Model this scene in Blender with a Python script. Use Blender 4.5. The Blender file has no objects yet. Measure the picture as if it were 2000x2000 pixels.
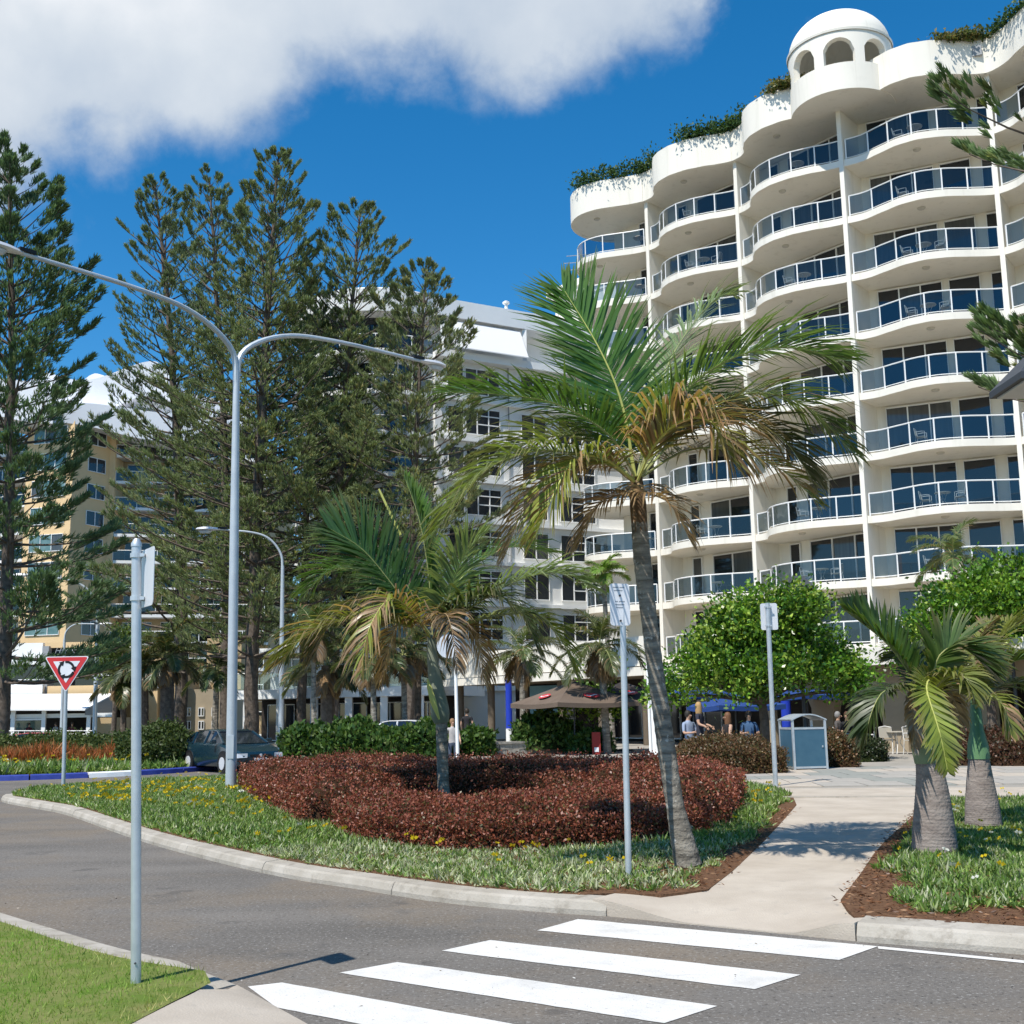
import bpy, bmesh, math, random
import numpy as np
from mathutils import Vector, Matrix

random.seed(7)
RNG = np.random.default_rng(11)
PI = math.pi
scene = bpy.context.scene
COL = scene.collection

# ------------------------------------------------------------------ camera
CAM_H = 1.65
FPX = 2350.0          # focal length in units of the photograph's 2000 px
PITCH = math.atan(393.0 / FPX)
ROLL = math.radians(1.0)
_R = np.array([1.0, 0, 0]); _F = np.array([0, math.cos(PITCH), math.sin(PITCH)]); _U = np.array([0, -math.sin(PITCH), math.cos(PITCH)])
_X = _R * math.cos(ROLL) - _U * math.sin(ROLL)
_Y = _R * math.sin(ROLL) + _U * math.cos(ROLL)
cam_data = bpy.data.cameras.new('camera')
cam_data.sensor_width = 36.0; cam_data.sensor_fit = 'HORIZONTAL'
cam_data.lens = 36.0 * FPX / 2000.0
cam_data.clip_end = 3000.0
cam = bpy.data.objects.new('camera', cam_data); COL.objects.link(cam)
M = Matrix.Identity(4)
for i in range(3):
    M[i][0] = _X[i]; M[i][1] = _Y[i]; M[i][2] = -_F[i]
M[2][3] = CAM_H
cam.matrix_world = M
scene.camera = cam

def _ray(px, py):
    return (px - 1000) / FPX * _X + (1000 - py) / FPX * _Y + _F
def at(px, py, Y):
    """survey: the point seen in direction (px, py) at the distance Y in front of the camera"""
    d = _ray(px, py); v = d * (Y / d[1])
    return Vector((v[0], v[1], v[2] + CAM_H))
def gnd(px, py, z=0.0):
    """survey: the point of level z seen in direction (px, py)"""
    d = _ray(px, py); v = d * ((z - CAM_H) / d[2])
    return Vector((v[0], v[1], z))

# ------------------------------------------------------------------ light, sky, exposure
SUN_TO = Vector((-0.33, -0.44, 0.84)).normalized()
SUN_EL = math.asin(SUN_TO.z); SUN_AZ = math.atan2(SUN_TO.x, SUN_TO.y)
sun_data = bpy.data.lights.new('sun', 'SUN')
sun_data.energy = 4.6; sun_data.angle = math.radians(0.5); sun_data.color = (1.0, 0.955, 0.88)
sun = bpy.data.objects.new('sun', sun_data); COL.objects.link(sun)
sun.rotation_euler = (-SUN_TO).to_track_quat('-Z', 'Y').to_euler()
world = bpy.data.worlds.new('World'); scene.world = world; world.use_nodes = True
scene.view_settings.view_transform = 'Standard'; scene.view_settings.look = 'None'
scene.view_settings.exposure = 0.30; scene.view_settings.gamma = 1.0
try: scene.view_settings.use_curve_mapping = False
except Exception: pass
scene.cycles.use_denoising = True
scene.cycles.max_bounces = 8; scene.cycles.transparent_max_bounces = 24
scene.cycles.sample_clamp_indirect = 6.0

def build_sky():
    nt = world.node_tree; N = nt.nodes; L = nt.links
    N.clear()
    def node(t, **k):
        n = N.new(t)
        for a, b in k.items(): setattr(n, a, b)
        return n
    def math_(op, a, b=None, c=None, clamp=False):
        n = node('ShaderNodeMath', operation=op); n.use_clamp = clamp
        for i, v in enumerate((a, b, c)):
            if v is None: continue
            if isinstance(v, (int, float)): n.inputs[i].default_value = v
            else: L.new(v, n.inputs[i])
        return n.outputs[0]
    out = node('ShaderNodeOutputWorld')
    sky = node('ShaderNodeTexSky', sky_type='NISHITA')
    sky.sun_disc = False; sky.sun_elevation = SUN_EL; sky.sun_rotation = SUN_AZ
    sky.air_density = 0.9; sky.dust_density = 0.0; sky.ozone_density = 3.2; sky.altitude = 400
    hs = node('ShaderNodeHueSaturation'); hs.inputs['Saturation'].default_value = 1.36; hs.inputs['Value'].default_value = 1.38
    hs.inputs['Hue'].default_value = 0.494
    L.new(sky.outputs[0], hs.inputs['Color'])
    tc = node('ShaderNodeTexCoord')
    sep = node('ShaderNodeSeparateXYZ'); L.new(tc.outputs['Generated'], sep.inputs[0])
    z = math_('MAXIMUM', sep.outputs[2], 0.06)
    u = math_('DIVIDE', sep.outputs[0], z); v = math_('DIVIDE', sep.outputs[1], z)
    comb = node('ShaderNodeCombineXYZ'); L.new(u, comb.inputs[0]); L.new(v, comb.inputs[1])
    def noise(scale, detail, rough, off=(0, 0, 0), dist=0.0, sph=False):
        mp = node('ShaderNodeMapping'); mp.inputs['Location'].default_value = off
        L.new(tc.outputs['Generated'] if sph else comb.outputs[0], mp.inputs[0])
        n = node('ShaderNodeTexNoise'); n.inputs['Scale'].default_value = scale; n.inputs['Detail'].default_value = detail
        n.inputs['Roughness'].default_value = rough; n.inputs['Distortion'].default_value = dist
        L.new(mp.outputs[0], n.inputs['Vector']); return n.outputs['Fac']
    # a bank of cumulus, its edge running along a line of the cloud plane
    big = noise(5.5, 3, 0.5, (3.1, 1.7, 0.6), sph=True); fine = noise(13.0, 10, 0.60, (0.4, 5.3, 2.2), 0.1, sph=True)
    g = math_('ADD', math_('MULTIPLY', u, CL_A), math_('MULTIPLY', v, CL_B))
    g = math_('ADD', g, CL_C)
    g = math_('ADD', g, math_('MULTIPLY', math_('SUBTRACT', big, 0.5), 0.85))
    g = math_('ADD', g, math_('MULTIPLY', math_('SUBTRACT', fine, 0.5), 0.42))
    # blue gap to the right
    right = math_('MULTIPLY', math_('SUBTRACT', u, CL_U), -3.2)
    g = math_('MINIMUM', g, math_('ADD', right, math_('MULTIPLY', math_('SUBTRACT', fine, 0.5), 0.6)))
    g = math_('MINIMUM', g, math_('MULTIPLY', math_('SUBTRACT', v, math_('ADD', 0.45, big)), 1.2))
    mr = node('ShaderNodeMapRange', interpolation_type='SMOOTHSTEP'); mr.inputs[1].default_value = -0.05; mr.inputs[2].default_value = 0.20
    L.new(g, mr.inputs[0])
    # thin separate wisps
    w1 = noise(9, 8, 0.62, (7.7, 2.2, 0), 0.2, sph=True); w2 = noise(3.5, 2, 0.5, (1.5, 8.8, 0), sph=True)
    w = math_('MULTIPLY', math_('SUBTRACT', math_('ADD', w1, math_('MULTIPLY', w2, 0.6)), 0.95), 2.4, clamp=True)
    w = math_('MULTIPLY', w, 0.30)
    mask = math_('MAXIMUM', mr.outputs[0], w)
    # cloud colour: white, thicker parts greyer underneath
    thick = node('ShaderNodeMapRange'); thick.inputs[1].default_value = 0.0; thick.inputs[2].default_value = 0.85
    L.new(math_('ADD', g, math_('MULTIPLY', math_('SUBTRACT', noise(8.0, 6, 0.5, (9, 9, 0), sph=True), 0.5), 0.9)), thick.inputs[0])
    cr = node('ShaderNodeValToRGB')
    cr.color_ramp.elements[0].color = (0.42, 0.50, 0.61, 1); cr.color_ramp.elements[1].color = (0.86, 0.87, 0.89, 1)
    e = cr.color_ramp.elements.new(0.5); e.color = (0.60, 0.655, 0.72, 1)
    L.new(thick.outputs[0], cr.inputs[0])
    cb = node('ShaderNodeBackground'); cb.inputs[1].default_value = 0.95
    L.new(cr.outputs[0], cb.inputs[0])
    sb = node('ShaderNodeBackground'); sb.inputs[1].default_value = SKY_STRENGTH
    L.new(hs.outputs[0], sb.inputs[0])
    mix = node('ShaderNodeMixShader'); L.new(mask, mix.inputs[0]); L.new(sb.outputs[0], mix.inputs[1]); L.new(cb.outputs[0], mix.inputs[2])
    L.new(mix.outputs[0], out.inputs[0])
SKY_STRENGTH = 0.10
CL_A, CL_B, CL_C, CL_U = -0.42, -1.0, 1.83, 0.30
build_sky()

# ------------------------------------------------------------------ helpers
def tag(o, label=None, cat=None, group=None, kind=None):
    if label: o['label'] = label
    if cat: o['category'] = cat
    if group: o['group'] = group
    if kind: o['kind'] = kind
    return o
def thing(name, label, cat, loc=(0, 0, 0), rotz=0.0, group=None):
    o = bpy.data.objects.new(name, None); COL.objects.link(o)
    o.empty_display_size = 0.2
    o.location = loc; o.rotation_euler = (0, 0, rotz)
    return tag(o, label, cat, group)
def world_loc(o):
    v = Vector((0, 0, 0))
    while o is not None:
        v = v + Vector(o.location); o = o.parent
    return v
def link(name, me, parent=None):
    o = bpy.data.objects.new(name, me); COL.objects.link(o)
    if parent is not None: o.parent = parent
    return o
def copy_tree(o, parent=None):
    c = o.copy(); COL.objects.link(c)
    if parent is not None: c.parent = parent
    for ch in [x for x in o.children]:
        copy_tree(ch, c)
    return c
def place(proto, used, loc, rotz, label, group=None):
    """first call moves the prototype itself, later ones copy it"""
    if used: o = copy_tree(proto)
    else: o = proto
    used.append(1)
    o.location = loc; o.rotation_euler = (0, 0, rotz); o['label'] = label
    if group: o['group'] = group
    return o

class MB:
    def __init__(self): self.v = []; self.f = []
    def add(self, vs, fs):
        b = len(self.v); self.v += [tuple(x) for x in vs]; self.f += [tuple(b + i for i in q) for q in fs]; return self
    def box(self, c, s, rz=0.0, ry=0.0, rx=0.0):
        m = Matrix.Rotation(rz, 3, 'Z') @ Matrix.Rotation(ry, 3, 'Y') @ Matrix.Rotation(rx, 3, 'X')
        c = Vector(c); vs = []
        for z in (-.5, .5):
            for x, y in ((-.5, -.5), (.5, -.5), (.5, .5), (-.5, .5)):
                vs.append(c + m @ Vector((x * s[0], y * s[1], z * s[2])))
        return self.add(vs, [(3, 2, 1, 0), (4, 5, 6, 7), (0, 1, 5, 4), (1, 2, 6, 5), (2, 3, 7, 6), (3, 0, 4, 7)])
    def beam(self, a, b, w, h, z0=None):
        """upright box between two plan points a, b (bottom centre line at their z), w thick, h tall"""
        a = Vector(a); b = Vector(b); d = (b - a); d2 = Vector((d.x, d.y, 0)).normalized(); n = Vector((-d2.y, d2.x, 0)) * (w / 2)
        u = Vector((0, 0, h))
        vs = [a - n, b - n, b + n, a + n, a - n + u, b - n + u, b + n + u, a + n + u]
        return self.add(vs, [(3, 2, 1, 0), (4, 5, 6, 7), (0, 1, 5, 4), (1, 2, 6, 5), (2, 3, 7, 6), (3, 0, 4, 7)])
    def prism(self, poly, z0, z1):
        n = len(poly)
        ar = sum(poly[i][0] * poly[(i + 1) % n][1] - poly[(i + 1) % n][0] * poly[i][1] for i in range(n))
        if ar < 0: poly = poly[::-1]
        vs = [(p[0], p[1], z0) for p in poly] + [(p[0], p[1], z1) for p in poly]
        fs = [tuple(range(n - 1, -1, -1)), tuple(range(n, 2 * n))] + [(i, (i + 1) % n, n + (i + 1) % n, n + i) for i in range(n)]
        return self.add(vs, fs)
    def tube(self, path, rad, n=8, caps=True):
        path = [Vector(p) for p in path]
        if not hasattr(rad, '__len__'): rad = [rad] * len(path)
        vs = []; fs = []; prev = None
        for i, p in enumerate(path):
            t = (path[min(i + 1, len(path) - 1)] - path[max(i - 1, 0)])
            t = t.normalized() if t.length > 1e-9 else Vector((0, 0, 1))
            if prev is None:
                a = Vector((1, 0, 0)) if abs(t.x) < 0.8 else Vector((0, 1, 0))
                u = t.cross(a).normalized()
            else:
                u = (prev - t * prev.dot(t)); u = u.normalized() if u.length > 1e-6 else t.orthogonal().normalized()
            prev = u; w = t.cross(u)
            for k in range(n):
                a = 2 * PI * k / n
                vs.append(p + (u * math.cos(a) + w * math.sin(a)) * rad[i])
        for i in range(len(path) - 1):
            for k in range(n):
                fs.append((i * n + k, i * n + (k + 1) % n, (i + 1) * n + (k + 1) % n, (i + 1) * n + k))
        if caps: fs += [tuple(range(n - 1, -1, -1)), tuple(range((len(path) - 1) * n, len(path) * n))]
        return self.add(vs, fs)
    def lathe(self, prof, n=16, c=(0, 0, 0), a0=0.0, a1=2 * PI):
        full = abs(a1 - a0 - 2 * PI) < 1e-6; m = n if full else n + 1
        vs = []; fs = []
        for r, z in prof:
            for k in range(m):
                a = a0 + (a1 - a0) * k / n
                vs.append((c[0] + r * math.cos(a), c[1] + r * math.sin(a), c[2] + z))
        for i in range(len(prof) - 1):
            for k in range(n):
                k2 = (k + 1) % m
                fs.append((i * m + k, i * m + k2, (i + 1) * m + k2, (i + 1) * m + k))
        return self.add(vs, fs)
    def strip(self, A, B):
        """sheet between two equally long point rows"""
        n = len(A)
        return self.add(list(A) + list(B), [(i, i + 1, n + i + 1, n + i) for i in range(n - 1)])
    def wall(self, path, z0, z1, th, closed=False):
        """thick upright band along a plan path; th to the left of the path"""
        P = [Vector((p[0], p[1], 0)) for p in path]; n = len(P); O = []
        for i in range(n):
            t = (P[min(i + 1, n - 1)] - P[max(i - 1, 0)]).normalized(); O.append(P[i] + Vector((-t.y, t.x, 0)) * th)
        vs = [(p.x, p.y, z0) for p in P] + [(p.x, p.y, z1) for p in P] + [(p.x, p.y, z0) for p in O] + [(p.x, p.y, z1) for p in O]
        fs = []
        for i in range(n - 1):
            fs += [(i, i + 1, n + i + 1, n + i), (2 * n + i + 1, 2 * n + i, 3 * n + i, 3 * n + i + 1),
                   (n + i, n + i + 1, 3 * n + i + 1, 3 * n + i), (i + 1, i, 2 * n + i, 2 * n + i + 1)]
        fs += [(0, n, 3 * n, 2 * n), (n - 1, 3 * n - 1, 4 * n - 1, 2 * n - 1)]
        return self.add(vs, fs)
    def build(self, name, m, parent=None, smooth=False, bevel=0.0):
        o = Vector((0, 0, 0)) if parent is None else world_loc(parent)
        me = bpy.data.meshes.new(name)
        me.from_pydata([(x[0] - o.x, x[1] - o.y, x[2] - o.z) for x in self.v], [], self.f)
        if isinstance(m, (list, tuple)):
            for q in m: me.materials.append(q)
        else: me.materials.append(m)
        if smooth:
            me.polygons.foreach_set('use_smooth', [True] * len(me.polygons))
            try: me.set_sharp_from_angle(angle=math.radians(40))
            except Exception: pass
        me.update()
        ob = link(name, me, parent)
        if bevel > 0:
            b = ob.modifiers.new('bevel', 'BEVEL'); b.width = bevel; b.segments = 2; b.limit_method = 'ANGLE'
        return ob

def mesh_np(name, V, F, m, parent=None, cols=None, smooth=False):
    o = Vector((0, 0, 0)) if parent is None else world_loc(parent)
    V = np.asarray(V, dtype=np.float32) - np.array([o.x, o.y, o.z], dtype=np.float32)
    F = np.asarray(F, dtype=np.int32)
    me = bpy.data.meshes.new(name)
    me.vertices.add(len(V)); me.vertices.foreach_set('co', V.ravel())
    k = F.shape[1]
    me.loops.add(F.size); me.loops.foreach_set('vertex_index', F.ravel())
    me.polygons.add(len(F))
    me.polygons.foreach_set('loop_start', np.arange(0, F.size, k, dtype=np.int32))
    if smooth: me.polygons.foreach_set('use_smooth', np.ones(len(F), dtype=bool))
    me.update(calc_edges=True)
    if cols is not None:
        a = me.attributes.new('Col', 'FLOAT_COLOR', 'POINT')
        c4 = np.ones((len(V), 4), dtype=np.float32); c4[:, :3] = cols
        a.data.foreach_set('color', c4.ravel())
    me.materials.append(m)
    return link(name, me, parent)

def unit(a): return a / np.maximum(np.linalg.norm(a, axis=-1, keepdims=True), 1e-9)
def frames(D, twist=None):
    """side and normal vectors for directions D"""
    n = len(D); r = RNG.normal(size=(n, 3)) if twist is None else twist
    U = unit(np.cross(D, r)); W = np.cross(D, U)
    return U, W
LEAF = (np.array([[0, 0, 0], [-.3, .45, .06], [0, 1, -.04], [.3, .45, .06]]), np.array([[0, 1, 2, 3]]))
BLADE = (np.array([[-.5, 0, 0], [.5, 0, 0], [.0, 1, 0]]), np.array([[0, 1, 2]]))
def scatter(P, D, tmpl, length, width=None, twist=None):
    """copies of a leaf template at points P pointing along D; returns verts, faces"""
    T, Fc = tmpl; n = len(P); U, W = frames(D, twist)
    length = np.broadcast_to(np.asarray(length, dtype=float), (n,)); width = length if width is None else np.broadcast_to(np.asarray(width, dtype=float), (n,))
    V = P[:, None, :] + T[None, :, 0, None] * U[:, None, :] * width[:, None, None] + T[None, :, 1, None] * D[:, None, :] * length[:, None, None] + T[None, :, 2, None] * W[:, None, :] * length[:, None, None]
    F = (Fc[None] + (np.arange(n) * len(T))[:, None, None]).reshape(-1, Fc.shape[1])
    return V.reshape(-1, 3), F
def tint(n, k, base, var=0.25, hue=0.1):
    """per-leaf colours repeated over k vertices"""
    b = np.array(base)[None]; f = RNG.normal(1, var, (n, 1)).clip(0.4, 1.9); h = RNG.normal(1, hue, (n, 3))
    return np.repeat((b * f * h).clip(0.002, 0.9), k, axis=0)
def pick(n, palette, weights):
    i = RNG.choice(len(palette), n, p=np.array(weights) / sum(weights)); return np.array(palette)[i]
def inside(poly, X, Y):
    c = np.zeros(X.shape, bool); n = len(poly); j = n - 1
    for i in range(n):
        xi, yi = poly[i][0], poly[i][1]; xj, yj = poly[j][0], poly[j][1]
        if yi != yj:
            c ^= ((yi > Y) != (yj > Y)) & (X < (xj - xi) * (Y - yi) / (yj - yi) + xi)
        j = i
    return c
def edge_dist(poly, X, Y):
    d = np.full(X.shape, 1e9); n = len(poly)
    for i in range(n):
        a = poly[i]; b = poly[(i + 1) % n]; dx, dy = b[0] - a[0], b[1] - a[1]; l2 = dx * dx + dy * dy + 1e-12
        t = (((X - a[0]) * dx + (Y - a[1]) * dy) / l2).clip(0, 1)
        d = np.minimum(d, np.hypot(X - a[0] - t * dx, Y - a[1] - t * dy))
    return d
def sample_poly(poly, n):
    xs = [p[0] for p in poly]; ys = [p[1] for p in poly]; out = []
    need = n
    while need > 0:
        X = RNG.uniform(min(xs), max(xs), need * 2 + 50); Y = RNG.uniform(min(ys), max(ys), need * 2 + 50)
        k = inside(poly, X, Y); out.append(np.stack([X[k], Y[k]], 1)); need = n - sum(len(o) for o in out)
    return np.concatenate(out)[:n]
def wob(X, Y, s=1.0, seed=0.0):
    """cheap smooth noise in -1..1"""
    return (np.sin(X * 1.7 * s + 1.3 * np.sin(Y * 1.1 * s + seed) + seed) + np.sin(Y * 2.1 * s + 1.7 * np.sin(X * 1.3 * s + 2 * seed) - seed) + 0.6 * np.sin((X + Y) * 3.7 * s + seed * 3)) / 2.6
def curve(pts, n):
    """smooth path through the points"""
    P = [Vector(p) for p in pts]; out = []
    if len(P) == 2: return [P[0].lerp(P[1], i / n) for i in range(n + 1)]
    seg = len(P) - 1
    for i in range(n + 1):
        t = i / n * seg; k = min(int(t), seg - 1); t -= k
        p1, p2 = P[k], P[k + 1]; p0 = P[k - 1] if k > 0 else p1 * 2 - p2; p3 = P[k + 2] if k + 2 <= seg else p2 * 2 - p1
        out.append(0.5 * ((2 * p1) + (p2 - p0) * t + (2 * p0 - 5 * p1 + 4 * p2 - p3) * t * t + (3 * p1 - p0 - 3 * p2 + p3) * t ** 3))
    return out

# ------------------------------------------------------------------ materials
def mat(name, col, col2=None, rough=0.8, spec=0.3, scale=4.0, detail=6, metal=0.0, bump=0.0, bscale=60.0, coords='Object', spots=None, lo=0.35, hi=0.65, coat=0.0, warp=None):
    m = bpy.data.materials.new(name); m.use_nodes = True; nt = m.node_tree; b = nt.nodes['Principled BSDF']
    b.inputs['Base Color'].default_value = (*col, 1); b.inputs['Roughness'].default_value = rough
    b.inputs['Metallic'].default_value = metal; b.inputs['Specular IOR Level'].default_value = spec
    if coat: b.inputs['Coat Weight'].default_value = coat; b.inputs['Coat Roughness'].default_value = 0.05
    tc = nt.nodes.new('ShaderNodeTexCoord')
    src = tc.outputs[coords]
    if coords == 'World':
        pass
    if warp:
        mp = nt.nodes.new('ShaderNodeMapping'); mp.inputs['Scale'].default_value = warp; nt.links.new(src, mp.inputs[0]); src = mp.outputs[0]
    last = None
    if col2 is not None:
        n = nt.nodes.new('ShaderNodeTexNoise'); n.inputs['Scale'].default_value = scale; n.inputs['Detail'].default_value = detail; n.inputs['Roughness'].default_value = 0.6
        nt.links.new(src, n.inputs['Vector'])
        r = nt.nodes.new('ShaderNodeValToRGB'); r.color_ramp.elements[0].position = lo; r.color_ramp.elements[1].position = hi
        r.color_ramp.elements[0].color = (*col, 1); r.color_ramp.elements[1].color = (*col2, 1)
        nt.links.new(n.outputs['Fac'], r.inputs[0]); last = r.outputs[0]
    for sp in (spots or []):
        sc, c3, thr, wid, amt = sp[:5]
        n = nt.nodes.new('ShaderNodeTexNoise'); n.inputs['Scale'].default_value = sc; n.inputs['Detail'].default_value = 5; n.inputs['Roughness'].default_value = 0.65
        vsrc = tc.outputs[coords]
        if len(sp) > 5:
            mp2 = nt.nodes.new('ShaderNodeMapping'); mp2.inputs['Scale'].default_value = sp[5]; nt.links.new(vsrc, mp2.inputs[0]); vsrc = mp2.outputs[0]
        nt.links.new(vsrc, n.inputs['Vector'])
        mr = nt.nodes.new('ShaderNodeMapRange'); mr.inputs[1].default_value = thr; mr.inputs[2].default_value = thr + wid; mr.inputs[4].default_value = amt
        nt.links.new(n.outputs['Fac'], mr.inputs[0])
        mx = nt.nodes.new('ShaderNodeMixRGB'); mx.inputs[1].default_value = (*col, 1); mx.inputs[2].default_value = (*c3, 1)
        nt.links.new(mr.outputs[0], mx.inputs[0])
        if last is not None: nt.links.new(last, mx.inputs[1])
        last = mx.outputs[0]
    if last is not None: nt.links.new(last, b.inputs['Base Color'])
    if bump:
        n = nt.nodes.new('ShaderNodeTexNoise'); n.inputs['Scale'].default_value = bscale; n.inputs['Detail'].default_value = 4
        nt.links.new(tc.outputs[coords], n.inputs['Vector'])
        bp = nt.nodes.new('ShaderNodeBump'); bp.inputs['Strength'].default_value = bump; bp.inputs['Distance'].default_value = 0.02
        nt.links.new(n.outputs['Fac'], bp.inputs['Height']); nt.links.new(bp.outputs[0], b.inputs['Normal'])
    return m
def leaf_mat(name, rough=0.5, spec=0.3, trans=0.28, tcol=(1.25, 1.25, 0.55)):
    m = bpy.data.materials.new(name); m.use_nodes = True; nt = m.node_tree; b = nt.nodes['Principled BSDF']; out = nt.nodes['Material Output']
    a = nt.nodes.new('ShaderNodeAttribute'); a.attribute_name = 'Col'
    nt.links.new(a.outputs['Color'], b.inputs['Base Color']); b.inputs['Roughness'].default_value = rough; b.inputs['Specular IOR Level'].default_value = spec
    mx = nt.nodes.new('ShaderNodeMixRGB'); mx.blend_type = 'MULTIPLY'; mx.inputs[0].default_value = 1.0; mx.inputs[2].default_value = (*tcol, 1)
    nt.links.new(a.outputs['Color'], mx.inputs[1])
    t = nt.nodes.new('ShaderNodeBsdfTranslucent'); nt.links.new(mx.outputs[0], t.inputs[0])
    s = nt.nodes.new('ShaderNodeMixShader'); s.inputs[0].default_value = trans
    nt.links.new(b.outputs[0], s.inputs[1]); nt.links.new(t.outputs[0], s.inputs[2]); nt.links.new(s.outputs[0], out.inputs[0])
    return m
def glass_mat(name, tintc, gloss=0.06, rough=0.02):
    m = bpy.data.materials.new(name); m.use_nodes = True; nt = m.node_tree; nt.nodes.clear()
    out = nt.nodes.new('ShaderNodeOutputMaterial'); t = nt.nodes.new('ShaderNodeBsdfTransparent'); t.inputs[0].default_value = (*tintc, 1)
    g = nt.nodes.new('ShaderNodeBsdfGlossy'); g.inputs['Roughness'].default_value = rough; g.inputs[0].default_value = (1, 1, 1, 1)
    fr = nt.nodes.new('ShaderNodeFresnel'); fr.inputs[0].default_value = 1.45
    ad = nt.nodes.new('ShaderNodeMath'); ad.operation = 'ADD'; ad.inputs[1].default_value = gloss; nt.links.new(fr.outputs[0], ad.inputs[0])
    mx = nt.nodes.new('ShaderNodeMixShader'); nt.links.new(ad.outputs[0], mx.inputs[0]); nt.links.new(t.outputs[0], mx.inputs[1]); nt.links.new(g.outputs[0], mx.inputs[2])
    nt.links.new(mx.outputs[0], out.inputs[0]); return m

MT = {}
MT['asphalt'] = mat('asphalt', (0.120, 0.109, 0.096), (0.185, 0.167, 0.146), rough=0.92, spec=0.2, scale=0.55, bump=0.25, bscale=110, lo=.3, hi=.7, warp=(0.5, 1.6, 1),
    spots=[(0.33, (0.215, 0.165, 0.112), 0.46, 0.22, 0.75), (38.0, (0.34, 0.325, 0.30), 0.56, 0.08, 0.75), (27.0, (0.04, 0.037, 0.034), 0.56, 0.10, 0.7), (1.1, (0.075, 0.07, 0.066), 0.62, 0.05, 0.5), (2.3, (0.08, 0.075, 0.07), 0.60, 0.14, 0.55)])
MT['concrete'] = mat('concrete', (0.42, 0.36, 0.29), (0.51, 0.445, 0.365), rough=0.9, spec=0.2, scale=1.6, bump=0.25, bscale=70,
    spots=[(7.0, (0.37, 0.33, 0.28), 0.58, 0.14, 0.6), (120, (0.33, 0.3, 0.26), 0.6, 0.1, 0.5)])
MT['kerb'] = mat('kerb_concrete', (0.34, 0.305, 0.25), (0.45, 0.41, 0.35), rough=0.9, spec=0.2, scale=2.2, bump=0.3, bscale=50,
    spots=[(5.0, (0.22, 0.19, 0.15), 0.54, 0.16, 0.7), (90, (0.33, 0.3, 0.27), 0.58, 0.1, 0.5)])
MT['stripe'] = mat('road_paint', (0.70, 0.675, 0.63), (0.62, 0.595, 0.55), rough=0.7, spec=0.3, scale=3.0, bump=0.3, bscale=90, lo=0.45, hi=0.8,
    spots=[(34, (0.30, 0.285, 0.26), 0.62, 0.05, 0.8), (2.0, (0.46, 0.445, 0.41), 0.50, 0.2, 0.55), (70, (0.42, 0.40, 0.37), 0.60, 0.08, 0.6), (1.4, (0.36, 0.34, 0.31), 0.64, 0.06, 0.45, (1, 6, 1))])
MT['soil'] = mat('mulch_soil', (0.105, 0.058, 0.034), (0.17, 0.095, 0.055), rough=1.0, spec=0.05, scale=14, bump=0.8, bscale=40)
MT['lawnsoil'] = mat('lawn_soil', (0.105, 0.16, 0.03), (0.19, 0.19, 0.07), rough=1.0, spec=0.05, scale=5)
MT['paver_a'] = mat('paver_grey', (0.34, 0.315, 0.275), (0.40, 0.37, 0.325), rough=0.9, scale=2.0, bump=0.2, spots=[(30, (0.3, 0.28, 0.25), 0.6, 0.1, 0.4)])
MT['paver_b'] = mat('paver_tan', (0.43, 0.37, 0.30), (0.49, 0.43, 0.355), rough=0.9, scale=2.0, bump=0.2, spots=[(30, (0.33, 0.3, 0.26), 0.6, 0.1, 0.4)])
MT['paver_c'] = mat('paver_green_grey', (0.25, 0.255, 0.225), (0.31, 0.31, 0.275), rough=0.9, scale=2.0, bump=0.2)
MT['plaza'] = mat('plaza_paving', (0.30, 0.275, 0.235), (0.37, 0.34, 0.295), rough=0.9, scale=0.8, bump=0.2)
MT['ground'] = mat('far_ground', (0.12, 0.12, 0.09), (0.18, 0.16, 0.12), rough=1.0, scale=0.2)
MT['hotel'] = mat('hotel_render', (0.83, 0.785, 0.69), (0.80, 0.755, 0.66), rough=0.75, spec=0.25, scale=0.35, spots=[(0.9, (0.73, 0.685, 0.59), 0.58, 0.2, 0.5), (1.0, (0.60, 0.555, 0.46), 0.54, 0.18, 0.42, (2.2, 2.2, .16)), (5.0, (0.62, 0.57, 0.48), 0.66, 0.1, 0.35)])
MT['white'] = mat('white_paint', (0.86, 0.86, 0.84), (0.82, 0.82, 0.80), rough=0.6, spec=0.3, scale=0.6)
MT['rail'] = mat('white_rail', (0.86, 0.86, 0.84), rough=0.45, spec=0.4)
MT['win'] = mat('dark_window_glass', (0.012, 0.016, 0.022), rough=0.04, spec=0.7)
MT['win2'] = mat('curtained_window_glass', (0.055, 0.058, 0.058), (0.085, 0.088, 0.085), rough=0.08, spec=0.6, scale=6, warp=(1, 1, 0.05))
MT['balglass'] = glass_mat('balcony_glass', (0.36, 0.44, 0.50), 0.02)
MT['clearglass'] = glass_mat('clear_glass', (0.85, 0.9, 0.9), 0.04)
MT['galv'] = mat('galvanised_steel', (0.50, 0.53, 0.55), (0.60, 0.63, 0.645), rough=0.45, spec=0.5, metal=0.55, scale=7, spots=[(3, (0.4, 0.42, 0.44), 0.6, 0.15, 0.5)])
MT['lightpole'] = mat('light_pole_grey', (0.46, 0.50, 0.53), (0.54, 0.58, 0.60), rough=0.5, spec=0.5, metal=0.3, scale=2.5)
MT['black'] = mat('black_plastic', (0.015, 0.015, 0.016), rough=0.5)
MT['rubber'] = mat('rubber', (0.02, 0.02, 0.02), rough=0.85)
MT['grey'] = mat('mid_grey', (0.3, 0.31, 0.32), rough=0.6)
MT['darkgrey'] = mat('dark_grey', (0.055, 0.06, 0.068), rough=0.5)
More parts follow.
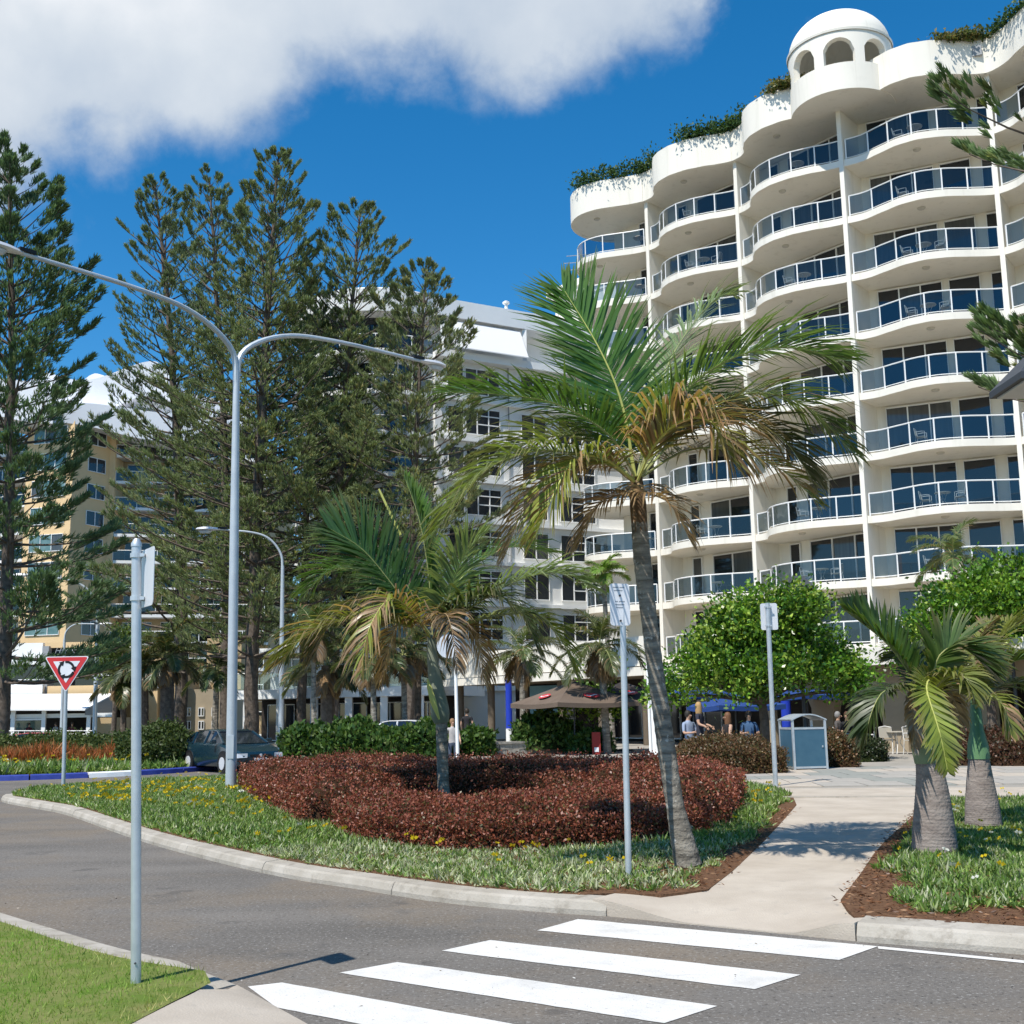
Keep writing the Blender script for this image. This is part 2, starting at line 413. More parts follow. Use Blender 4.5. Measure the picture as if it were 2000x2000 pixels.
MT['leaf'] = leaf_mat('leaf'); MT['gloss_leaf'] = leaf_mat('glossy_leaf', 0.33, 0.5, 0.30); MT['pine'] = leaf_mat('pine_needles', 0.6, 0.2, 0.25, (1.05, 1.2, .6))
MT['frond'] = leaf_mat('palm_frond', 0.34, 0.5, 0.36); MT['dryleaf'] = leaf_mat('hedge_leaf', 0.42, 0.4, 0.22, (1.4, 1.0, 0.7))
MT['grass'] = leaf_mat('grass_blade', 0.55, 0.3, 0.35)
MT['petal'] = leaf_mat('petal', 0.6, 0.2, 0.25, (1.0, 1.0, 0.6))
MT['bark'] = mat('pine_bark', (0.085, 0.066, 0.052), (0.16, 0.13, 0.105), rough=1.0, spec=0.1, scale=6, bump=0.8, bscale=18)
MT['palmbark'] = mat('palm_bark', (0.12, 0.105, 0.085), (0.33, 0.295, 0.24), rough=0.95, spec=0.1, scale=3.5, bump=0.9, bscale=30, warp=(1, 1, 5), spots=[(11, (0.46, 0.44, 0.39), 0.60, 0.05, 0.85), (5, (.05, .045, .038), .58, .12, .7)])
MT['bottlebark'] = mat('bottle_palm_bark', (0.20, 0.165, 0.145), (0.30, 0.255, 0.225), rough=0.95, spec=0.1, scale=5, bump=0.7, bscale=30, warp=(1, 1, 4))
MT['crownshaft'] = mat('crownshaft', (0.17, 0.23, 0.115), (0.25, 0.29, 0.17), rough=0.5, spec=0.3, scale=3, warp=(1, 1, .3))
# ================================================================== SETTING
def sheet(name, pts, z, m, kind='structure', parent=None):
    b = MB(); b.add([(p[0], p[1], z) for p in pts], [tuple(range(len(pts)))])
    poly = b.v; ar = sum(poly[i][0] * poly[(i + 1) % len(poly)][1] - poly[(i + 1) % len(poly)][0] * poly[i][1] for i in range(len(poly)))
    if ar < 0: b.f = [tuple(reversed(b.f[0]))]
    if name == 'garden_bed':
        ring = [Vector(p) for p in b.v] + [Vector(b.v[0])]; b.strip([p - Vector((0, 0, .16)) for p in ring], ring)
    o = b.build(name, m, parent)
    if parent is None: tag(o, kind=kind)
    return o
sheet('ground', [(-900, -300), (900, -300), (900, 1500), (-900, 1500)], -0.02, MT['ground'])
sheet('road', [(-120, -25), (60, -25), (60, 70), (-120, 70)], 0.0, MT['asphalt'])

def G(lst, z=0.0): return [gnd(x, y, z) for x, y in lst]
# kerb of the big bed (road edge), then dropped at the path, then on to the right
front = G([(20, 1556), (3, 1566), (60, 1578), (130, 1592), (260, 1638), (400, 1678), (560, 1715), (700, 1737), (840, 1760), (1000, 1777), (1185, 1790)])
rightk = G([(1672, 1839), (1800, 1849), (2000, 1865), (2300, 1890), (2900, 1940)])
nearL = [gnd(-500, 1640), gnd(-250, 1716), gnd(-100, 1768), gnd(0, 1806), gnd(100, 1839), gnd(200, 1872), gnd(300, 1899), gnd(400, 1916), gnd(462, 1925)]
backL = [gnd(20, 1556), gnd(60, 1549), gnd(200, 1539), gnd(380, 1528), gnd(520, 1522)]

def offset_path(path, d):
    n = len(path); out = []
    for i in range(n):
        t = (path[min(i + 1, n - 1)] - path[max(i - 1, 0)]); t = Vector((t.x, t.y, 0)).normalized()
        out.append(path[i] + Vector((-t.y, t.x, 0)) * d)
    return out
def arclen(path):
    L = [0.0]
    for a, b in zip(path, path[1:]): L.append(L[-1] + (b - a).length)
    return L
def sub_path(path, s0, s1, n):
    L = arclen(path); out = []
    for i in range(n + 1):
        s = s0 + (s1 - s0) * i / n; k = 0
        while k < len(path) - 2 and L[k + 1] < s: k += 1
        t = (s - L[k]) / max(L[k + 1] - L[k], 1e-9); out.append(path[k].lerp(path[k + 1], t))
    return out
KP = [(0.0, -0.06), (0.0, 0.045), (0.03, 0.112), (0.055, 0.132), (0.30, 0.142), (0.31, -0.06)]
def kerb(name, path, side, stone=2.4, prof=KP, material=None, width=1.0, raise_=1.0, taper=(0, 0)):
    """kerb laid of separate stones; profile grows to the given side of the path"""
    root = bpy.data.objects.new(name, None); COL.objects.link(root); tag(root, kind='structure')
    root.location = path[0]
    total = arclen(path)[-1]; sL = arclen(path)
    def up(s): return max(0.06, min(1.0, (s / taper[0]) if taper[0] else 1.0, ((total - s) / taper[1]) if taper[1] else 1.0)) * raise_
    n = max(1, round(total / stone)); s = 0.0
    for i in range(n):
        s0 = total * i / n + 0.006; s1 = total * (i + 1) / n - 0.006
        pts = sub_path(path, s0, s1, 5); b = MB(); vs = []
        dz = RNG.normal(0, 0.0035)
        for p in range(len(pts)):
            t = pts[min(p + 1, 5)] - pts[max(p - 1, 0)]; t = Vector((t.x, t.y, 0)).normalized(); nn = Vector((-t.y, t.x, 0)) * side
            rz_ = up(s0 + (s1 - s0) * p / 5)
            for a, z in prof: vs.append(pts[p] + nn * a * width + Vector((0, 0, z * (rz_ if z > 0 else 1) + (dz if z > 0 else 0))))
        k = len(prof); fs = []
        for p in range(5):
            for j in range(k - 1):
                q = (p * k + j, p * k + j + 1, (p + 1) * k + j + 1, (p + 1) * k + j)
                fs.append(q if side > 0 else q[::-1])
        fs += [tuple(range(k)) if side < 0 else tuple(range(k - 1, -1, -1)), tuple(range(5 * k, 6 * k)) if side > 0 else tuple(range(6 * k - 1, 5 * k - 1, -1))]
        b.add(vs, fs); b.build('kerb_stone', material or MT['kerb'], root)
    return root
fpath = curve(front, 60)
kerb('kerb', fpath, 1, width=0.85, raise_=0.85, taper=(0.8, 0))
kerb('kerb', curve(rightk, 20), 1, stone=1.9)
nearp = curve(nearL, 40)
kerb('kerb', nearp, -1, width=0.8, raise_=0.85, taper=(0, 0.5))
kerb('kerb', curve(backL, 20), -1)

# --- beds (soil), path, plaza
pathL = G([(1200, 1744), (1290, 1747), (1383, 1737), (1430, 1702), (1487, 1648), (1530, 1602), (1556, 1572), (1549, 1556)], 0.13)
fin = offset_path(fpath, 0.235)
bed_main = [(p.x, p.y) for p in fin[2:-2]] + [(p.x, p.y) for p in pathL] + [(4.95, 23.4), (4.7, 25.2), (4.0, 26.9), (2.5, 28.6), (-2.0, 30.0), (-4.9, 30.2), (-7.4, 30.4)] + [(p.x, p.y) for p in offset_path(curve(backL, 12), -0.29)[::-1][1:-1]]
sheet('garden_bed', bed_main, 0.13, MT['soil'])
pathR = G([(1668, 1790), (1650, 1768), (1642, 1757), (1683, 1703), (1706, 1668), (1728, 1643), (1768, 1607), (1800, 1578), (1830, 1566)], 0.13)
rin = offset_path(curve(rightk, 20), 0.28)
bed_right = [(p.x, p.y) for p in pathR] + [(6.9, 20.4), (11.0, 19.6), (20.0, 17.8), (20.0, rin[-1].y)] + [(p.x, p.y) for p in rin[::-1]]
sheet('garden_bed', bed_right, 0.13, MT['soil'])
# footpath from the crossing: rises from the road edge
b = MB()
e0 = gnd(1158, 1786.5); e1 = gnd(1671, 1838.5)
ed = (e1 - e0).normalized(); en = Vector((-ed.y, ed.x, 0))
rows = [(e0, e1, 0.010), (e0 + en * .35, e1 + en * .35, 0.045), (e0 + en * .75, e1 + en * .72, 0.098), (e0 + en * 1.05, e1 + en * 1.1, 0.122)]
for i in range(3, 8): rows.append((pathL[min(i, 7)], pathR[min(i + 1, 8)], 0.127))
rows.append((Vector((4.5, 21.6, 0)), Vector((7.2, 21.0, 0)), 0.127))
A = [Vector((r[0].x, r[0].y, r[2])) for r in rows]; B_ = [Vector((r[1].x, r[1].y, r[2])) for r in rows]
nseg = 24; vs = []; nr = len(A)
for i_, (a, c) in enumerate(zip(A, B_)):
    wdt = (c - a).length
    for k in range(nseg + 1):
        p = a.lerp(c, k / nseg); dd = min(k, nseg - k) / nseg * wdt; x_ = max(0, 1 - dd / (0.95 if k < nseg / 2 else 0.55)); e_ = x_ * x_ * (3 - 2 * x_)
        p.z += (0.127 - p.z) * e_; vs.append(p)
fs = []
for i in range(nr - 1):
    for k in range(nseg): fs.append((i * (nseg + 1) + k, i * (nseg + 1) + k + 1, (i + 1) * (nseg + 1) + k + 1, (i + 1) * (nseg + 1) + k))
b.add(vs, fs)
rim = vs[:nseg + 1]
b.strip([Vector((p.x, p.y, -.03)) for p in rim], rim)
for k in (0, nseg):
    side_ = [vs[i * (nseg + 1) + k] for i in range(nr)]; low_ = [Vector((p.x, p.y, -.03)) for p in side_]
    b.strip(low_, side_) if k else b.strip(side_, low_)
tag(b.build('footpath', MT['concrete'], None, smooth=True), kind='structure')
# flares of the dropped kerb
for (c0, c1, zz) in (((1186, 1803), (1200, 1775), 0), ((1671, 1860), (1680, 1825), 0)):
    pass
# plaza
sheet('plaza', [(3.6, 21.4), (7.6, 20.6), (12, 19.75), (60, 9), (60, 70), (-25, 70), (-25, 43.0), (-6.5, 41.0), (-3.5, 31.2), (2.6, 28.9), (5.0, 26.4)], 0.118, MT['plaza'])
sheet('footpath', [(3.9, 21.55), (7.6, 20.75), (30, 15.8), (30, 17.8), (7.9, 23.5), (4.6, 24.0)], 0.122, MT['concrete'])
b = MB(); b.beam((4.3, 21.5, 0.10), (9.5, 20.5, 0.10), 0.16, 0.045); tag(b.build('kerb', MT['kerb']), kind='structure')
# pavers in the plaza, laid in courses
pv = bpy.data.objects.new('paving', None); COL.objects.link(pv); pv.location = (5, 24, 0.12); tag(pv, kind='structure')
ang = math.radians(-4.0); ux = Vector((math.cos(ang), math.sin(ang), 0)); uy = Vector((-ux.y, ux.x, 0))
pw, pd, gap = 0.86, 1.30, 0.03
meshes = []
for mm in ('paver_a', 'paver_b', 'paver_c'):
    bb = MB(); bb.box((0, 0, 0.004), (pw - gap, pd - gap, 0.03)); o = bb.build('paver', MT[mm]); meshes.append(o.data); bpy.data.objects.remove(o)
cnt = 0
for r in range(6):
    for c in range(24):
        p = Vector((4.7, 24.2, 0.122)) + ux * ((c + (0.5 if r % 2 else 0)) * pw) + uy * (r + .5) * pd
        if p.x > 22: continue
        o = link('paver', meshes[int(RNG.choice(3, p=[.42, .33, .25]))], pv); o.location = p - pv.location + Vector((0, 0, RNG.uniform(-0.002, 0.002))); o.rotation_euler = (0, 0, ang); cnt += 1
# near lawn and the ramp of concrete behind the near kerb
nin = offset_path(nearp, -0.225)
lawn = [(p.x, p.y) for p in nin[:-1]] + [(gnd(412, 1921, .12).x, gnd(412, 1921, .12).y), (gnd(330, 1962, .12).x, gnd(330, 1962, .12).y), (gnd(235, 2012, .12).x, gnd(235, 2012, .12).y), (-3.0, 4.2), (-25, 3.0)]
sheet('lawn_soil', lawn, 0.125, MT['lawnsoil'])
rb = [gnd(418, 1917, .12), gnd(380, 1939, .12), gnd(330, 1963, .12), gnd(235, 2013, .12), gnd(120, 2085, .12)]
rf = [gnd(463, 1924, .0), gnd(500, 1946), gnd(550, 1974), gnd(620, 2014), gnd(720, 2085)]
b = MB(); n = 6; A = curve(rb, 16); B_ = curve(rf, 16); vs = []
for i, (p, q) in enumerate(zip(A, B_)):
    for k in range(n + 1):
        t = k / n; v = p.lerp(q, t); v.z = 0.122 * (1 - t) ** .8 + 0.006 * t
        v.z = v.z * min(1, .25 + i / 4)
        vs.append(v)
b.add(vs, [(i * (n + 1) + k, i * (n + 1) + k + 1, (i + 1) * (n + 1) + k + 1, (i + 1) * (n + 1) + k) for i in range(16) for k in range(n)])
o = b.build('footpath', MT['concrete'], None, smooth=True); tag(o, kind='structure')
# zebra crossing and edge line: painted sheets on the asphalt
zc = bpy.data.objects.new('zebra_crossing', None); COL.objects.link(zc); zc.location = (0, 8, 0); tag(zc, kind='structure')
for st in ([(1129, 1796), (1714, 1849), (1639, 1876), (1049, 1818)], [(957.6, 1837), (1564, 1905), (1474, 1933), (863, 1858)],
           [(776, 1880), (1401, 1966), (1298, 2000), (663.5, 1901)], [(551, 1920), (1213, 2040), (1104, 2082), (484, 1924), ]):
    q = G(st)
    if st[0][0] == 551: q = [gnd(551, 1920), gnd(1213, 2040), gnd(1100, 2080), gnd(540, 1969), gnd(484, 1928)]
    b = MB()
    n = 24; L0, L1, R0, R1 = q[0], q[1], q[-1] if len(q) == 4 else q[3], q[2]
    vs = []
    for k in range(n + 1):
        t = k / n; j = 0.006
        vs.append(L0.lerp(L1, t) + Vector((0, RNG.uniform(-j, j), 0.004))); vs.append(R0.lerp(R1, t) + Vector((0, RNG.uniform(-j, j), 0.004)))
    b.add(vs, [(2 * k + 1, 2 * k + 3, 2 * k + 2, 2 * k) for k in range(n)])
    if len(q) == 5: b.add([(q[4].x, q[4].y, .004), (L0.x, L0.y, .004), (R0.x, R0.y, .004)], [(0, 2, 1)])
    b.build('stripe', MT['stripe'], zc)
b = MB(); a0, a1 = gnd(1714, 1849), gnd(2000, 1877); a2 = a1 + (a1 - a0) * 2.0
off = Vector((-0.02, -0.09, 0)); vs = [a0, a2, a2 + off, a0 + off]
b.add([(p.x, p.y, 0.004) for p in vs], [(3, 2, 1, 0)] if False else [(0, 3, 2, 1)])
tag(b.build('edge_line', MT['stripe']), kind='structure')

# ================================================================== HOTEL
FIN = [Vector((8.1, 65.9, 0)), Vector((12.35, 60.9, 0)), Vector((16.45, 55.4, 0)), Vector((22.6, 52.3, 0)), Vector((27.2, 47.2, 0)), Vector((31.5, 42.0, 0))]
FDIR = [Vector((.70, .71, 0)), Vector((.74, .67, 0)), Vector((.64, .77, 0)), Vector((.56, .83, 0)), Vector((.74, .67, 0)), Vector((.74, .67, 0))]
FDIR = [d.normalized() for d in FDIR]
DEPTH = 1.95
WALLP = [f + d * DEPTH for f, d in zip(FIN, FDIR)]
STOREY = 2.95; Z1 = 27.78; SLAB = 0.34
def zrow(k): return Z1 - (k - 1) * STOREY       # underside of balcony row k (1 is the top one)
BUMP = [(0, 0.0), (0.07, 0.0), (0.16, 0.14), (0.27, 0.62), (0.40, 1.10), (0.53, 1.27), (0.66, 1.10), (0.78, 0.72), (0.89, 0.30), (0.96, 0.08), (1, 0.02)]
BUMP2 = [(0, 0.0), (0.09, 0.0), (0.15, 0.14), (0.21, 0.60), (0.28, 1.02), (0.38, 1.28), (0.50, 1.36), (0.64, 1.20), (0.78, 0.80), (0.89, 0.34), (0.96, 0.10), (1, 0.03)]
def bump(t, k=1.0, tab=None):
    tab = tab or BUMP
    for (a, x), (c, y) in zip(tab, tab[1:]):
        if a <= t <= c:
            s = (t - a) / (c - a); s = s * s * (3 - 2 * s) * 0.35 + s * 0.65
            return (x + (y - x) * s) * k
    return 0.0
hotel = thing('hotel', 'tall cream white hotel with wavy curved balconies and a domed rotunda on its roof', 'hotel', (16.5, 58, 0))
ENDP = [Vector(p) for p in ((6.9, 71.6, 0), (5.6, 71.3, 0), (4.55, 70.3, 0), (4.15, 69.0, 0), (4.45, 67.8, 0), (5.3, 67.0, 0), (6.4, 66.6, 0), (7.3, 66.3, 0), (8.0, 65.95, 0))]
def bay_edge(i, n=26, out=0.0, k=1.0):
    """plan line of the balcony edge of bay i (0 is the rounded end bay)"""
    if i == 0:
        P = curve(ENDP, n)
        if out: 
            Q = []
            for j, p in enumerate(P):
                t = P[min(j + 1, n)] - P[max(j - 1, 0)]; t.normalize(); Q.append(p + Vector((t.y, -t.x, 0)) * out)
            # the outer side is to the left-front
            P = Q
        return P
    a, c = FIN[i - 1], FIN[i]; d = c - a; nn = Vector((d.y, -d.x, 0)).normalized()
    amp = {1: 0.92, 2: 0.98, 3: 0.95, 4: 1.0, 5: 1.0}[i] * k
    P = [a + d * (j / n) + nn * bump(j / n, amp, BUMP2 if i in (1, 2) else None) for j in range(n + 1)]
    P = curve(P[::2] if i > 2 else P, n)
    return [p + nn * out for p in P]
def resample(P, s0, s1, n): 
    L = arclen(P)[-1]; return sub_path(P, s0 * L, s1 * L, n)
NP = {0: 7, 1: 6, 2: 6, 3: 6, 4: 5, 5: 5}
light_b = MB(); light_b.lathe([(0.0, -0.09), (0.14, -0.085), (0.19, -0.03), (0.19, 0.0)], 10)
_lo = light_b.build('ceiling_light', mat('lamp_cover', (0.55, 0.52, 0.45), rough=0.4)); light_me = _lo.data; bpy.data.objects.remove(_lo)
def lift(P, z): return [Vector((p.x, p.y, z)) for p in P]
def bay_poly(i, out=0.0):
    E = bay_edge(i, 26, out)
    if i == 0: return [(p.x, p.y) for p in E] + [(WALLP[0].x, WALLP[0].y), (8.9, 69.9)]
    return [(p.x, p.y) for p in E] + [(WALLP[i].x, WALLP[i].y), (WALLP[i - 1].x, WALLP[i - 1].y)]
for i in range(0, 6):
    E = bay_edge(i)
    for k in range(1, 10):
        if i == 5 and k > 4: continue
        z = zrow(k)
        b = MB(); b.prism(bay_poly(i), z, z + SLAB)
        bal = b.build('balcony', MT['hotel'], hotel, smooth=True)
        # curved handrail, bottom rail and posts
        E2 = offset_path(E, 0.07) if i else offset_path(E, 0.07)
        E2 = resample(E2, 0.03 if i else 0.05, 0.985, 40)
        r = MB(); z0 = z + SLAB
        r.tube(lift(resample(E2, 0, 1, 26), z0 + 1.06), 0.035, 5); r.tube(lift(resample(E2, 0, 1, 26), z0 + 0.09), 0.02, 4)
        npan = NP[i]
        for q in range(npan + 1):
            p = resample(E2, 0, 1, npan)[q]; r.box((p.x, p.y, z0 + 0.53), (0.055, 0.055, 1.06))
        r.build('railing', MT['rail'], bal)
        for q in range(npan):
            pts = resample(E2, (q + 0.02) / npan, (q + 0.98) / npan, 5)
            g = MB(); g.strip(lift(pts, z0 + 0.10), lift(pts, z0 + 1.03)); g.build('glass_panel', MT['balglass'], bal)
        # ceiling light under the slab
        mid = E[13].lerp((WALLP[i - 1] + WALLP[i]) / 2 if i else Vector((7.6, 69, 0)), 0.33)
        lo = link('ceiling_light', light_me, bal); lo.location = Vector((mid.x, mid.y, z)) - world_loc(bal)
# fins between the bays
for i in range(0, 5):
    b = MB(); d = FDIR[i]; nn = Vector((-d.y, d.x, 0)) * 0.11
    a = FIN[i] - d * 0.06; c = WALLP[i] + d * 0.2
    for zz0, zz1 in ((0.12, 4.0 if i < 2 else 30.75), (4.0, 30.75)):
        if i >= 2 and zz0 == 4.0: continue
        b.prism([(a - nn)[:2], (c - nn)[:2], (c + nn)[:2], (a + nn)[:2]], zz0, zz1)
    b.build('fin_wall', MT['hotel'], hotel)
# back walls and windows
def window(p0, p1, nrm, z0, z1, npane, mats, parent):
    """framed glazing standing on the wall line p0-p1; nrm points outwards"""
    d = p1 - p0; L = d.length; d = d.normalized(); f = MB(); w = 0.06
    def bar(a, c, za, zb, th=0.10): 
        q0 = p0 + d * a + nrm * 0.02; q1 = p0 + d * c + nrm * 0.02
        f.prism([q0[:2], q1[:2], (q1 + nrm * th)[:2], (q0 + nrm * th)[:2]], za, zb)
    for j in range(npane + 1):
        s = L * j / npane; bar(max(0, s - w / 2), min(L, s + w / 2), z0, z1)
    wide = (w / 2)
    for j in range(npane):
        s0 = L * j / npane + wide; s1 = L * (j + 1) / npane - wide
        s0 = s0 + (w / 2 if j == 0 else 0) ; s1 = s1 - (w / 2 if j == npane - 1 else 0)
        bar(s0, s1, z1 - w, z1, 0.098); bar(s0, s1, z0, z0 + w, 0.098)
    o = f.build('window', MT['rail'], parent)
    for j in range(npane):
        q0 = p0 + d * (L * j / npane + wide) + nrm * 0.05; q1 = p0 + d * (L * (j + 1) / npane - wide) + nrm * 0.05
        g = MB(); g.add([(q0.x, q0.y, z0 + .04), (q1.x, q1.y, z0 + .04), (q1.x, q1.y, z1 - .04), (q0.x, q0.y, z1 - .04)], [(0, 1, 2, 3)])
        g.build('pane', mats[int(RNG.choice(len(mats), p=[.8, .2]))] if len(mats) == 2 else mats[0], o)
    return o
LAY = {0: [(0.50, 0.98, 2)], 1: [(0.14, 0.24, 1), (0.36, 0.97, 3)], 2: [(0.14, 0.24, 1), (0.34, 0.97, 3)],
       3: [(0.08, 0.53, 3), (0.575, 0.785, 1), (0.86, 0.975, 1)], 4: [(0.14, 0.28, 1), (0.34, 0.86, 3)], 5: [(0.1, 0.6, 3)]}
WL = {0: (Vector((6.6, 70.4, 0)), WALLP[0])}
for i in range(0, 6):
    if i: WL[i] = (WALLP[i - 1], WALLP[i])
    a, c = WL[i]; d = (c - a); nn = Vector((d.y, -d.x, 0)).normalized()
    b = MB(); b.prism([a[:2], c[:2], (c - nn * 0.3)[:2], (a - nn * 0.3)[:2]], 3.6, 31.5); b.build('back_wall', MT['hotel'], hotel)
    for k in range(1, 10):
        if i == 5 and k > 4: continue
        z0 = zrow(k) + SLAB
        for (t0, t1, n) in LAY[i]:
            window(a + d * t0, a + d * t1, nn, z0 + 0.03, z0 + 2.52, n, [MT['win'], MT['win2']], hotel)
# solid core behind
b = MB(); b.prism([(WALLP[0].x + .3, WALLP[0].y + .5), (WALLP[1].x + .3, WALLP[1].y + .4), (WALLP[2].x + .2, WALLP[2].y + .4), (WALLP[3].x + .1, WALLP[3].y + .5), (WALLP[4].x + .3, WALLP[4].y + .3), (WALLP[5].x + .3, WALLP[5].y + .3), (44, 60), (24, 78), (9.5, 76), (7.3, 71.0)], 3.6, 30.8)
b.build('core', MT['hotel'], hotel)
# roof slab and wavy parapets
PZ0, PZ1 = 30.72, 32.45
for i in range(0, 6):
    out = 0.28
    E = bay_edge(i, 30, out, 1.1)
    if i == 3: E = E[6:]
    b = MB(); b.wall(E, PZ0, PZ1, 0.25 if True else 0, False)
    b.build('parapet', MT['hotel'], hotel, smooth=True)
    s = MB(); In = offset_path(E, 0.12)
    if i == 0: s.prism([(p.x, p.y) for p in In] + [(WALLP[0].x, WALLP[0].y), (8.9, 71.0)], PZ0 + 0.02, PZ0 + 0.3)
    else: s.prism([(p.x, p.y) for p in In] + [(WALLP[i].x, WALLP[i].y), (WALLP[i - 1].x, WALLP[i - 1].y)], PZ0 + 0.02, PZ0 + 0.3)
    s.build('roof_soffit', MT['hotel'], hotel)
    mid = In[15].lerp((WALLP[i - 1] + WALLP[i]) / 2 if i else Vector((7.6, 69, 0)), 0.33)
    lo = link('ceiling_light', light_me, hotel); lo.location = Vector((mid.x, mid.y, PZ0 + 0.02)) - world_loc(hotel)
# rotunda: drum with arched openings, dome
RC = Vector((16.75, 55.6, 0)); RR = 2.5
rot = MB(); seg = 96; zb, zs, za, zt = PZ0 - 0.04, 32.05, 33.3, 33.72
NA = 8; half = 0.30
def arch_top(a):
    best = None
    for q in range(NA):
        c = -PI / 2 - 0.30 + q * 2 * PI / NA; dlt = (a - c + PI) % (2 * PI) - PI
        if abs(dlt) < half: return zs + 0.05 + (za - zs) * 0.45 + (za - zs) * 0.55 * math.sqrt(max(0, 1 - (dlt / half) ** 2))
    return None
for k in range(seg):
    a0 = 2 * PI * k / seg; a1 = 2 * PI * (k + 1) / seg; am = (a0 + a1) / 2
    def ring(z0, z1, ro=RR, ri=RR - 0.32, z1b=None, z0b=None):
        vs = []
        for a, zlo, zhi in ((a0, z0, z1), (a1, z0 if z0b is None else z0b, z1 if z1b is None else z1b)):
            for r in (ro, ri):
                vs += [(RC.x + r * math.cos(a), RC.y + r * math.sin(a), zlo), (RC.x + r * math.cos(a), RC.y + r * math.sin(a), zhi)]
        rot.add(vs, [(0, 4, 5, 1), (6, 2, 3, 7), (1, 5, 7, 3), (4, 0, 2, 6), (0, 1, 3, 2), (5, 4, 6, 7)])
    t0 = arch_top(a0 + 1e-4); t1 = arch_top(a1 - 1e-4)
    if t0 is None or t1 is None: ring(zb, zt)
    else: ring(zb, zs); ring(t0, zt, z0b=t1)
rot.build('rotunda_drum', MT['hotel'], hotel, smooth=True)
dm = MB(); dm.lathe([(RR + 0.06, zt - 0.02), (RR + 0.08, zt + 0.10), (RR - 0.03, zt + 0.14)] + [((RR - 0.03) * math.cos(x), zt + 0.14 + 1.95 * math.sin(x)) for x in np.linspace(0, PI / 2, 14)[1:]], 64, (RC.x, RC.y, 0))
dm.build('dome', MT['hotel'], hotel, smooth=True)
fl = MB(); fl.lathe([(0, zb + 0.012), (RR - .25, zb + 0.012), (RR - .25, zs - 0.6), (0, zs - 0.6)], 32, (RC.x, RC.y, 0)); fl.build('rotunda_floor', MT['hotel'], hotel)
# grey vent plate on the parapet
vp = MB(); pp = at(1908, 99, 52.0); vp.box((pp.x, pp.y, pp.z), (0.42, 0.10, 0.5), rz=-0.5); vp.build('vent_plate', MT['grey'], hotel)
# ================================================================== OTHER BUILDINGS
MT['cream'] = mat('cream_render', (0.78, 0.56, 0.31), (0.72, 0.51, 0.28), rough=0.85, scale=0.4)
MT['tan'] = mat('tan_render', (0.50, 0.37, 0.21), (0.44, 0.32, 0.18), rough=0.85, scale=0.4)
MT['teal'] = mat('teal_window_glass', (0.05, 0.13, 0.13), (0.16, 0.25, 0.24), rough=0.08, spec=0.6, scale=0.8)
MT['shopshade'] = mat('shop_shade_dark', (0.022, 0.018, 0.016), (0.045, 0.035, 0.028), rough=0.8, scale=1.2)  # near-black base colour carries the shade of the covered, recessed walls
MT['greywhite'] = mat('grey_white_render', (0.82, 0.81, 0.78), (0.77, 0.76, 0.73), rough=0.7, scale=0.3)
MT['roofwhite'] = mat('white_roof_sheet', (0.80, 0.80, 0.82), rough=0.5, spec=0.3)
MT['beige'] = mat('beige_render', (0.40, 0.325, 0.225), (0.34, 0.275, 0.19), rough=0.85, scale=0.8)
MT['canvas'] = mat('white_canvas', (0.80, 0.79, 0.77), rough=0.9)
MT['bluepaint'] = mat('blue_paint', (0.02, 0.05, 0.42), rough=0.4)
MT['screen'] = mat('teal_blind', (0.10, 0.22, 0.28), (0.14, 0.28, 0.34), rough=0.6, scale=2)
MT['colshade'] = mat('shade_brown_column', (0.16, 0.125, 0.09), (0.13, 0.10, 0.07), rough=.8)  # columns coloured dark brown to stand in for the canopy's shade
MT['stone'] = mat('stone_wall', (0.26, 0.24, 0.21), (0.40, 0.37, 0.32), rough=0.95, scale=6, bump=0.6, bscale=12)

def V2(x, y): return Vector((x, y, 0))
# ---- white tower next to the hotel
tw = thing('tower_block', 'plain white tower wall with moulded cornice rising behind the palm, left of the hotel', 'building', (6, 93, 0))
c0, c1 = V2(3.75, 92.3), V2(11.5, 83.0); dn = V2(.77, .64)
b = MB(); b.prism([c0[:2], c1[:2], (c1 + dn * 12)[:2], (c0 + dn * 12)[:2]], 0, 33.6); b.build('wall', MT['hotel'], tw)
b = MB(); u = (c1 - c0).normalized(); nl = V2(-dn.x, -dn.y)
for z0, z1, o in ((33.62, 34.1, 0.12), (34.12, 34.45, 0.35), (34.47, 35.0, 0.5)):
    b.prism([(c0 - u * o + nl * o)[:2], (c1 + nl * o)[:2], (c1 + dn * 12)[:2], (c0 - u * o + dn * 12)[:2]], z0, z1)
b.build('cornice', MT['hotel'], tw)
b = MB(); p = c0 + u * 1.6 + dn * 1.5
b.tube([(p.x, p.y, 35), (p.x, p.y, 38.4)], 0.05, 6)
for k, z in enumerate((36.6, 37.2, 37.8)): b.tube([(p.x - 1.6 + .2 * k, p.y, z), (p.x + 2.6 - .3 * k, p.y - .6, z)], 0.03, 4)
b.build('antenna', MT['grey'], tw)
b = MB(); b.tube([(c0 - u * .1 + nl * .12)[:2] + (0,) if False else ((c0 + u * .35 + nl * .12).x, (c0 + u * .35 + nl * .12).y, 0.2), ((c0 + u * .35 + nl * .12).x, (c0 + u * .35 + nl * .12).y, 33.6)], 0.07, 6); b.build('downpipe', MT['white'], tw)

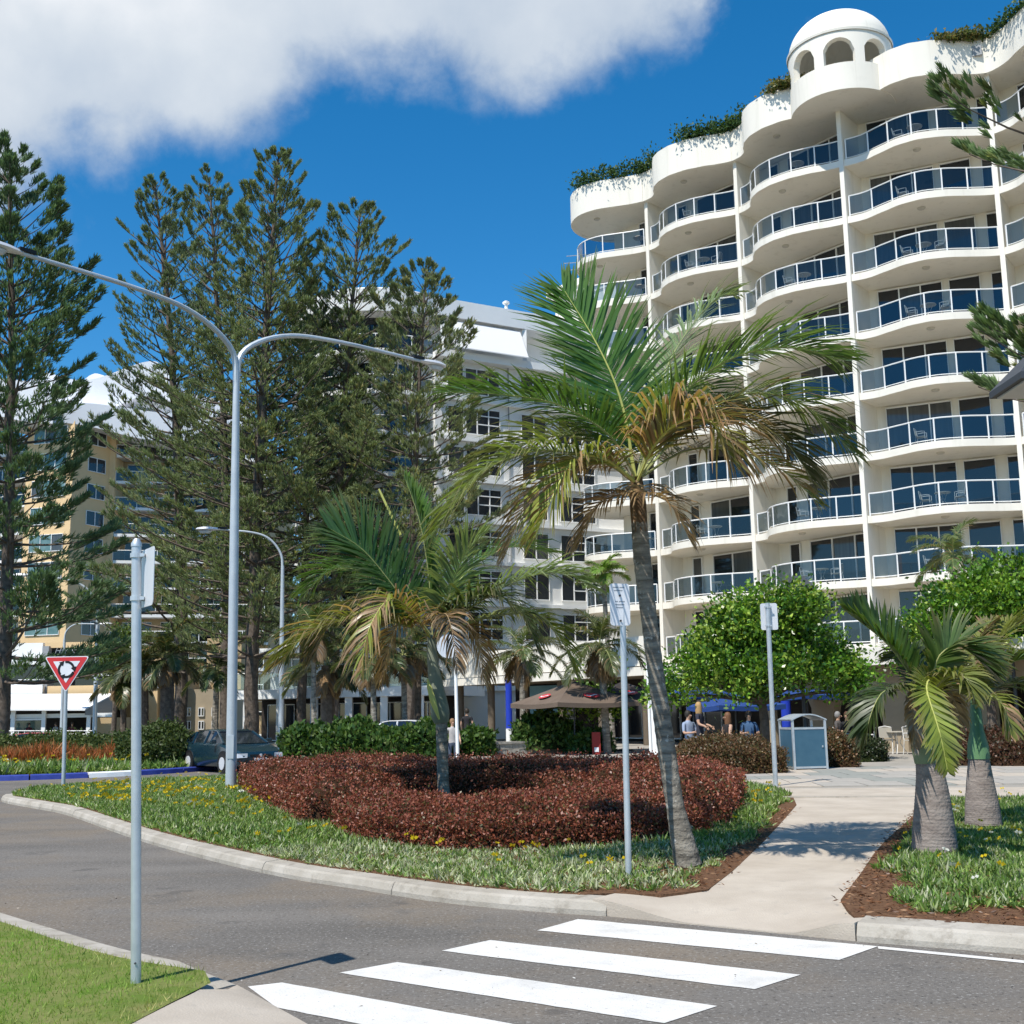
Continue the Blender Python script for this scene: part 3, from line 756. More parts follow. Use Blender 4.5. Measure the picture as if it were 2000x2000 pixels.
# ---- grey-white apartment block in the middle
ap = thing('apartment_block', 'grey white apartment block with rounded left end and banded roof behind the pines', 'building', (-3, 82, 0))
fa = V2(-5.0, 77.8); fd = V2(.865, .502); fb = fa + fd * 17; fin_ = V2(-fd.y, fd.x); fo = V2(fd.y, -fd.x)
dc, dr = V2(-9.3, 82.0), 5.6
b = MB(); b.prism([fa[:2], fb[:2], (fb + fin_ * 10)[:2], (fa + fin_ * 10)[:2]], 0, 25.2); b.build('wall', MT['greywhite'], ap)
b = MB(); b.lathe([(dr - .9, 0), (dr - .9, 25.2)], 40, (dc.x, dc.y, 0)); b.build('rounded_wall', MT['greywhite'], ap, smooth=True)
ST = 2.76
for k in range(9):
    z = 25.2 - k * ST          # slab line at the head of a storey
    s = MB(); o = 0.75 if k == 0 else 0.35
    s.prism([(fa + fo * o)[:2], (fb + fo * o)[:2], (fb + fin_ * 9)[:2], (fa + fin_ * 9)[:2]], z, z + (0.5 if k == 0 else 0.24)); s.build('floor_slab', MT['white'], ap)
    s = MB(); s.lathe([(0, z), (dr + .25, z), (dr + .25, z + 0.3), (0, z + 0.3)], 40, (dc.x, dc.y, 0)); s.build('terrace_slab', MT['white'], ap, smooth=True)
    r = MB(); arc = [(dc.x + (dr + .15) * math.cos(a), dc.y + (dr + .15) * math.sin(a)) for a in np.linspace(PI * .85, PI * 1.80, 22)]
    r.tube([(x, y, z + 1.3) for x, y in arc], 0.035, 4)
    for x, y in arc[::3]: r.box((x, y, z + .8), (.05, .05, 1.0))
    rl = r.build('railing', MT['rail'], ap)
    g = MB(); g.strip([Vector((x, y, z + .35)) for x, y in arc], [Vector((x, y, z + 1.25)) for x, y in arc]); g.build('glass_panel', MT['balglass'], rl)
    if k == 0: continue
    z0 = z + 0.30
    for (s0, s1, n) in ((0.9, 2.1, 1), (2.25, 4.9, 3), (6.6, 8.6, 2), (9.6, 12.6, 3)):
        w = window(fa + fd * s0, fa + fd * s1, fo, z0 + 0.25, z0 + 2.1, n, [MT['win'], MT['win2']], ap)
        if n == 3:
            f = MB()
            for q in (0.95, 1.55):
                a_ = fa + fd * (s0 + .95) + fo * .09; c_ = fa + fd * (s1 - .06) + fo * .09
                f.prism([a_[:2], c_[:2], (c_ + fo * .05)[:2], (a_ + fo * .05)[:2]], z0 + q, z0 + q + .07)
            f.build('transom', MT['rail'], w)
    for a in (PI * 1.02, PI * 1.2, PI * 1.38, PI * 1.56):
        q0 = dc + V2(math.cos(a), math.sin(a)) * (dr - .82); q1 = dc + V2(math.cos(a + .42), math.sin(a + .42)) * (dr - .82); nn = V2(math.cos(a + .21), math.sin(a + .21))
        window(q0, q1, nn, z0, z0 + 2.1, 2, [MT['win'], MT['win2']], ap)
    dp = MB(); q = fa + fd * 5.6 + fo * .1; dp.tube([(q.x, q.y, z + .3), (q.x, q.y, z + ST)], .05, 5); dp.build('downpipe', MT['grey'], ap)
# recessed top floor, roof band, sloping sunshade
b = MB(); b.prism([(fa + fin_ * 1.6)[:2], (fb + fin_ * 1.6)[:2], (fb + fin_ * 9)[:2], (fa + fin_ * 9)[:2]], 25.7, 28.2); b.build('top_floor', MT['greywhite'], ap)
b = MB(); b.prism([(fa + fo * .25)[:2], (fb + fo * .25)[:2], (fb + fin_ * 9)[:2], (fa + fin_ * 9)[:2]], 28.2, 29.45); b.build('roof_band', MT['white'], ap)
b = MB(); b.lathe([(0, 28.0), (dr + .4, 28.0), (dr + .5, 29.5), (dr - .4, 29.9), (dr * .55, 30.6), (0, 31.0)], 48, (dc.x, dc.y, 0)); b.build('rounded_roof', MT['white'], ap, smooth=True)
b = MB(); b.lathe([(dr - 1.1, 25.4), (dr - 1.1, 28.1)], 40, (dc.x, dc.y, 0)); b.build('top_glazing', MT['win'], ap, smooth=True)
b = MB(); q0, q1 = fa + fd * 1.4, fa + fd * 6.6
A_ = [q0 + fo * .15 + Vector((0, 0, 27.9)), q1 + fo * .15 + Vector((0, 0, 27.9))]; B_ = [q0 - fd * .7 + fo * 1.25 + Vector((0, 0, 25.75)), q1 + fo * 1.25 + Vector((0, 0, 25.75))]
b.add(A_ + B_ + [p + Vector((0, 0, .08)) for p in A_ + B_], [(0, 2, 3, 1), (4, 5, 7, 6), (2, 6, 7, 3), (0, 4, 6, 2), (1, 3, 7, 5)]); b.build('sunshade', MT['canvas'], ap)
b = MB(); q = fa + fd * 7 + fo * .05; b.box((q.x, q.y, 26.95), (.3, .3, 2.48)); q = fa + fd * .6 + fo * .05; b.box((q.x, q.y, 26.95), (.3, .3, 2.48)); b.build('roof_post', MT['white'], ap)
b = MB(); q = fa + fd * 5.6; b.tube([(q.x, q.y, 29.4), (q.x, q.y, 30.1)], .12, 8); b.lathe([(.0, .5), (.25, .42), (.25, .3), (0, .28)], 8, (q.x, q.y, 29.6)); b.build('roof_vent', MT['white'], ap)
# low terrace building at its foot
tb = thing('terrace_building', 'low building with white balustraded terrace on columns beneath the apartment block', 'building', (-12, 75, 0))
t0, t1 = V2(-17.0, 74.0), V2(-4.6, 69.6); td = (t1 - t0).normalized(); tn = V2(-td.y, td.x); L_ = (t1 - t0).length
b = MB(); b.prism([t0[:2], t1[:2], (t1 + tn * 8)[:2], (t0 + tn * 8)[:2]], 2.75, 3.3); b.build('terrace_slab', MT['white'], tb)
for k in range(8):
    q0 = t0 + td * (L_ * k / 8 + .05); q1 = t0 + td * (L_ * (k + 1) / 8 - .05); g = MB(); g.beam(q0 + Vector((0, 0, 3.32)), q1 + Vector((0, 0, 3.32)), .03, .95); g.build('balustrade_panel', MT['clearglass'], tb)
b = MB(); b.tube([(t0 + td * 0).to_tuple()[:2] + (4.3,), t1.to_tuple()[:2] + (4.3,)], .04, 5); b.build('handrail', MT['rail'], tb)
for k in range(6):
    q = t0 + td * (0.6 + k * 2.3) + tn * .35; b = MB(); b.box((q.x, q.y, 1.4), (.42, .42, 2.7)); b.build('column', MT['greywhite'], tb)
b = MB(); b.prism([(t0 + tn * 3)[:2], (t1 + tn * 3)[:2], (t1 + tn * 3.4)[:2], (t0 + tn * 3.4)[:2]], 0.1, 2.75); b.build('shop_wall', MT['shopshade'], tb)
for k in range(5):
    window(t0 + td * (0.5 + k * 2.5) + tn * 3, t0 + td * (2.4 + k * 2.5) + tn * 3, V2(-tn.x, -tn.y), 0.2, 2.45, 2, [MT['win'], MT['win2']], tb)
# upper storey wall seen above the terrace
b = MB(); b.prism([(t0 + tn * 4)[:2], (t1 + tn * 4)[:2], (t1 + tn * 8)[:2], (t0 + tn * 8)[:2]], 3.3, 5.6); b.build('upper_wall', MT['greywhite'], tb)
b = MB(); b.prism([(t0 + tn * 2.6)[:2], (t1 + tn * 2.6)[:2], (t1 + tn * 8)[:2], (t0 + tn * 8)[:2]], 5.6, 5.95); b.build('upper_roof', MT['white'], tb)
for k in range(4): window(t0 + td * (0.8 + k * 3) + tn * 4, t0 + td * (3.2 + k * 3) + tn * 4, V2(-tn.x, -tn.y), 3.5, 5.3, 3, [MT['win']], tb)

# ---- yellow apartment tower with wavy roofs
ye = thing('apartment_tower', 'yellow apartment tower with wavy white roofs behind the leftmost pines', 'building', (-44, 122, 0))
K0 = V2(-43.9, 118.0); dl = V2(-.955, .297).normalized(); ds = V2(.46, .89).normalized()
KL = K0 + dl * 5.6; KS = K0 + ds * 4.8; dr_ = V2(.975, .22).normalized(); KR = KS + dr_ * 16; KLL = KL + V2(-.9, .43).normalized() * 12
b = MB(); b.prism([K0[:2], KS[:2], (KS + V2(0, 14))[:2], (KL + V2(0, 14))[:2], KL[:2]], 0, 31.5); b.build('bay_tower', MT['cream'], ye)
b = MB(); b.prism([(KS + V2(.3, 2.2))[:2], (KR + V2(0, 2.2))[:2], (KR + V2(0, 16))[:2], (KS + V2(.3, 16))[:2]], 0, 30.5); b.build('right_wing', MT['tan'], ye)
b = MB(); b.prism([(KL + V2(-.2, 2.6))[:2], (KLL + V2(0, 2.6))[:2], (KLL + V2(0, 16))[:2], (KL + V2(-.2, 16))[:2]], 0, 30.0); b.build('left_wing', MT['tan'], ye)
b = MB(); b.prism([(KS)[:2], (KS + V2(.65, -.15))[:2], (KS + V2(.75, 2.1))[:2], (KS + V2(.1, 2.1))[:2]], 0, 31); b.build('corner_pier', MT['cream'], ye)
nl_ = V2(dl.y, -dl.x); nl_ = -nl_ if nl_.y > 0 else nl_
ns_ = V2(ds.y, -ds.x)
for k in range(11):
    zt = 11.75 + (k - 3) * 2.77
    w = window(K0 + dl * 4.75, K0 + dl * 0.75, nl_, zt - 1.75, zt, 3, [MT['teal'], MT['win2']], ye)
    window(K0 + ds * 1.9, K0 + ds * 4.2, ns_, zt - 1.7, zt - 0.2, 2, [MT['win']], ye)
    for (q0, q1) in ((KS + V2(.7, 0), KR), (KL, KLL)):
        s = MB(); back = V2(0, 2.4); s.prism([q0[:2], q1[:2], (q1 + back)[:2], (q0 + back)[:2]], zt - 2.55, zt - 2.25); bl = s.build('balcony', MT['greywhite'], ye)
        a_, c_ = (q0, q1) if q0.x < q1.x else (q1, q0); u_ = (c_ - a_).normalized(); n_ = V2(-u_.y, u_.x); LL = (c_ - a_).length
        r = MB(); r.tube([(a_ + n_ * .08).to_tuple()[:2] + (zt - 1.2,), (c_ + n_ * .08).to_tuple()[:2] + (zt - 1.2,)], .04, 4)
        for j in range(8): p = a_ + u_ * (LL * j / 7) + n_ * .08; r.box((p.x, p.y, zt - 1.72), (.06, .06, 1.04))
        r.build('railing', MT['rail'], bl)
        g = MB(); g.beam(a_ + n_ * .08 + Vector((0, 0, zt - 2.2)), c_ + n_ * .08 + Vector((0, 0, zt - 2.2)), .02, .95); g.build('glass_panel', MT['balglass'], bl)
        w0 = a_ + V2(0, 2.28 if a_.x > -44 else 2.5)
        for j in range(4): window(w0 + u_ * (LL * (j + .12) / 4), w0 + u_ * (LL * (j + .88) / 4), V2(u_.y, -u_.x), zt - 2.2, zt - .1, 2, [MT['win'], MT['teal']], ye)
def wavy(x0, x1, y0, y1, zt, amp, h, ph, waves=1.0):
    b = MB(); n = 30; T = []; Bt = []
    for i in range(n + 1):
        t = i / n; x = x0 + (x1 - x0) * t; y = y0 + (y1 - y0) * t; z = zt + amp * math.sin(ph + 2 * PI * waves * t); e = min(1, min(t, 1 - t) * 7)
        T.append(Vector((x, y, z - h * .55 * (1 - math.sqrt(e))))); Bt.append(Vector((x, y + .4, z - h + .5 * math.sin(ph + 1 + 2 * PI * waves * t))))
    b.strip(Bt, T); b.strip(T, [p + Vector((0, 11, -.6)) for p in T]); b.strip([p + Vector((0, 9, 0)) for p in Bt], Bt)
    b.build('wavy_roof', MT['roofwhite'], ye, smooth=True)
wavy(-58, -45.5, 117, 116, 35.3, 0.5, 3.6, 0.4, .6); wavy(-49.5, -34.5, 119.5, 120, 37.2, 1.0, 4.0, 2.4, 1.0); wavy(-48.5, -31.5, 117, 119.5, 32.8, 0.5, 2.4, 0.2, .8); wavy(-40.0, -27.5, 122, 124, 35.6, 0.7, 2.6, 1.0, .7); wavy(-47, -37, 128, 128, 38.6, 0.9, 2.6, 1.4, .8)

# ---- low restaurant in front of the tower
re = thing('restaurant', 'two storey white restaurant with a long white awning at the left edge', 'restaurant', (-34, 88, 0))
def rbox(name, x0, x1, y0, y1, Y, th, m, parent=re, d=0.0):
    """block whose face spans the surveyed pixels at distance Y"""
    a = at(x0, y0, Y); c = at(x1, y1, Y); b = MB(); b.box(((a.x + c.x) / 2, Y + th / 2 + d, (a.z + c.z) / 2), (abs(c.x - a.x), th, abs(a.z - c.z))); return b.build(name, m, parent)
rbox('wall', -60, 236, 1268, 1458, 92.5, 6, MT['shopshade'])
rbox('upper_fascia', -60, 82, 1258, 1297, 88.5, 1.0, MT['white'])
rbox('side_pier', 83, 91, 1262, 1362, 88, 1.2, MT['grey'])
rbox('balcony_front', -60, 82, 1338, 1362, 87.5, .4, MT['white'])
rbox('balcony_front', 93, 214, 1340, 1358, 87.8, .4, MT['cream'])
rbox('balcony_floor', -60, 236, 1357, 1361, 88, 4.5, MT['greywhite'])
def text_mesh(fc, parent):
    t = bpy.data.objects.new('tmp', fc); COL.objects.link(t); bpy.context.view_layer.update()
    me = bpy.data.meshes.new_from_object(t.evaluated_get(bpy.context.evaluated_depsgraph_get())); bpy.data.objects.remove(t); me.name = 'lettering'
    return link('lettering', me, parent)
sg = rbox('sign_board', 101, 172, 1263, 1279, 88.6, .25, MT['black'])
fc = bpy.data.curves.new('lettering', 'FONT'); fc.body = "Hanno's"; fc.size = 0.62; fc.shear = 0.35; fc.extrude = 0.01; fc.materials.append(MT['white'])
fo_ = text_mesh(fc, sg); p = at(106, 1277, 88.6); fo_.location = (p.x - re.location.x, 88.57 - re.location.y, p.z + .02); fo_.rotation_euler = (PI / 2, 0, 0)
rbox('eave', 88, 226, 1255, 1263, 88.3, 5, MT['cream'])
rbox('glass_front', -60, 82, 1300, 1337, 90.5, .1, MT['win']); rbox('glass_front', 93, 214, 1282, 1338, 90.8, .1, MT['win'])
# bright frames on the upper floor
fr = MB()
for (x0, x1, y0, y1) in ((36, 80, 1327, 1329), (36, 37.5, 1329, 1338), (78.5, 80, 1329, 1338), (93, 214, 1318, 1319.5)):
    a = at(x0, y0, 88.2); c = at(x1, y1, 88.2); fr.box(((a.x + c.x) / 2, 88.2, (a.z + c.z) / 2), (abs(c.x - a.x), .08, abs(a.z - c.z)))
fr.build('upper_railing', MT['rail'], re)
aw = MB(); tl, tr, bl_, br = at(-60, 1359, 87.4), at(224, 1357, 87.4), at(-60, 1388, 83.6), at(166, 1388, 83.6)
aw.add([tl, tr, br, bl_] + [p + Vector((0, 0, .1)) for p in (tl, tr, br, bl_)], [(0, 1, 2, 3), (7, 6, 5, 4), (3, 2, 6, 7), (1, 5, 6, 2), (0, 3, 7, 4)]); aw.build('awning', MT['canvas'], re)
sd = MB(); q = at(224, 1396, 87.4); sd.add([tr, Vector((tr.x, tr.y, q.z)), Vector((br.x, br.y, br.z - .3)), br], [(0, 1, 2, 3)]); sd.add([tr + V2(.06, 0), Vector((tr.x + .06, tr.y, q.z)), Vector((br.x + .06, br.y, br.z - .3)), br + V2(.06, 0)], [(3, 2, 1, 0)]); sd.build('awning_side', MT['grey'], re)
for x in (24, 84, 172): rbox('post', x - 2.4, x + 2.4, 1388, 1452, 84.2, .16, MT['white'])
rbox('beam', -60, 226, 1397, 1400, 84.5, .12, MT['white']); rbox('beam', 30, 84, 1404, 1406.5, 84.4, .1, MT['white'])
rbox('side_wall', 186, 226, 1402, 1455, 85, 3, MT['tan'])
rl_ = MB()
for y in (1427.5, 1434): 
    a = at(-60, y, 83.8); c = at(186, y, 83.8); rl_.tube([a, c], .035, 4)
for x in range(-60, 190, 12): rl_.tube([at(x, 1427.5, 83.8), at(x, 1456, 83.8)], .03, 4)
rl_.build('railing', MT['greywhite'], re)
for x0 in (60, 72): rbox('wind_screen', x0, x0 + 10, 1437, 1452, 83.6, .05, MT['clearglass'])
rbox('glass_front', 30, 80, 1408, 1426, 86, .06, MT['teal'])

# ---- tan building behind the date palms
tn_ = thing('tan_building', 'low tan rendered building with small square windows behind the blue car', 'building', (-25, 96, 0))
def rb2(*a): return rbox(*a, parent=tn_)
rb2('wall', 341, 440, 1347, 1466, 95, 7, MT['beige'])
rb2('tall_wing', 226, 341, 1286, 1466, 93.5, 8, MT['tan'])
rb2('pier', 238, 256, 1300, 1466, 93.0, .5, MT['tan']); rb2('pier', 288, 304, 1345, 1466, 93.0, .5, MT['cream'])
rb2('shutter', 292, 311, 1303, 1344, 92.9, .5, MT['grey'])
rb2('shutter', 238, 259, 1330, 1345, 92.9, .05, MT['grey'])
for yy in (1382, 1408, 1434):
    for x in (362, 388, 414):
        a = at(x, yy, 95); c = at(x + 11, yy + 17, 95)
        window(V2(a.x, 95), V2(c.x, 95), V2(0, -1), c.z, a.z, 2, [MT['win']], tn_)
rb2('upper_wing', 405, 470, 1247, 1346, 101, 6, MT['tan'])
# ---- small sunlit cream wall with railing further along the road
cw = thing('cream_wall', 'small sunlit cream garden wall between the pine trunk and the terrace', 'wall', (-16, 80, 0))
rbox('wall_panel', 498, 528, 1398, 1446, 80, .5, MT['cream'], cw); rbox('white_base', 498, 540, 1434, 1452, 79, .5, MT['white'], cw)

# ================================================================== SHOP ARCADE AT THE HOTEL'S FOOT
ar = thing('shop_arcade', 'long low white shop canopy with dark shops and arches at the foot of the hotel', 'shops', (6, 55, 0))
P0, P1, P2, P3, P4 = V2(-4.3, 70.4), V2(5.9, 54.3), V2(12.2, 41.2), V2(18, 30.5), V2(24, 19.5)
def inw(a, c, k): d = (c - a).normalized(); return V2(-d.y, d.x) * -k if V2(-d.y, d.x).x < 0 else V2(-d.y, d.x) * k
IN = V2(.86, .5).normalized()
for (a, c, z0, z1, nm) in ((P0, P1, 3.22, 4.98, 'upper'), (P1, P2, 3.05, 3.62, 'low'), (P2, P3, 3.05, 3.62, 'low'), (P3, P4, 3.05, 3.62, 'low')):
    b = MB()
    if nm == 'upper':
        b.beam(a + Vector((0, 0, 3.65)), c + Vector((0, 0, 3.65)), .25, 1.33); f1 = b.build('fascia', MT['hotel'], ar)
        b = MB(); o = IN * .0; q = (c - a).normalized(); n = V2(q.y, -q.x) * .12; n = -n if n.x > 0 else n
        b.beam(a + n + Vector((0, 0, 3.22)), c + n + Vector((0, 0, 3.22)), .25, .38); b.build('fascia', MT['hotel'], ar)
    else:
        b.beam(a + Vector((0, 0, z0)), c + Vector((0, 0, z0)), .3, z1 - z0); b.build('fascia', MT['hotel'], ar)
    r = MB(); r.prism([(a + IN * .16)[:2], (c + IN * .16)[:2], (c + IN * 9)[:2], (a + IN * 9)[:2]], z0 + .06, z0 + .3); r.build('canopy_roof', MT['beige'], ar)
    r = MB(); r.prism([(a + IN * 5.0)[:2], (c + IN * 5.0)[:2], (c + IN * 5.3)[:2], (a + IN * 5.3)[:2]], .1, z0 + .05); r.build('shop_wall', MT['shopshade'], ar)
# columns along the canopy and glazed shop fronts
d01 = (P1 - P0).normalized(); n01 = -IN
for k in range(6):
    q = P0 + d01 * (1.2 + k * 3.4) + IN * .6; b = MB(); b.lathe([(.2, .1), (.2, 3.25)], 14, (q.x, q.y, 0)); b.build('column', MT['colshade'], ar, smooth=True)
for k in range(6):
    q0 = P0 + d01 * (0.8 + k * 3.0) + IN * 4.95; q1 = q0 + d01 * 2.5
    if k in (1, 3, 4, 5): window(q0, q1, n01, .25, 2.7, 2, [MT['win']], ar)
q = P0 + d01 * 6.0 + IN * 2.2; b = MB(); b.beam(q + Vector((0, 0, 1.6)), q + d01 * 1.8 + V2(.9, .2) + Vector((0, 0, 1.6)), .06, 1.5); b.build('shop_blind', MT['screen'], ar)
# arches
d12 = (P2 - P1).normalized(); W0 = P1 + d12 * 7.0 + IN * .9; d23 = (P4 - P2).normalized(); W1 = W0 + d23 * 32
Lw = (W1 - W0).length; n = 260; T = []; seg_on = []
b = MB(); pitch, ow = 3.55, 2.55
def arch_h(s):
    x = (s % pitch) - pitch / 2
    return None if abs(x) > ow / 2 else 1.15 + 1.30 * math.sqrt(max(0, 1 - (2 * x / ow) ** 2))
for i in range(n):
    s0, s1 = Lw * i / n, Lw * (i + 1) / n; h0, h1 = arch_h(s0), arch_h(s1)
    p0, p1 = W0 + d23 * s0, W0 + d23 * s1; m = IN * .35
    zl0, zl1 = (.1, .1) if (h0 is None or h1 is None) else (h0, h1)
    b.add([(p0.x, p0.y, zl0), (p1.x, p1.y, zl1), (p1.x, p1.y, 3.1), (p0.x, p0.y, 3.1), (p0.x + m.x, p0.y + m.y, zl0), (p1.x + m.x, p1.y + m.y, zl1), (p1.x + m.x, p1.y + m.y, 3.1), (p0.x + m.x, p0.y + m.y, 3.1)],
          [(0, 1, 2, 3), (5, 4, 7, 6), (0, 4, 5, 1)] + ([(1, 5, 6, 2)] if h1 is not None and h0 is None or (arch_h(Lw * (i + 2) / n) is not None and h1 is None) else []) + [(4, 0, 3, 7)])
b.build('arch_wall', MT['beige'], ar)
# ================================================================== VEGETATION
def prof(d, w=0.35):
    x = np.clip(d / w, 0, 1); return np.sqrt(1 - (1 - x) ** 2)
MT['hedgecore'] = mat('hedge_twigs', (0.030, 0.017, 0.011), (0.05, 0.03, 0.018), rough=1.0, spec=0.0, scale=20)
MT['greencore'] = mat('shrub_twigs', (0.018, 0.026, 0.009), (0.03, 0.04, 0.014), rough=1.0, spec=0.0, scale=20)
def line_dist(L, X, Y):
    return np.min([edge_dist([a, c], X, Y) for a, c in zip(L, L[1:])], axis=0)
def hedge(name, label, poly, h, palette, weights, n, leaf, core, cat='hedge', group=None, z0=0.12, seed=0.0, m=None, lump=0.17, w=0.48, up=0.55):
    cx = sum(p[0] for p in poly) / len(poly); cy = sum(p[1] for p in poly) / len(poly)
    t = thing(name, label, cat, (cx, cy, z0), 0, group)
    def hz(X, Y, d): return h * prof(d, w) * (1 + lump * wob(X, Y, 1.3, seed) + lump * .7 * wob(X, Y, 4.1, seed + 2))
    xs = [p[0] for p in poly]; ys = [p[1] for p in poly]; st = max(0.10, (max(xs) - min(xs)) / 60)
    gx = np.arange(min(xs) - st, max(xs) + 2 * st, st); gy = np.arange(min(ys) - st, max(ys) + 2 * st, st)
    X, Y = np.meshgrid(gx, gy); ins = inside(poly, X, Y); d = np.where(ins, edge_dist(poly, X, Y), 0)
    Z = z0 + np.where(ins, hz(X, Y, np.maximum(d - .04, 0)) * .93, 0)
    V = np.stack([X, Y, Z], -1).reshape(-1, 3); nx = len(gx); idx = np.arange(len(V)).reshape(X.shape)
    q = np.stack([idx[:-1, :-1], idx[:-1, 1:], idx[1:, 1:], idx[1:, :-1]], -1).reshape(-1, 4); keep = ins.ravel()[q].any(1)
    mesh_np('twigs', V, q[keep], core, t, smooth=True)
    P = sample_poly(poly, n); d = edge_dist(poly, P[:, 0], P[:, 1]); z = hz(P[:, 0], P[:, 1], d) * (RNG.uniform(.84, 1.05, n) + .16 * RNG.random(n) ** 7)
    A1 = np.column_stack([P, z0 + z])
    # sides
    L = np.array([math.hypot(poly[i][0] - poly[(i + 1) % len(poly)][0], poly[i][1] - poly[(i + 1) % len(poly)][1]) for i in range(len(poly))])
    ns = int(n * .55); e = RNG.choice(len(poly), ns, p=L / L.sum()); tt = RNG.random(ns); pa = np.array(poly)
    S = pa[e] * (1 - tt[:, None]) + pa[(e + 1) % len(poly)] * tt[:, None]; S += RNG.normal(0, .045, S.shape)
    A2 = np.column_stack([S, z0 + h * RNG.uniform(.02, .85, ns) * (1 + lump * wob(S[:, 0], S[:, 1], 1.3, seed))])
    A = np.concatenate([A1, A2]); N = len(A)
    D = RNG.normal(size=(N, 3)); D[:, 2] += up; 
    V, F = scatter(A, unit(D), LEAF, RNG.uniform(.7, 1.3, N) * leaf)
    base = pick(N, palette, weights); rel = ((A[:, 2] - z0) / h)
    c = tint(N, 4, (1, 1, 1), .22, .07) * np.repeat(base, 4, 0)
    mesh_np('foliage', V, F, m or MT['dryleaf'], t, c)
    return t
RED = [(.30, .088, .046), (.18, .055, .034), (.42, .16, .09), (.12, .10, .03)]
BRN = [(.15, .085, .036), (.19, .10, .045), (.09, .085, .028), (.26, .165, .075)]
GRN = [(.055, .12, .022), (.09, .17, .03), (.035, .08, .018), (.13, .19, .045)]
hedge('hedge', 'low dense red brown hedge across the front of the garden bed', [(-2.5, 16.9), (-1.75, 14.9), (-0.8, 14.1), (.3, 13.85), (1.4, 14.4), (2.45, 15.9), (2.0, 17.1), (0.6, 17.4), (-0.8, 16.9), (-1.7, 17.7)], .46, RED, [4, 3.4, 1.4, 1.4], 36000, .038, MT['hedgecore'], seed=.3)
hedge('hedge', 'taller red brown hedge curving round behind the shorter palm', [(-6.1, 27.2), (-5.0, 23.5), (-4.0, 20.8), (-3.0, 17.6), (-1.95, 17.95), (-1.9, 20.4), (-.3, 21.4), (1.0, 20.3), (1.6, 18.2), (2.1, 17.0), (2.75, 16.4), (3.2, 18.4), (4.0, 21.9), (2.6, 24.6), (0, 25.4), (-3.5, 27.3)], .62, RED, [4, 3.4, 1.4, 1], 52000, .045, MT['hedgecore'], seed=1.7)
hedge('hedge', 'clipped brown green hedge left of the litter bin', [(4.0, 29.5), (5.2, 29.0), (6.4, 29.2), (6.55, 31.6), (5.0, 32.2), (3.9, 31.4)], .74, BRN, [3, 2, 3, 1], 15000, .06, MT['hedgecore'], group='low hedges along the plaza', seed=2.2)
hedge('hedge', 'narrow brown green hedge just right of the litter bin', [(7.85, 31.6), (8.7, 31.3), (9.0, 33.2), (8.0, 33.6)], .80, BRN, [3, 2, 4, 1], 4500, .075, MT['hedgecore'], group='low hedges along the plaza', seed=3.1)
hedge('shrub', 'small dark rounded bush in front of the cafe chairs', [(9.95 + .68 * math.cos(a), 35.3 + .68 * math.sin(a)) for a in np.linspace(0, 2 * PI, 14)[:-1]], .68, [(.03, .05, .016), (.045, .06, .02)], [1, 1], 3000, .08, MT['greencore'], cat='shrub', w=.62)
hedge('hedge', 'reddish brown hedge behind the two bottle palms', [(11.2, 31.2), (13, 30.3), (17, 29.2), (17.4, 31.4), (13.5, 32.9), (11.4, 33.2)], .78, [(.09, .042, .022), (.13, .055, .03), (.06, .05, .02)], [3, 2, 2], 9000, .08, MT['hedgecore'], group='low hedges along the plaza', seed=4.4)
# leafy shrubs in the middle distance
for k, (x, y, r, h, lab) in enumerate([(-7.6, 45.5, 1.0, 1.15, 'green leafy shrub at the left end of the row behind the red hedge'), (-5.9, 44.6, 1.1, 1.25, 'green leafy shrub below the thick date palm trunk'), (-4.4, 44.2, 1.0, 1.0, 'green leafy shrub in front of the parked white car'),
                                       (-3.1, 44.3, .95, 1.2, 'green leafy shrub just left of the shorter palm trunk'), (-1.5, 45.2, .6, .95, 'small green shrub beside the thin white pole behind the palm'), (1.15, 46.6, 1.15, 1.15, 'bright green mounded shrub on the stone planter'), (2.75, 45.6, .7, .75, 'small green shrub beside the red box')]):
    hedge('shrub', lab, [(x + r * 1.15 * math.cos(a), y + r * .8 * math.sin(a)) for a in np.linspace(0, 2 * PI, 14)[:-1]], h, GRN, [3, 3, 2, 1.5], 1500, .20, MT['greencore'], cat='shrub', group='green shrubs in front of the shops', seed=k, m=MT['leaf'], w=r * .75, up=.9, z0=.12 if k != 5 else .3)
hedge('shrub', 'bushy green shrub at the right end of the roundabout island', [(-11.7 + 1.3 * math.cos(a), 40 + 1.4 * math.sin(a)) for a in np.linspace(0, 2 * PI, 14)[:-1]], 1.25, [(.07, .10, .025), (.10, .14, .04), (.05, .075, .02)], [2, 2, 2], 4200, .11, MT['greencore'], cat='shrub', m=MT['leaf'], w=1.0)
hedge('shrub', 'dark rounded bush at the far left of the roundabout island', [(-21.5 + 1.6 * math.cos(a), 46 + 1.2 * math.sin(a)) for a in np.linspace(0, 2 * PI, 14)[:-1]], .95, [(.04, .04, .02), (.06, .055, .03)], [1, 1], 2500, .11, MT['greencore'], cat='shrub', w=.9)

hedge('shrub', 'long bank of low green shrubs along the back of the roundabout island', [(-22.0, 44.0), (-19, 42.6), (-15, 43.4), (-12.2, 43.2), (-11.6, 45), (-15, 47), (-21, 46.5)], .95, [(.09, .13, .035), (.13, .17, .05), (.06, .09, .025)], [2, 2, 2], 6000, .12, MT['greencore'], cat='shrub', m=MT['leaf'], w=.9, lump=.2)
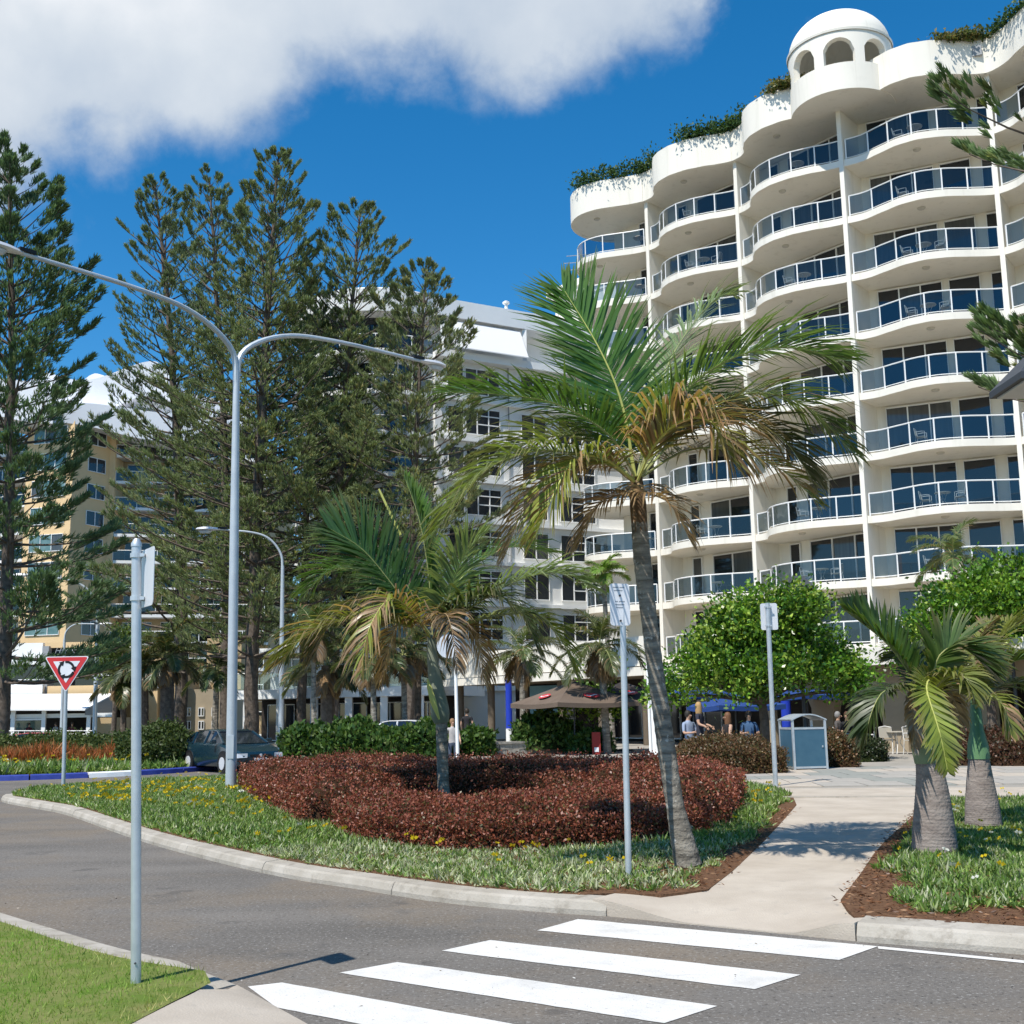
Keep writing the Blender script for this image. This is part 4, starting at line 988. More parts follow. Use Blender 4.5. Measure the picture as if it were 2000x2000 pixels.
# ---- roundabout island with blue and white painted kerb
MT['kerbblue'] = mat('blue_kerb_paint', (0.03, 0.05, 0.26), (0.045, 0.07, 0.31), rough=0.6, scale=6)
RCX, RCY, RR_ = -16.3, 41.4, 6.7
sheet('garden_bed', [(RCX + (RR_ - .2) * math.cos(a), RCY + (RR_ - .2) * math.sin(a)) for a in np.linspace(0, 2 * PI, 40)[:-1]], 0.13, MT['soil'])
kb = bpy.data.objects.new('kerb', None); COL.objects.link(kb); kb.location = (RCX, RCY, 0); tag(kb, kind='structure')
ks = 26
for k in range(ks):
    a0 = 2 * PI * k / ks + .003; a1 = 2 * PI * (k + 1) / ks - .003; b = MB(); vs = []
    for a in np.linspace(a0, a1, 4):
        for r, z in ((RR_, -.03), (RR_ - .02, .13), (RR_ - .07, .155), (RR_ - .3, .155), (RR_ - .31, -.03)): vs.append((RCX + r * math.cos(a), RCY + r * math.sin(a), z))
    fs = [(i * 5 + j, (i + 1) * 5 + j, (i + 1) * 5 + j + 1, i * 5 + j + 1) for i in range(3) for j in range(4)] + [(0, 1, 2, 3, 4), (19, 18, 17, 16, 15)]
    b.add(vs, fs); b.build('kerb_stone', MT['white'] if k % 5 == 2 else MT['kerbblue'], kb)

# ---- ground cover
def cover(name, label, poly, n, height, palette, weights, keep=None, tuft=5, width=.018, z0=.13, tilt=1.35, m=None, holes=()):
    P = sample_poly(poly, n)
    k = np.ones(len(P), bool)
    if keep is not None: k &= keep(P[:, 0], P[:, 1])
    for hp in holes: k &= ~inside(hp, P[:, 0], P[:, 1])
    P = P[k]; n = len(P)
    base = pick(n, palette, weights) * RNG.normal(1, .14, (n, 1)).clip(.5, 1.6)
    B = np.repeat(np.column_stack([P, np.full(n, z0)]), tuft, 0); N = len(B); B[:, :2] += RNG.normal(0, .02, (N, 2))
    D = RNG.normal(size=(N, 3)) * tilt; D[:, 2] = np.abs(D[:, 2]) + .55
    hh = np.repeat(height * (1 + .4 * wob(P[:, 0], P[:, 1], 1.1)) * RNG.uniform(.7, 1.25, n), tuft) * RNG.uniform(.6, 1.2, N)
    V, F = scatter(B, unit(D), LEAF, hh, np.full(N, width) * 1.7)
    c = np.repeat(np.repeat(base, tuft, 0) * RNG.normal(1, .18, (N, 1)).clip(.4, 1.8), 4, 0)
    o = mesh_np(name, V, F, m or MT['leaf'], None, c); return tag(o, label, 'ground cover', kind='stuff')
front_poly = [p for p in bed_main]
def keep_front(X, Y):
    # bare mulch along the path edge and round the trunk
    dp_ = line_dist([(p.x, p.y) for p in pathL], X, Y)
    return (dp_ > .06 + .15 * (1 + wob(X, Y, 1.9, 2))) & (wob(X, Y, 2.3, 5.1) > -.93)
GC = [(.15, .26, .05), (.24, .33, .085), (.50, .51, .34), (.10, .18, .04), (.37, .42, .21)]
def gc_zone(lo, hi): return lambda X, Y: keep_front(X, Y) & (Y >= lo) & (Y < hi)
cover('ground_cover', 'silvery green flowering ground cover along the kerb of the bed', front_poly, 62000, .078, GC, [1.6, 2.2, 3.6, 1.2, 3.2], keep=lambda X, Y: keep_front(X, Y) & (Y < 14.8 + .5 * wob(X, Y, .8, 3)), tuft=4, width=.017)
cover('ground_cover', 'fresh green flowering ground cover at the left of the bed', front_poly, 70000, .10, GC, [4, 3.6, .7, 2.4, 1.4], keep=lambda X, Y: keep_front(X, Y) & (Y >= 14.6 + .5 * wob(X, Y, .8, 3)), tuft=3, width=.022)
def keep_right(X, Y):
    return edge_dist(bed_right, X, Y) > .12 + .38 * (1 + wob(X, Y, 1.8, 1)) * np.clip((13.0 - Y) / 2, .25, 1)
right_poly = [(p[0], p[1]) for p in bed_right if p[0] < 30]
cover('ground_cover', 'green flowering ground cover round the bottle palms', [(3.0, 8.5), (11, 8.5), (11, 20.5), (3.0, 20.5)], 50000, .094, GC, [3.4, 3.4, 1.2, 3, 1.6], keep=lambda X, Y: inside(bed_right, X, Y) & keep_right(X, Y) & (wob(X, Y, 2.0, 4) > -.75), tuft=4, width=.019)
isl = [(RCX + (RR_ - .35) * math.cos(a), RCY + (RR_ - .35) * math.sin(a)) for a in np.linspace(0, 2 * PI, 30)[:-1]]
cover('ground_cover', 'green ground cover on the roundabout island', isl, 11000, .34, GC, [3.4, 3, 1.0, 3, 1.3], keep=lambda X, Y: wob(X, Y, 1.2, 2.5) > -.7, tuft=3, width=.06)
cover('flower_patch', 'orange red bedding flowers on the roundabout island', [(-17.6, 40.2), (-13.4, 40.6), (-13.2, 42.2), (-17.4, 42.0)], 2600, .62, [(.42, .13, .05), (.5, .2, .07), (.22, .12, .04)], [3, 2, 2], tuft=3, width=.06, tilt=.5)
def flowers(name, label, poly, n, h, keep=None, size=.03, z0=.13, white=.06):
    P = sample_poly(poly, n)
    if keep is not None: P = P[keep(P[:, 0], P[:, 1])]
    n = len(P); k = 6; B = np.repeat(np.column_stack([P, z0 + h * RNG.uniform(.85, 1.35, n)]), k, 0)
    ax = unit(RNG.normal(0, .35, (n, 3)) + np.array([-.15, -.35, 1.0])); u, w = frames(ax); ang_ = np.tile(np.arange(k) * 2 * PI / k, n)
    D = np.repeat(u, k, 0) * np.cos(ang_)[:, None] + np.repeat(w, k, 0) * np.sin(ang_)[:, None]
    sz = np.repeat(size * RNG.uniform(.7, 1.25, n), k)
    V, F = scatter(B, D, LEAF, sz, sz * 1.3, twist=np.cross(np.repeat(ax, k, 0), D) + 1e-3)
    col = np.where(RNG.random((n, 1)) < white, np.array([[.75, .74, .66]]), np.array([[.80, .60, .03]]) * RNG.normal(1, .12, (n, 1)).clip(.6, 1.2))
    o = mesh_np(name, V, F, MT['petal'], None, np.repeat(np.repeat(col, k, 0), 4, 0)); return tag(o, label, 'flowers', kind='stuff')
dens = lambda X, Y: RNG.random(X.shape) < np.clip(.30 + .9 * wob(X, Y, .9, 7), .05, 1)
flowers('flower_patch', 'yellow daisy flowers dotted over the main garden bed', front_poly, 1000, .14, keep=lambda X, Y: keep_front(X, Y) & (Y > 11.4) & dens(X, Y), size=.040)
flowers('flower_patch', 'yellow daisy flowers crowded at the far left of the bed', [(-9.5, 24), (-5.0, 19.5), (-3.9, 22), (-6.2, 27.5), (-9.6, 28.5)], 460, .16, keep=lambda X, Y: inside(bed_main, X, Y) & dens(X, Y), size=.052)
flowers('flower_patch', 'yellow and white daisy flowers round the bottle palms', [(3.5, 9.5), (9, 9.5), (9, 20), (3.5, 20)], 700, .15, keep=lambda X, Y: inside(bed_right, X, Y) & keep_right(X, Y) & dens(X, Y), size=.034, white=.2)
flowers('flower_patch', 'yellow flowers on the roundabout island', isl, 420, .36, keep=dens, size=.07)
# mulch chips scattered on the bare soil
def chips():
    P = np.concatenate([sample_poly(bed_right, 60000), sample_poly(bed_main, 50000)]); d = np.minimum(np.where(inside(bed_right, P[:, 0], P[:, 1]), edge_dist(bed_right, P[:, 0], P[:, 1]), 9), np.where(inside(bed_main, P[:, 0], P[:, 1]), line_dist([(p.x, p.y) for p in pathL], P[:, 0], P[:, 1]), 9))
    P = P[(d < 1.1) & (P[:, 1] < 19)]; P[:, :2] += RNG.normal(0, .05, (len(P), 2)); n = len(P); D = RNG.normal(size=(n, 3)); D[:, 2] *= .25
    V, F = scatter(np.column_stack([P, .137 + RNG.random(n) * .02]), unit(D), LEAF, RNG.uniform(.03, .075, n), RNG.uniform(.012, .03, n))
    tag(mesh_np('mulch', V, F, MT['dryleaf'], None, np.repeat(pick(n, [(.26, .12, .055), (.12, .058, .032), (.40, .23, .12), (.17, .08, .04)], [3, 3, 1.2, 3]) * RNG.normal(1, .2, (n, 1)).clip(.4, 1.7), 4, 0)), 'red brown bark mulch chips along the path edges', 'mulch', kind='stuff')
chips()
# near lawn
lp = [(p[0], p[1]) for p in lawn if p[1] > -50]
def lawn_grass():
    poly = [(-9, 5.0)] + [(p.x, p.y) for p in nin[:-1] if p.x > -9] + [(gnd(412, 1921, .12).x, gnd(412, 1921, .12).y), (gnd(330, 1962, .12).x, gnd(330, 1962, .12).y), (gnd(235, 2012, .12).x, gnd(235, 2012, .12).y), (-3.0, 4.4)]
    n = 62000; P = sample_poly(poly, n); D = RNG.normal(0, .5, (n, 3)); D[:, 2] = 1
    dry = np.clip(.12 + .45 * wob(P[:, 0], P[:, 1], 1.6, 1) + .35 * wob(P[:, 0], P[:, 1], 6, 3) + .9 * np.exp(-edge_dist(poly, P[:, 0], P[:, 1]) / .12), 0, 1) * RNG.uniform(.4, 1.15, n)
    c = (np.array([[.20, .34, .045]]) * (1 - dry[:, None]) + np.array([[.46, .41, .16]]) * dry[:, None]) * RNG.normal(1, .18, (n, 1)).clip(.5, 1.6)
    V, F = scatter(np.column_stack([P, np.full(n, .122)]), unit(D), BLADE, RNG.uniform(.022, .055, n), RNG.uniform(.004, .008, n))
    tag(mesh_np('grass', V, F, MT['grass'], None, np.repeat(c, 3, 0)), 'short patchy lawn grass at the near left corner', 'grass', kind='stuff')
lawn_grass()

# ================================================================== NORFOLK PINES
def needle_template(k=9, spread=.55):
    V = []; F = []
    for i in range(k):
        a = 2 * PI * i / k * 1.618; s = spread * (.25 + .75 * ((i * 7) % k) / k); t0 = .0 + .35 * i / k
        d = np.array([math.cos(a) * s, 1.0, math.sin(a) * s]); d /= np.linalg.norm(d); L = .72
        side = np.array([math.sin(a), 0, -math.cos(a)]) * .055; p = np.array([0, t0, 0]); b = len(V)
        V += [p - side * .5, p + d * L * .55 - side, p + d * L, p + d * L * .55 + side]; F.append([b, b + 1, b + 2, b + 3])
    return np.array(V), np.array(F)
NEED = needle_template(6, .8)
NEED2 = needle_template(15, .42)
def pine(loc, H, R, label, lean=(0, 0), trunk_r=.42, tmpl=NEED, tuft=.55, z_low=.12, seed=0, branch_gap=.85, per=6, tufts=22, colr=(.042, .062, .018), sparse=1.0, top_open=.35, az=None):
    rg = np.random.default_rng(seed)
    t = thing('norfolk_pine', label, 'pine tree', loc, 0, 'tall pines along the street')
    o = np.array(loc); lean = np.array([lean[0], lean[1], 0.])
    def axis(h): s = h / H; return o + lean * s * s + np.array([0, 0, h])
    b = MB(); hs = np.linspace(0, H, 24); b.tube([Vector(axis(h)) + Vector((rg.normal(0, .03), rg.normal(0, .03), 0)) for h in hs], [trunk_r * (1.18 if i == 0 else 1) * max(0.0, 1 - h / H) ** .75 + .035 for i, h in enumerate(hs)], 9); b.build('trunk', MT['bark'], t, smooth=True)
    BP = []; TP = []; TD = []; TL = []; br = MB()
    h = H * z_low
    while h < H * .985:
        s = (h / H - z_low) / (1 - z_low)
        s = min(.999, max(0.0, s)); rad = R * ((1 - s) ** .60) * (.78 + .22 * min(1, s / .15)) * rg.uniform(.72, 1.14) + .75 * min(1, (1 - s) * 9)
        el0 = math.radians(-6 + 50 * s ** 1.25)
        k = per if s < .8 else 5; a0 = rg.uniform(0, 2 * PI)
        for i in range(k):
            if rg.random() > sparse: continue
            a = a0 + 2 * PI * i / k + rg.normal(0, .16); L = rad * rg.uniform(.72, 1.08); el = el0 + rg.normal(0, .09)
            if az is not None and not az(a, h): continue
            d = np.array([math.cos(a), math.sin(a), 0]); p = axis(h); pts = [p]; m = 6
            for j in range(1, m + 1):
                e = el + (.10 + .55 * (j / m) ** 2) * (1 - .6 * s); p = p + (d * math.cos(e) + np.array([0, 0, math.sin(e)])) * L / m; pts.append(p)
            br.tube([Vector(q) for q in pts], [max(.014, (.075 * (L / 5) + .012) * (1 - j / (m + .5))) * (trunk_r / .42) ** .5 for j in range(m + 1)], 4, caps=False)
            pts = np.array(pts); nt = max(7, int(tufts * (.30 + .70 * L / R))); lo = top_open if s < .7 else .62
            u = lo + (1 - lo) * np.sqrt(rg.random(nt)); u[:2] = 1.0
            x = u * m; ii = np.minimum(x.astype(int), m - 1); f = (x - ii)[:, None]; P = pts[ii] * (1 - f) + pts[ii + 1] * f; Tn = unit(pts[ii + 1] - pts[ii])
            side = np.cross(Tn, [0, 0, 1.0]); sg = rg.choice([-1., 1.], nt)[:, None]
            off = side * sg * (rg.uniform(.0, .80, nt) * (1.22 - u) * min(2.6, L * .55) + .03)[:, None]
            P = P + off + np.array([0, 0, 1.]) * rg.uniform(0, .12, nt)[:, None]
            D = unit(Tn * .9 + side * sg * rg.uniform(.05, .75, nt)[:, None] + np.array([0, 0, 1.]) * rg.uniform(.25, .8, nt)[:, None])
            D[:2] = unit(Tn[:2] + np.array([0, 0, .35]))
            TP.append(P); TD.append(D); TL.append(tuft * rg.uniform(.75, 1.3, nt) * (1 if s < .85 else .85))
        h += branch_gap * (1 - .35 * s) * rg.uniform(.85, 1.15)
    top = axis(H); TP.append(np.repeat(top[None] - [0, 0, .5], 6, 0)); TD.append(unit(rg.normal(0, .3, (6, 3)) + [0, 0, 1])); TL.append(np.full(6, tuft * 1.3))
    tag(br.build('branches', MT['bark'], t), kind='stuff')
    P = np.concatenate(TP); D = np.concatenate(TD); Ls = np.concatenate(TL); n = len(P)
    V, F = scatter(P, D, tmpl, Ls)
    k = len(tmpl[0]); base = np.array(colr) * rg.normal(1, .22, (n, 1)).clip(.5, 1.7) * np.where(rg.random((n, 1)) < .07, [[1.5, 1.15, 1.0]], [[1, 1, 1.]])
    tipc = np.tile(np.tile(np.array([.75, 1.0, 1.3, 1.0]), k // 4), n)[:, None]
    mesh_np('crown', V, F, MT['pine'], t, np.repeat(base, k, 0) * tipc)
    return t
def pbase(px, Y): p = at(px, 1400, Y); return (p.x, Y, .1)
def pheight(px, py, Y): return at(px, py, Y).z
def pine_px(bx, tx, ty, Y, R, label, seed, **k):
    l = pbase(bx, Y); tp = at(tx, ty, Y); pine(l, tp.z - .1, R, label, lean=(tp.x - l[0], 0), seed=seed, **k)
PC = (.18, .215, .095)
pine_px(4, 18, 290, 50, 5.9, 'nearest pine, dark green with a forked tip, at the left edge of the view', 1, trunk_r=.28, tuft=.44, colr=(.11, .17, .08), tufts=125, branch_gap=.95, sparse=.95, top_open=.30)
pine_px(352, 302, 352, 80, 8.6, 'pine with a slanting trunk, left of the three behind the double street lamp', 2, trunk_r=.42, tufts=100, tuft=.44, z_low=.12, branch_gap=1.25, per=5, colr=(.16, .20, .098), top_open=.38, sparse=.92)
pine_px(440, 408, 345, 76, 7.6, 'slim pine between its two taller neighbours above the street lamp arm', 3, trunk_r=.34, tufts=95, tuft=.44, z_low=.26, branch_gap=1.3, per=5, colr=(.165, .20, .098), top_open=.38, sparse=.92)
pine_px(490, 545, 296, 67, 7.4, 'tallest pine, with a dense pointed crown right of the lamp post', 4, trunk_r=.38, tufts=115, tuft=.40, z_low=.14, branch_gap=1.0, colr=PC, top_open=.34)
pine_px(650, 706, 400, 69, 7.8, 'pine with a flat open top in front of the rounded white building', 5, trunk_r=.30, tufts=105, tuft=.40, z_low=.20, branch_gap=1.15, colr=PC, top_open=.36)
pine_px(800, 832, 530, 66, 6.2, 'shorter pine in front of the grid windowed white apartments', 6, trunk_r=.25, tufts=110, tuft=.40, z_low=.34, branch_gap=1.0, colr=(.185, .215, .10), top_open=.34)
pine_px(590, 618, 560, 72, 7.4, 'bushy pine filling the gap between the taller pines', 8, trunk_r=.27, tufts=95, tuft=.40, z_low=.22, branch_gap=1.05, colr=PC, top_open=.36)
pine((10.0, 17.2, .1), 19.5, 3.55, 'pine reaching in from the right edge in front of the hotel', trunk_r=.2, tmpl=NEED2, tuft=.27, z_low=.22, seed=12, tufts=60, branch_gap=.55, colr=(.13, .19, .07), per=6, top_open=.5, az=lambda a, h: math.cos(a) > -.15 or abs(h - 9.6) < .42 or abs(h - 6.2) < .42)

# ================================================================== PALMS
DENS, WID, LEN, DRP = 1.8, .62, 1.45, .5
def frond(parent, pts, Lm, col, name='frond', n=46, droop=.55, normal=None, v=.22, tip=(.30, .22, .12), tipmix=.25, W=.021, rib=.016, dead=0.0, start=.16, ribcol=None, a0=28, a1=62, stray=.10, taper0=.5):
    n = int(n * DENS); W = W * WID; Lm = Lm * LEN; droop = droop * DRP
    C = curve(pts, 40); A_ = np.array([[p.x, p.y, p.z] for p in C])
    L = np.concatenate([[0], np.cumsum(np.linalg.norm(np.diff(A_, axis=0), axis=1))]); tot = L[-1]
    s = np.linspace(start, .985, n); u = s * tot
    P = np.stack([np.interp(u, L, A_[:, i]) for i in range(3)], 1); Q = np.stack([np.interp(np.minimum(u + .02 * tot, tot), L, A_[:, i]) for i in range(3)], 1); Q0 = np.stack([np.interp(u - .02 * tot, L, A_[:, i]) for i in range(3)], 1)
    T = unit(Q - Q0); nv = np.array(normal if normal is not None else (0, 0, 1.0)); N = unit(nv - T * (T @ nv)[:, None]); S = np.cross(T, N)
    Vs = []; Cs = []
    ss = (s - start) / (1 - start)
    for sg in (-1, 1):
        a = np.radians(a0 + (a1 - a0) * ss + RNG.normal(0, 3.5, n)); ln = Lm * (taper0 + (1 - taper0) * np.sin(PI * np.clip(.10 + .82 * ss, 0, 1)) ** .8) * (1 - .55 * np.clip((ss - .75) / .25, 0, 1)) * RNG.uniform(.86, 1.1, n)
        d0 = unit(S * sg * np.cos(a)[:, None] + T * np.sin(a)[:, None] + N * (v + RNG.normal(0, stray, n))[:, None] + RNG.normal(0, stray * .6, (n, 3)))
        g = np.array([0, 0, -1.0]); p = P.copy(); row = [p]; dirs = []; dr = droop * RNG.uniform(.6, 1.45, n)[:, None]
        d = d0
        for k in range(3):
            p = p + d * (ln * (.36, .34, .30)[k])[:, None]; row.append(p); d = unit(d + g * dr * (.55 + .35 * k))
        wv = unit(T - d0 * (T * d0).sum(1)[:, None])
        ws = np.array([.45, 1.0, .75, .04]) * W
        X = np.stack([np.stack([row[k] - wv * ws[k], row[k] + wv * ws[k]], 1) for k in range(4)], 1)   # n,4,2,3
        Vs.append(X.reshape(-1, 3))
        c0 = np.array(col)[None] * RNG.normal(1, .16, (n, 1)).clip(.5, 1.6)
        isd = (RNG.random(n) < dead)[:, None]; c0 = np.where(isd, np.array([[.33, .21, .11]]) * RNG.normal(1, .25, (n, 1)).clip(.4, 1.6), c0)
        tm = np.clip(tipmix * RNG.uniform(.2, 1.8, n), 0, 1)[:, None]
        cc = np.stack([c0, c0, c0 * (1 - .35 * tm) + np.array(tip) * .35 * tm, c0 * (1 - tm) + np.array(tip) * tm], 1)
        Cs.append(np.repeat(cc[:, :, None, :], 2, 2).reshape(-1, 3))
    V = np.concatenate(Vs); Cc = np.concatenate(Cs).clip(.004, .9); m = len(V) // 8
    F = (np.array([[0, 1, 3, 2], [2, 3, 5, 4], [4, 5, 7, 6]])[None] + (np.arange(m) * 8)[:, None, None]).reshape(-1, 4)
    o = mesh_np(name, V, F, MT['frond'], parent, Cc)
    b = MB(); b.tube(C[::3], [max(.003, rib * (1 - i / (len(C[::3]) - .5)) ** .8) for i in range(len(C[::3]))], 5)
    key = ribcol or 'rib'
    b.build('midrib', MT[key], o)
    return o
MT['rib'] = mat('frond_rib', (0.30, 0.33, 0.12), (0.36, 0.36, 0.15), rough=0.5)
MT['ribdry'] = mat('dry_frond_rib', (0.36, 0.25, 0.13), (0.28, 0.19, 0.10), rough=0.7)
MT['ribyel'] = mat('yellow_frond_rib', (0.50, 0.50, 0.14), rough=0.5)
def FP(lst, Y): return [at(x, y, Y + d) for x, y, d in lst]
G1, G2, OL, YG, DRY, GREY = (.095, .20, .035), (.08, .165, .04), (.19, .22, .05), (.26, .30, .055), (.36, .23, .125), (.20, .27, .12)
def trunk_rings(path, rad, ring=.03):
    """palm trunk with ring scars"""
    C = curve(path, 90); R_ = np.interp(np.linspace(0, 1, 91), np.linspace(0, 1, len(rad)), rad)
    return C, [r * (1 + (ring if i % 3 == 0 else -ring * .2)) for i, r in enumerate(R_)]
MT['fibre'] = mat('palm_fibre', (.10, .062, .035), (.20, .13, .075), rough=1.0, spec=.05, scale=14, warp=(1, 1, .2), bump=.8, bscale=40)
# --- tall leaning palm in front
Yp = 12.2
pm = thing('palm_tree', 'tall leaning palm in front with green upright fronds and one rusty drooping frond', 'palm tree', tuple(gnd(1342, 1682, .12)))
tp = FP([(1344, 1690, 0), (1318, 1570, 0), (1300, 1450, .02), (1283, 1330, .05), (1268, 1210, .07), (1254, 1090, .08), (1246, 985, .08)], Yp)
C, R_ = trunk_rings(tp, [.135, .088, .090, .082, .082, .090, .078], .04); b = MB(); b.tube(C, R_, 14); b.build('trunk', MT['palmbark'], pm, smooth=True)
b = MB(); b.tube(FP([(1250, 1040, .08), (1246, 985, .08), (1243, 930, .08), (1240, 900, .08)], Yp), [.083, .088, .06, .02], 10); b.build('crownshaft', MT['fibre'], pm, smooth=True)
E = [
 # control points (px, py, depth offset), leaflet length, colour, kwargs
 ([(1240, 930, 0), (1215, 790, -.1), (1170, 680, -.15), (1098, 560, -.1)], .62, G1, dict(normal=(.15, -1, .35), n=58, droop=.18, v=.10, rib=.022, ribcol='ribyel', W=.024)),
 ([(1240, 930, 0), (1190, 850, -.3), (1090, 790, -.55), (975, 770, -.7), (862, 765, -.8)], .50, G2, dict(n=56, droop=.55, v=.15)),
 ([(1238, 935, 0), (1160, 895, -.4), (1050, 880, -.7), (940, 925, -.85), (842, 1046, -.9)], .56, (.16, .215, .05), dict(n=60, droop=.9, v=.1, tipmix=.5)),
 ([(1238, 940, 0), (1180, 895, -.5), (1120, 900, -.8), (1075, 980, -1.0), (1040, 1060, -1.0)], .46, YG, dict(n=44, droop=1.2, dead=.2, tipmix=.7, ribcol='ribyel')),
 ([(1243, 930, 0), (1270, 830, .3), (1310, 700, .6), (1390, 590, .8), (1440, 572, .9)], .52, GREY, dict(n=54, droop=.7, v=.1)),
 ([(1246, 930, 0), (1300, 810, -.1), (1400, 715, -.3), (1525, 678, -.45), (1655, 705, -.5)], .62, (.13, .22, .07), dict(n=70, droop=.75, v=.2)),
 ([(1246, 932, 0), (1330, 830, .3), (1450, 770, .5), (1570, 790, .6), (1672, 890, .6)], .56, (.13, .19, .055), dict(n=64, droop=1.0, v=.1, tipmix=.4, dead=.05)),
 ([(1246, 938, 0), (1278, 870, -.4), (1330, 822, -.7), (1390, 825, -.95), (1432, 905, -1.05)], .70, (.25, .24, .06), dict(n=60, droop=1.5, dead=.45, tipmix=1.2, tip=(.50, .29, .16), ribcol='ribyel', W=.026, a0=50, a1=40)),
 ([(1246, 935, .05), (1330, 850, .1), (1420, 815, .1), (1520, 850, .1), (1590, 940, .1)], .56, (.075, .085, .03), dict(n=58, droop=1.2, tipmix=.7, tip=(.45, .36, .26))),
 ([(1248, 935, .1), (1340, 880, .5), (1440, 880, .8), (1530, 920, .9), (1600, 985, .9)], .42, OL, dict(n=40, droop=1.0, dead=.35, tipmix=.8)),
 ([(1238, 940, .05), (1170, 870, .2), (1090, 850, .3), (1000, 880, .4), (905, 950, .4)], .52, (.13, .17, .06), dict(n=58, droop=.9, tipmix=.6)),
 ([(1238, 942, .1), (1180, 905, .1), (1110, 930, .0), (1050, 1000, -.1)], .42, (.30, .20, .13), dict(n=40, droop=1.6, dead=.6, tipmix=1.0, tip=(.48, .4, .32), ribcol='ribdry')),
 ([(1240, 940, .1), (1170, 900, .5), (1080, 930, .8), (1020, 1000, .9), (985, 1090, .9)], .46, DRY, dict(n=40, droop=1.2, dead=.8, tipmix=.8, ribcol='ribdry')),
 ([(1240, 930, .1), (1200, 830, .7), (1130, 760, 1.1), (1040, 770, 1.3)], .5, G2, dict(n=46, droop=.7)),
 ([(1244, 930, .1), (1280, 800, .9), (1360, 760, 1.3), (1440, 800, 1.5)], .5, G2, dict(n=44, droop=.8)),
 ([(1243, 940, -.1), (1260, 960, -.5), (1310, 985, -.7), (1350, 1060, -.75)], .34, DRY, dict(n=26, droop=1.2, dead=.9, tipmix=.8, ribcol='ribdry')),
 ([(1243, 940, .1), (1230, 960, .3), (1170, 985, .5), (1130, 1065, .5)], .36, DRY, dict(n=28, droop=1.2, dead=.9, tipmix=.8, ribcol='ribdry')),
]
for pts, Lm, c, k in E: frond(pm, FP(pts, Yp), Lm, c, **k)
DENS, WID, LEN, DRP = 1.75, .62, 1.15, .65
# --- shorter palm standing in the red hedge
Yq = 20.6
pq = thing('palm_tree', 'shorter palm rising from the red hedge with swollen grey green crownshaft', 'palm tree', tuple(at(868, 1568, Yq)))
tp = FP([(870, 1585, 0), (866, 1540, 0), (864, 1480, 0), (862, 1405, 0)], Yq); C, R_ = trunk_rings(tp, [.13, .10, .095, .10], .04); b = MB(); b.tube(C, R_, 12); b.build('trunk', MT['palmbark'], pq, smooth=True)
MT['cshaft3'] = mat('grey_green_crownshaft', (0.15, 0.175, 0.125), (0.23, 0.25, 0.19), rough=0.5, spec=0.3, scale=3, warp=(1, 1, .3))
b = MB(); b.tube(curve(FP([(862, 1412, 0), (858, 1380, 0), (852, 1340, 0), (845, 1290, 0), (842, 1240, 0)], Yq), 16), [.12, .145, .16, .162, .158, .15, .142, .135, .125, .118, .11, .10, .095, .09, .08, .07, .06], 14); b.build('crownshaft', MT['cshaft3'], pq, smooth=True)
b = MB(); b.tube(FP([(858, 1405, -.25), (846, 1370, -.3), (838, 1340, -.28), (835, 1325, -.25)], Yq), [.015, .055, .04, .008], 7); b.build('spathe', MT['ribyel'], pq, smooth=True)
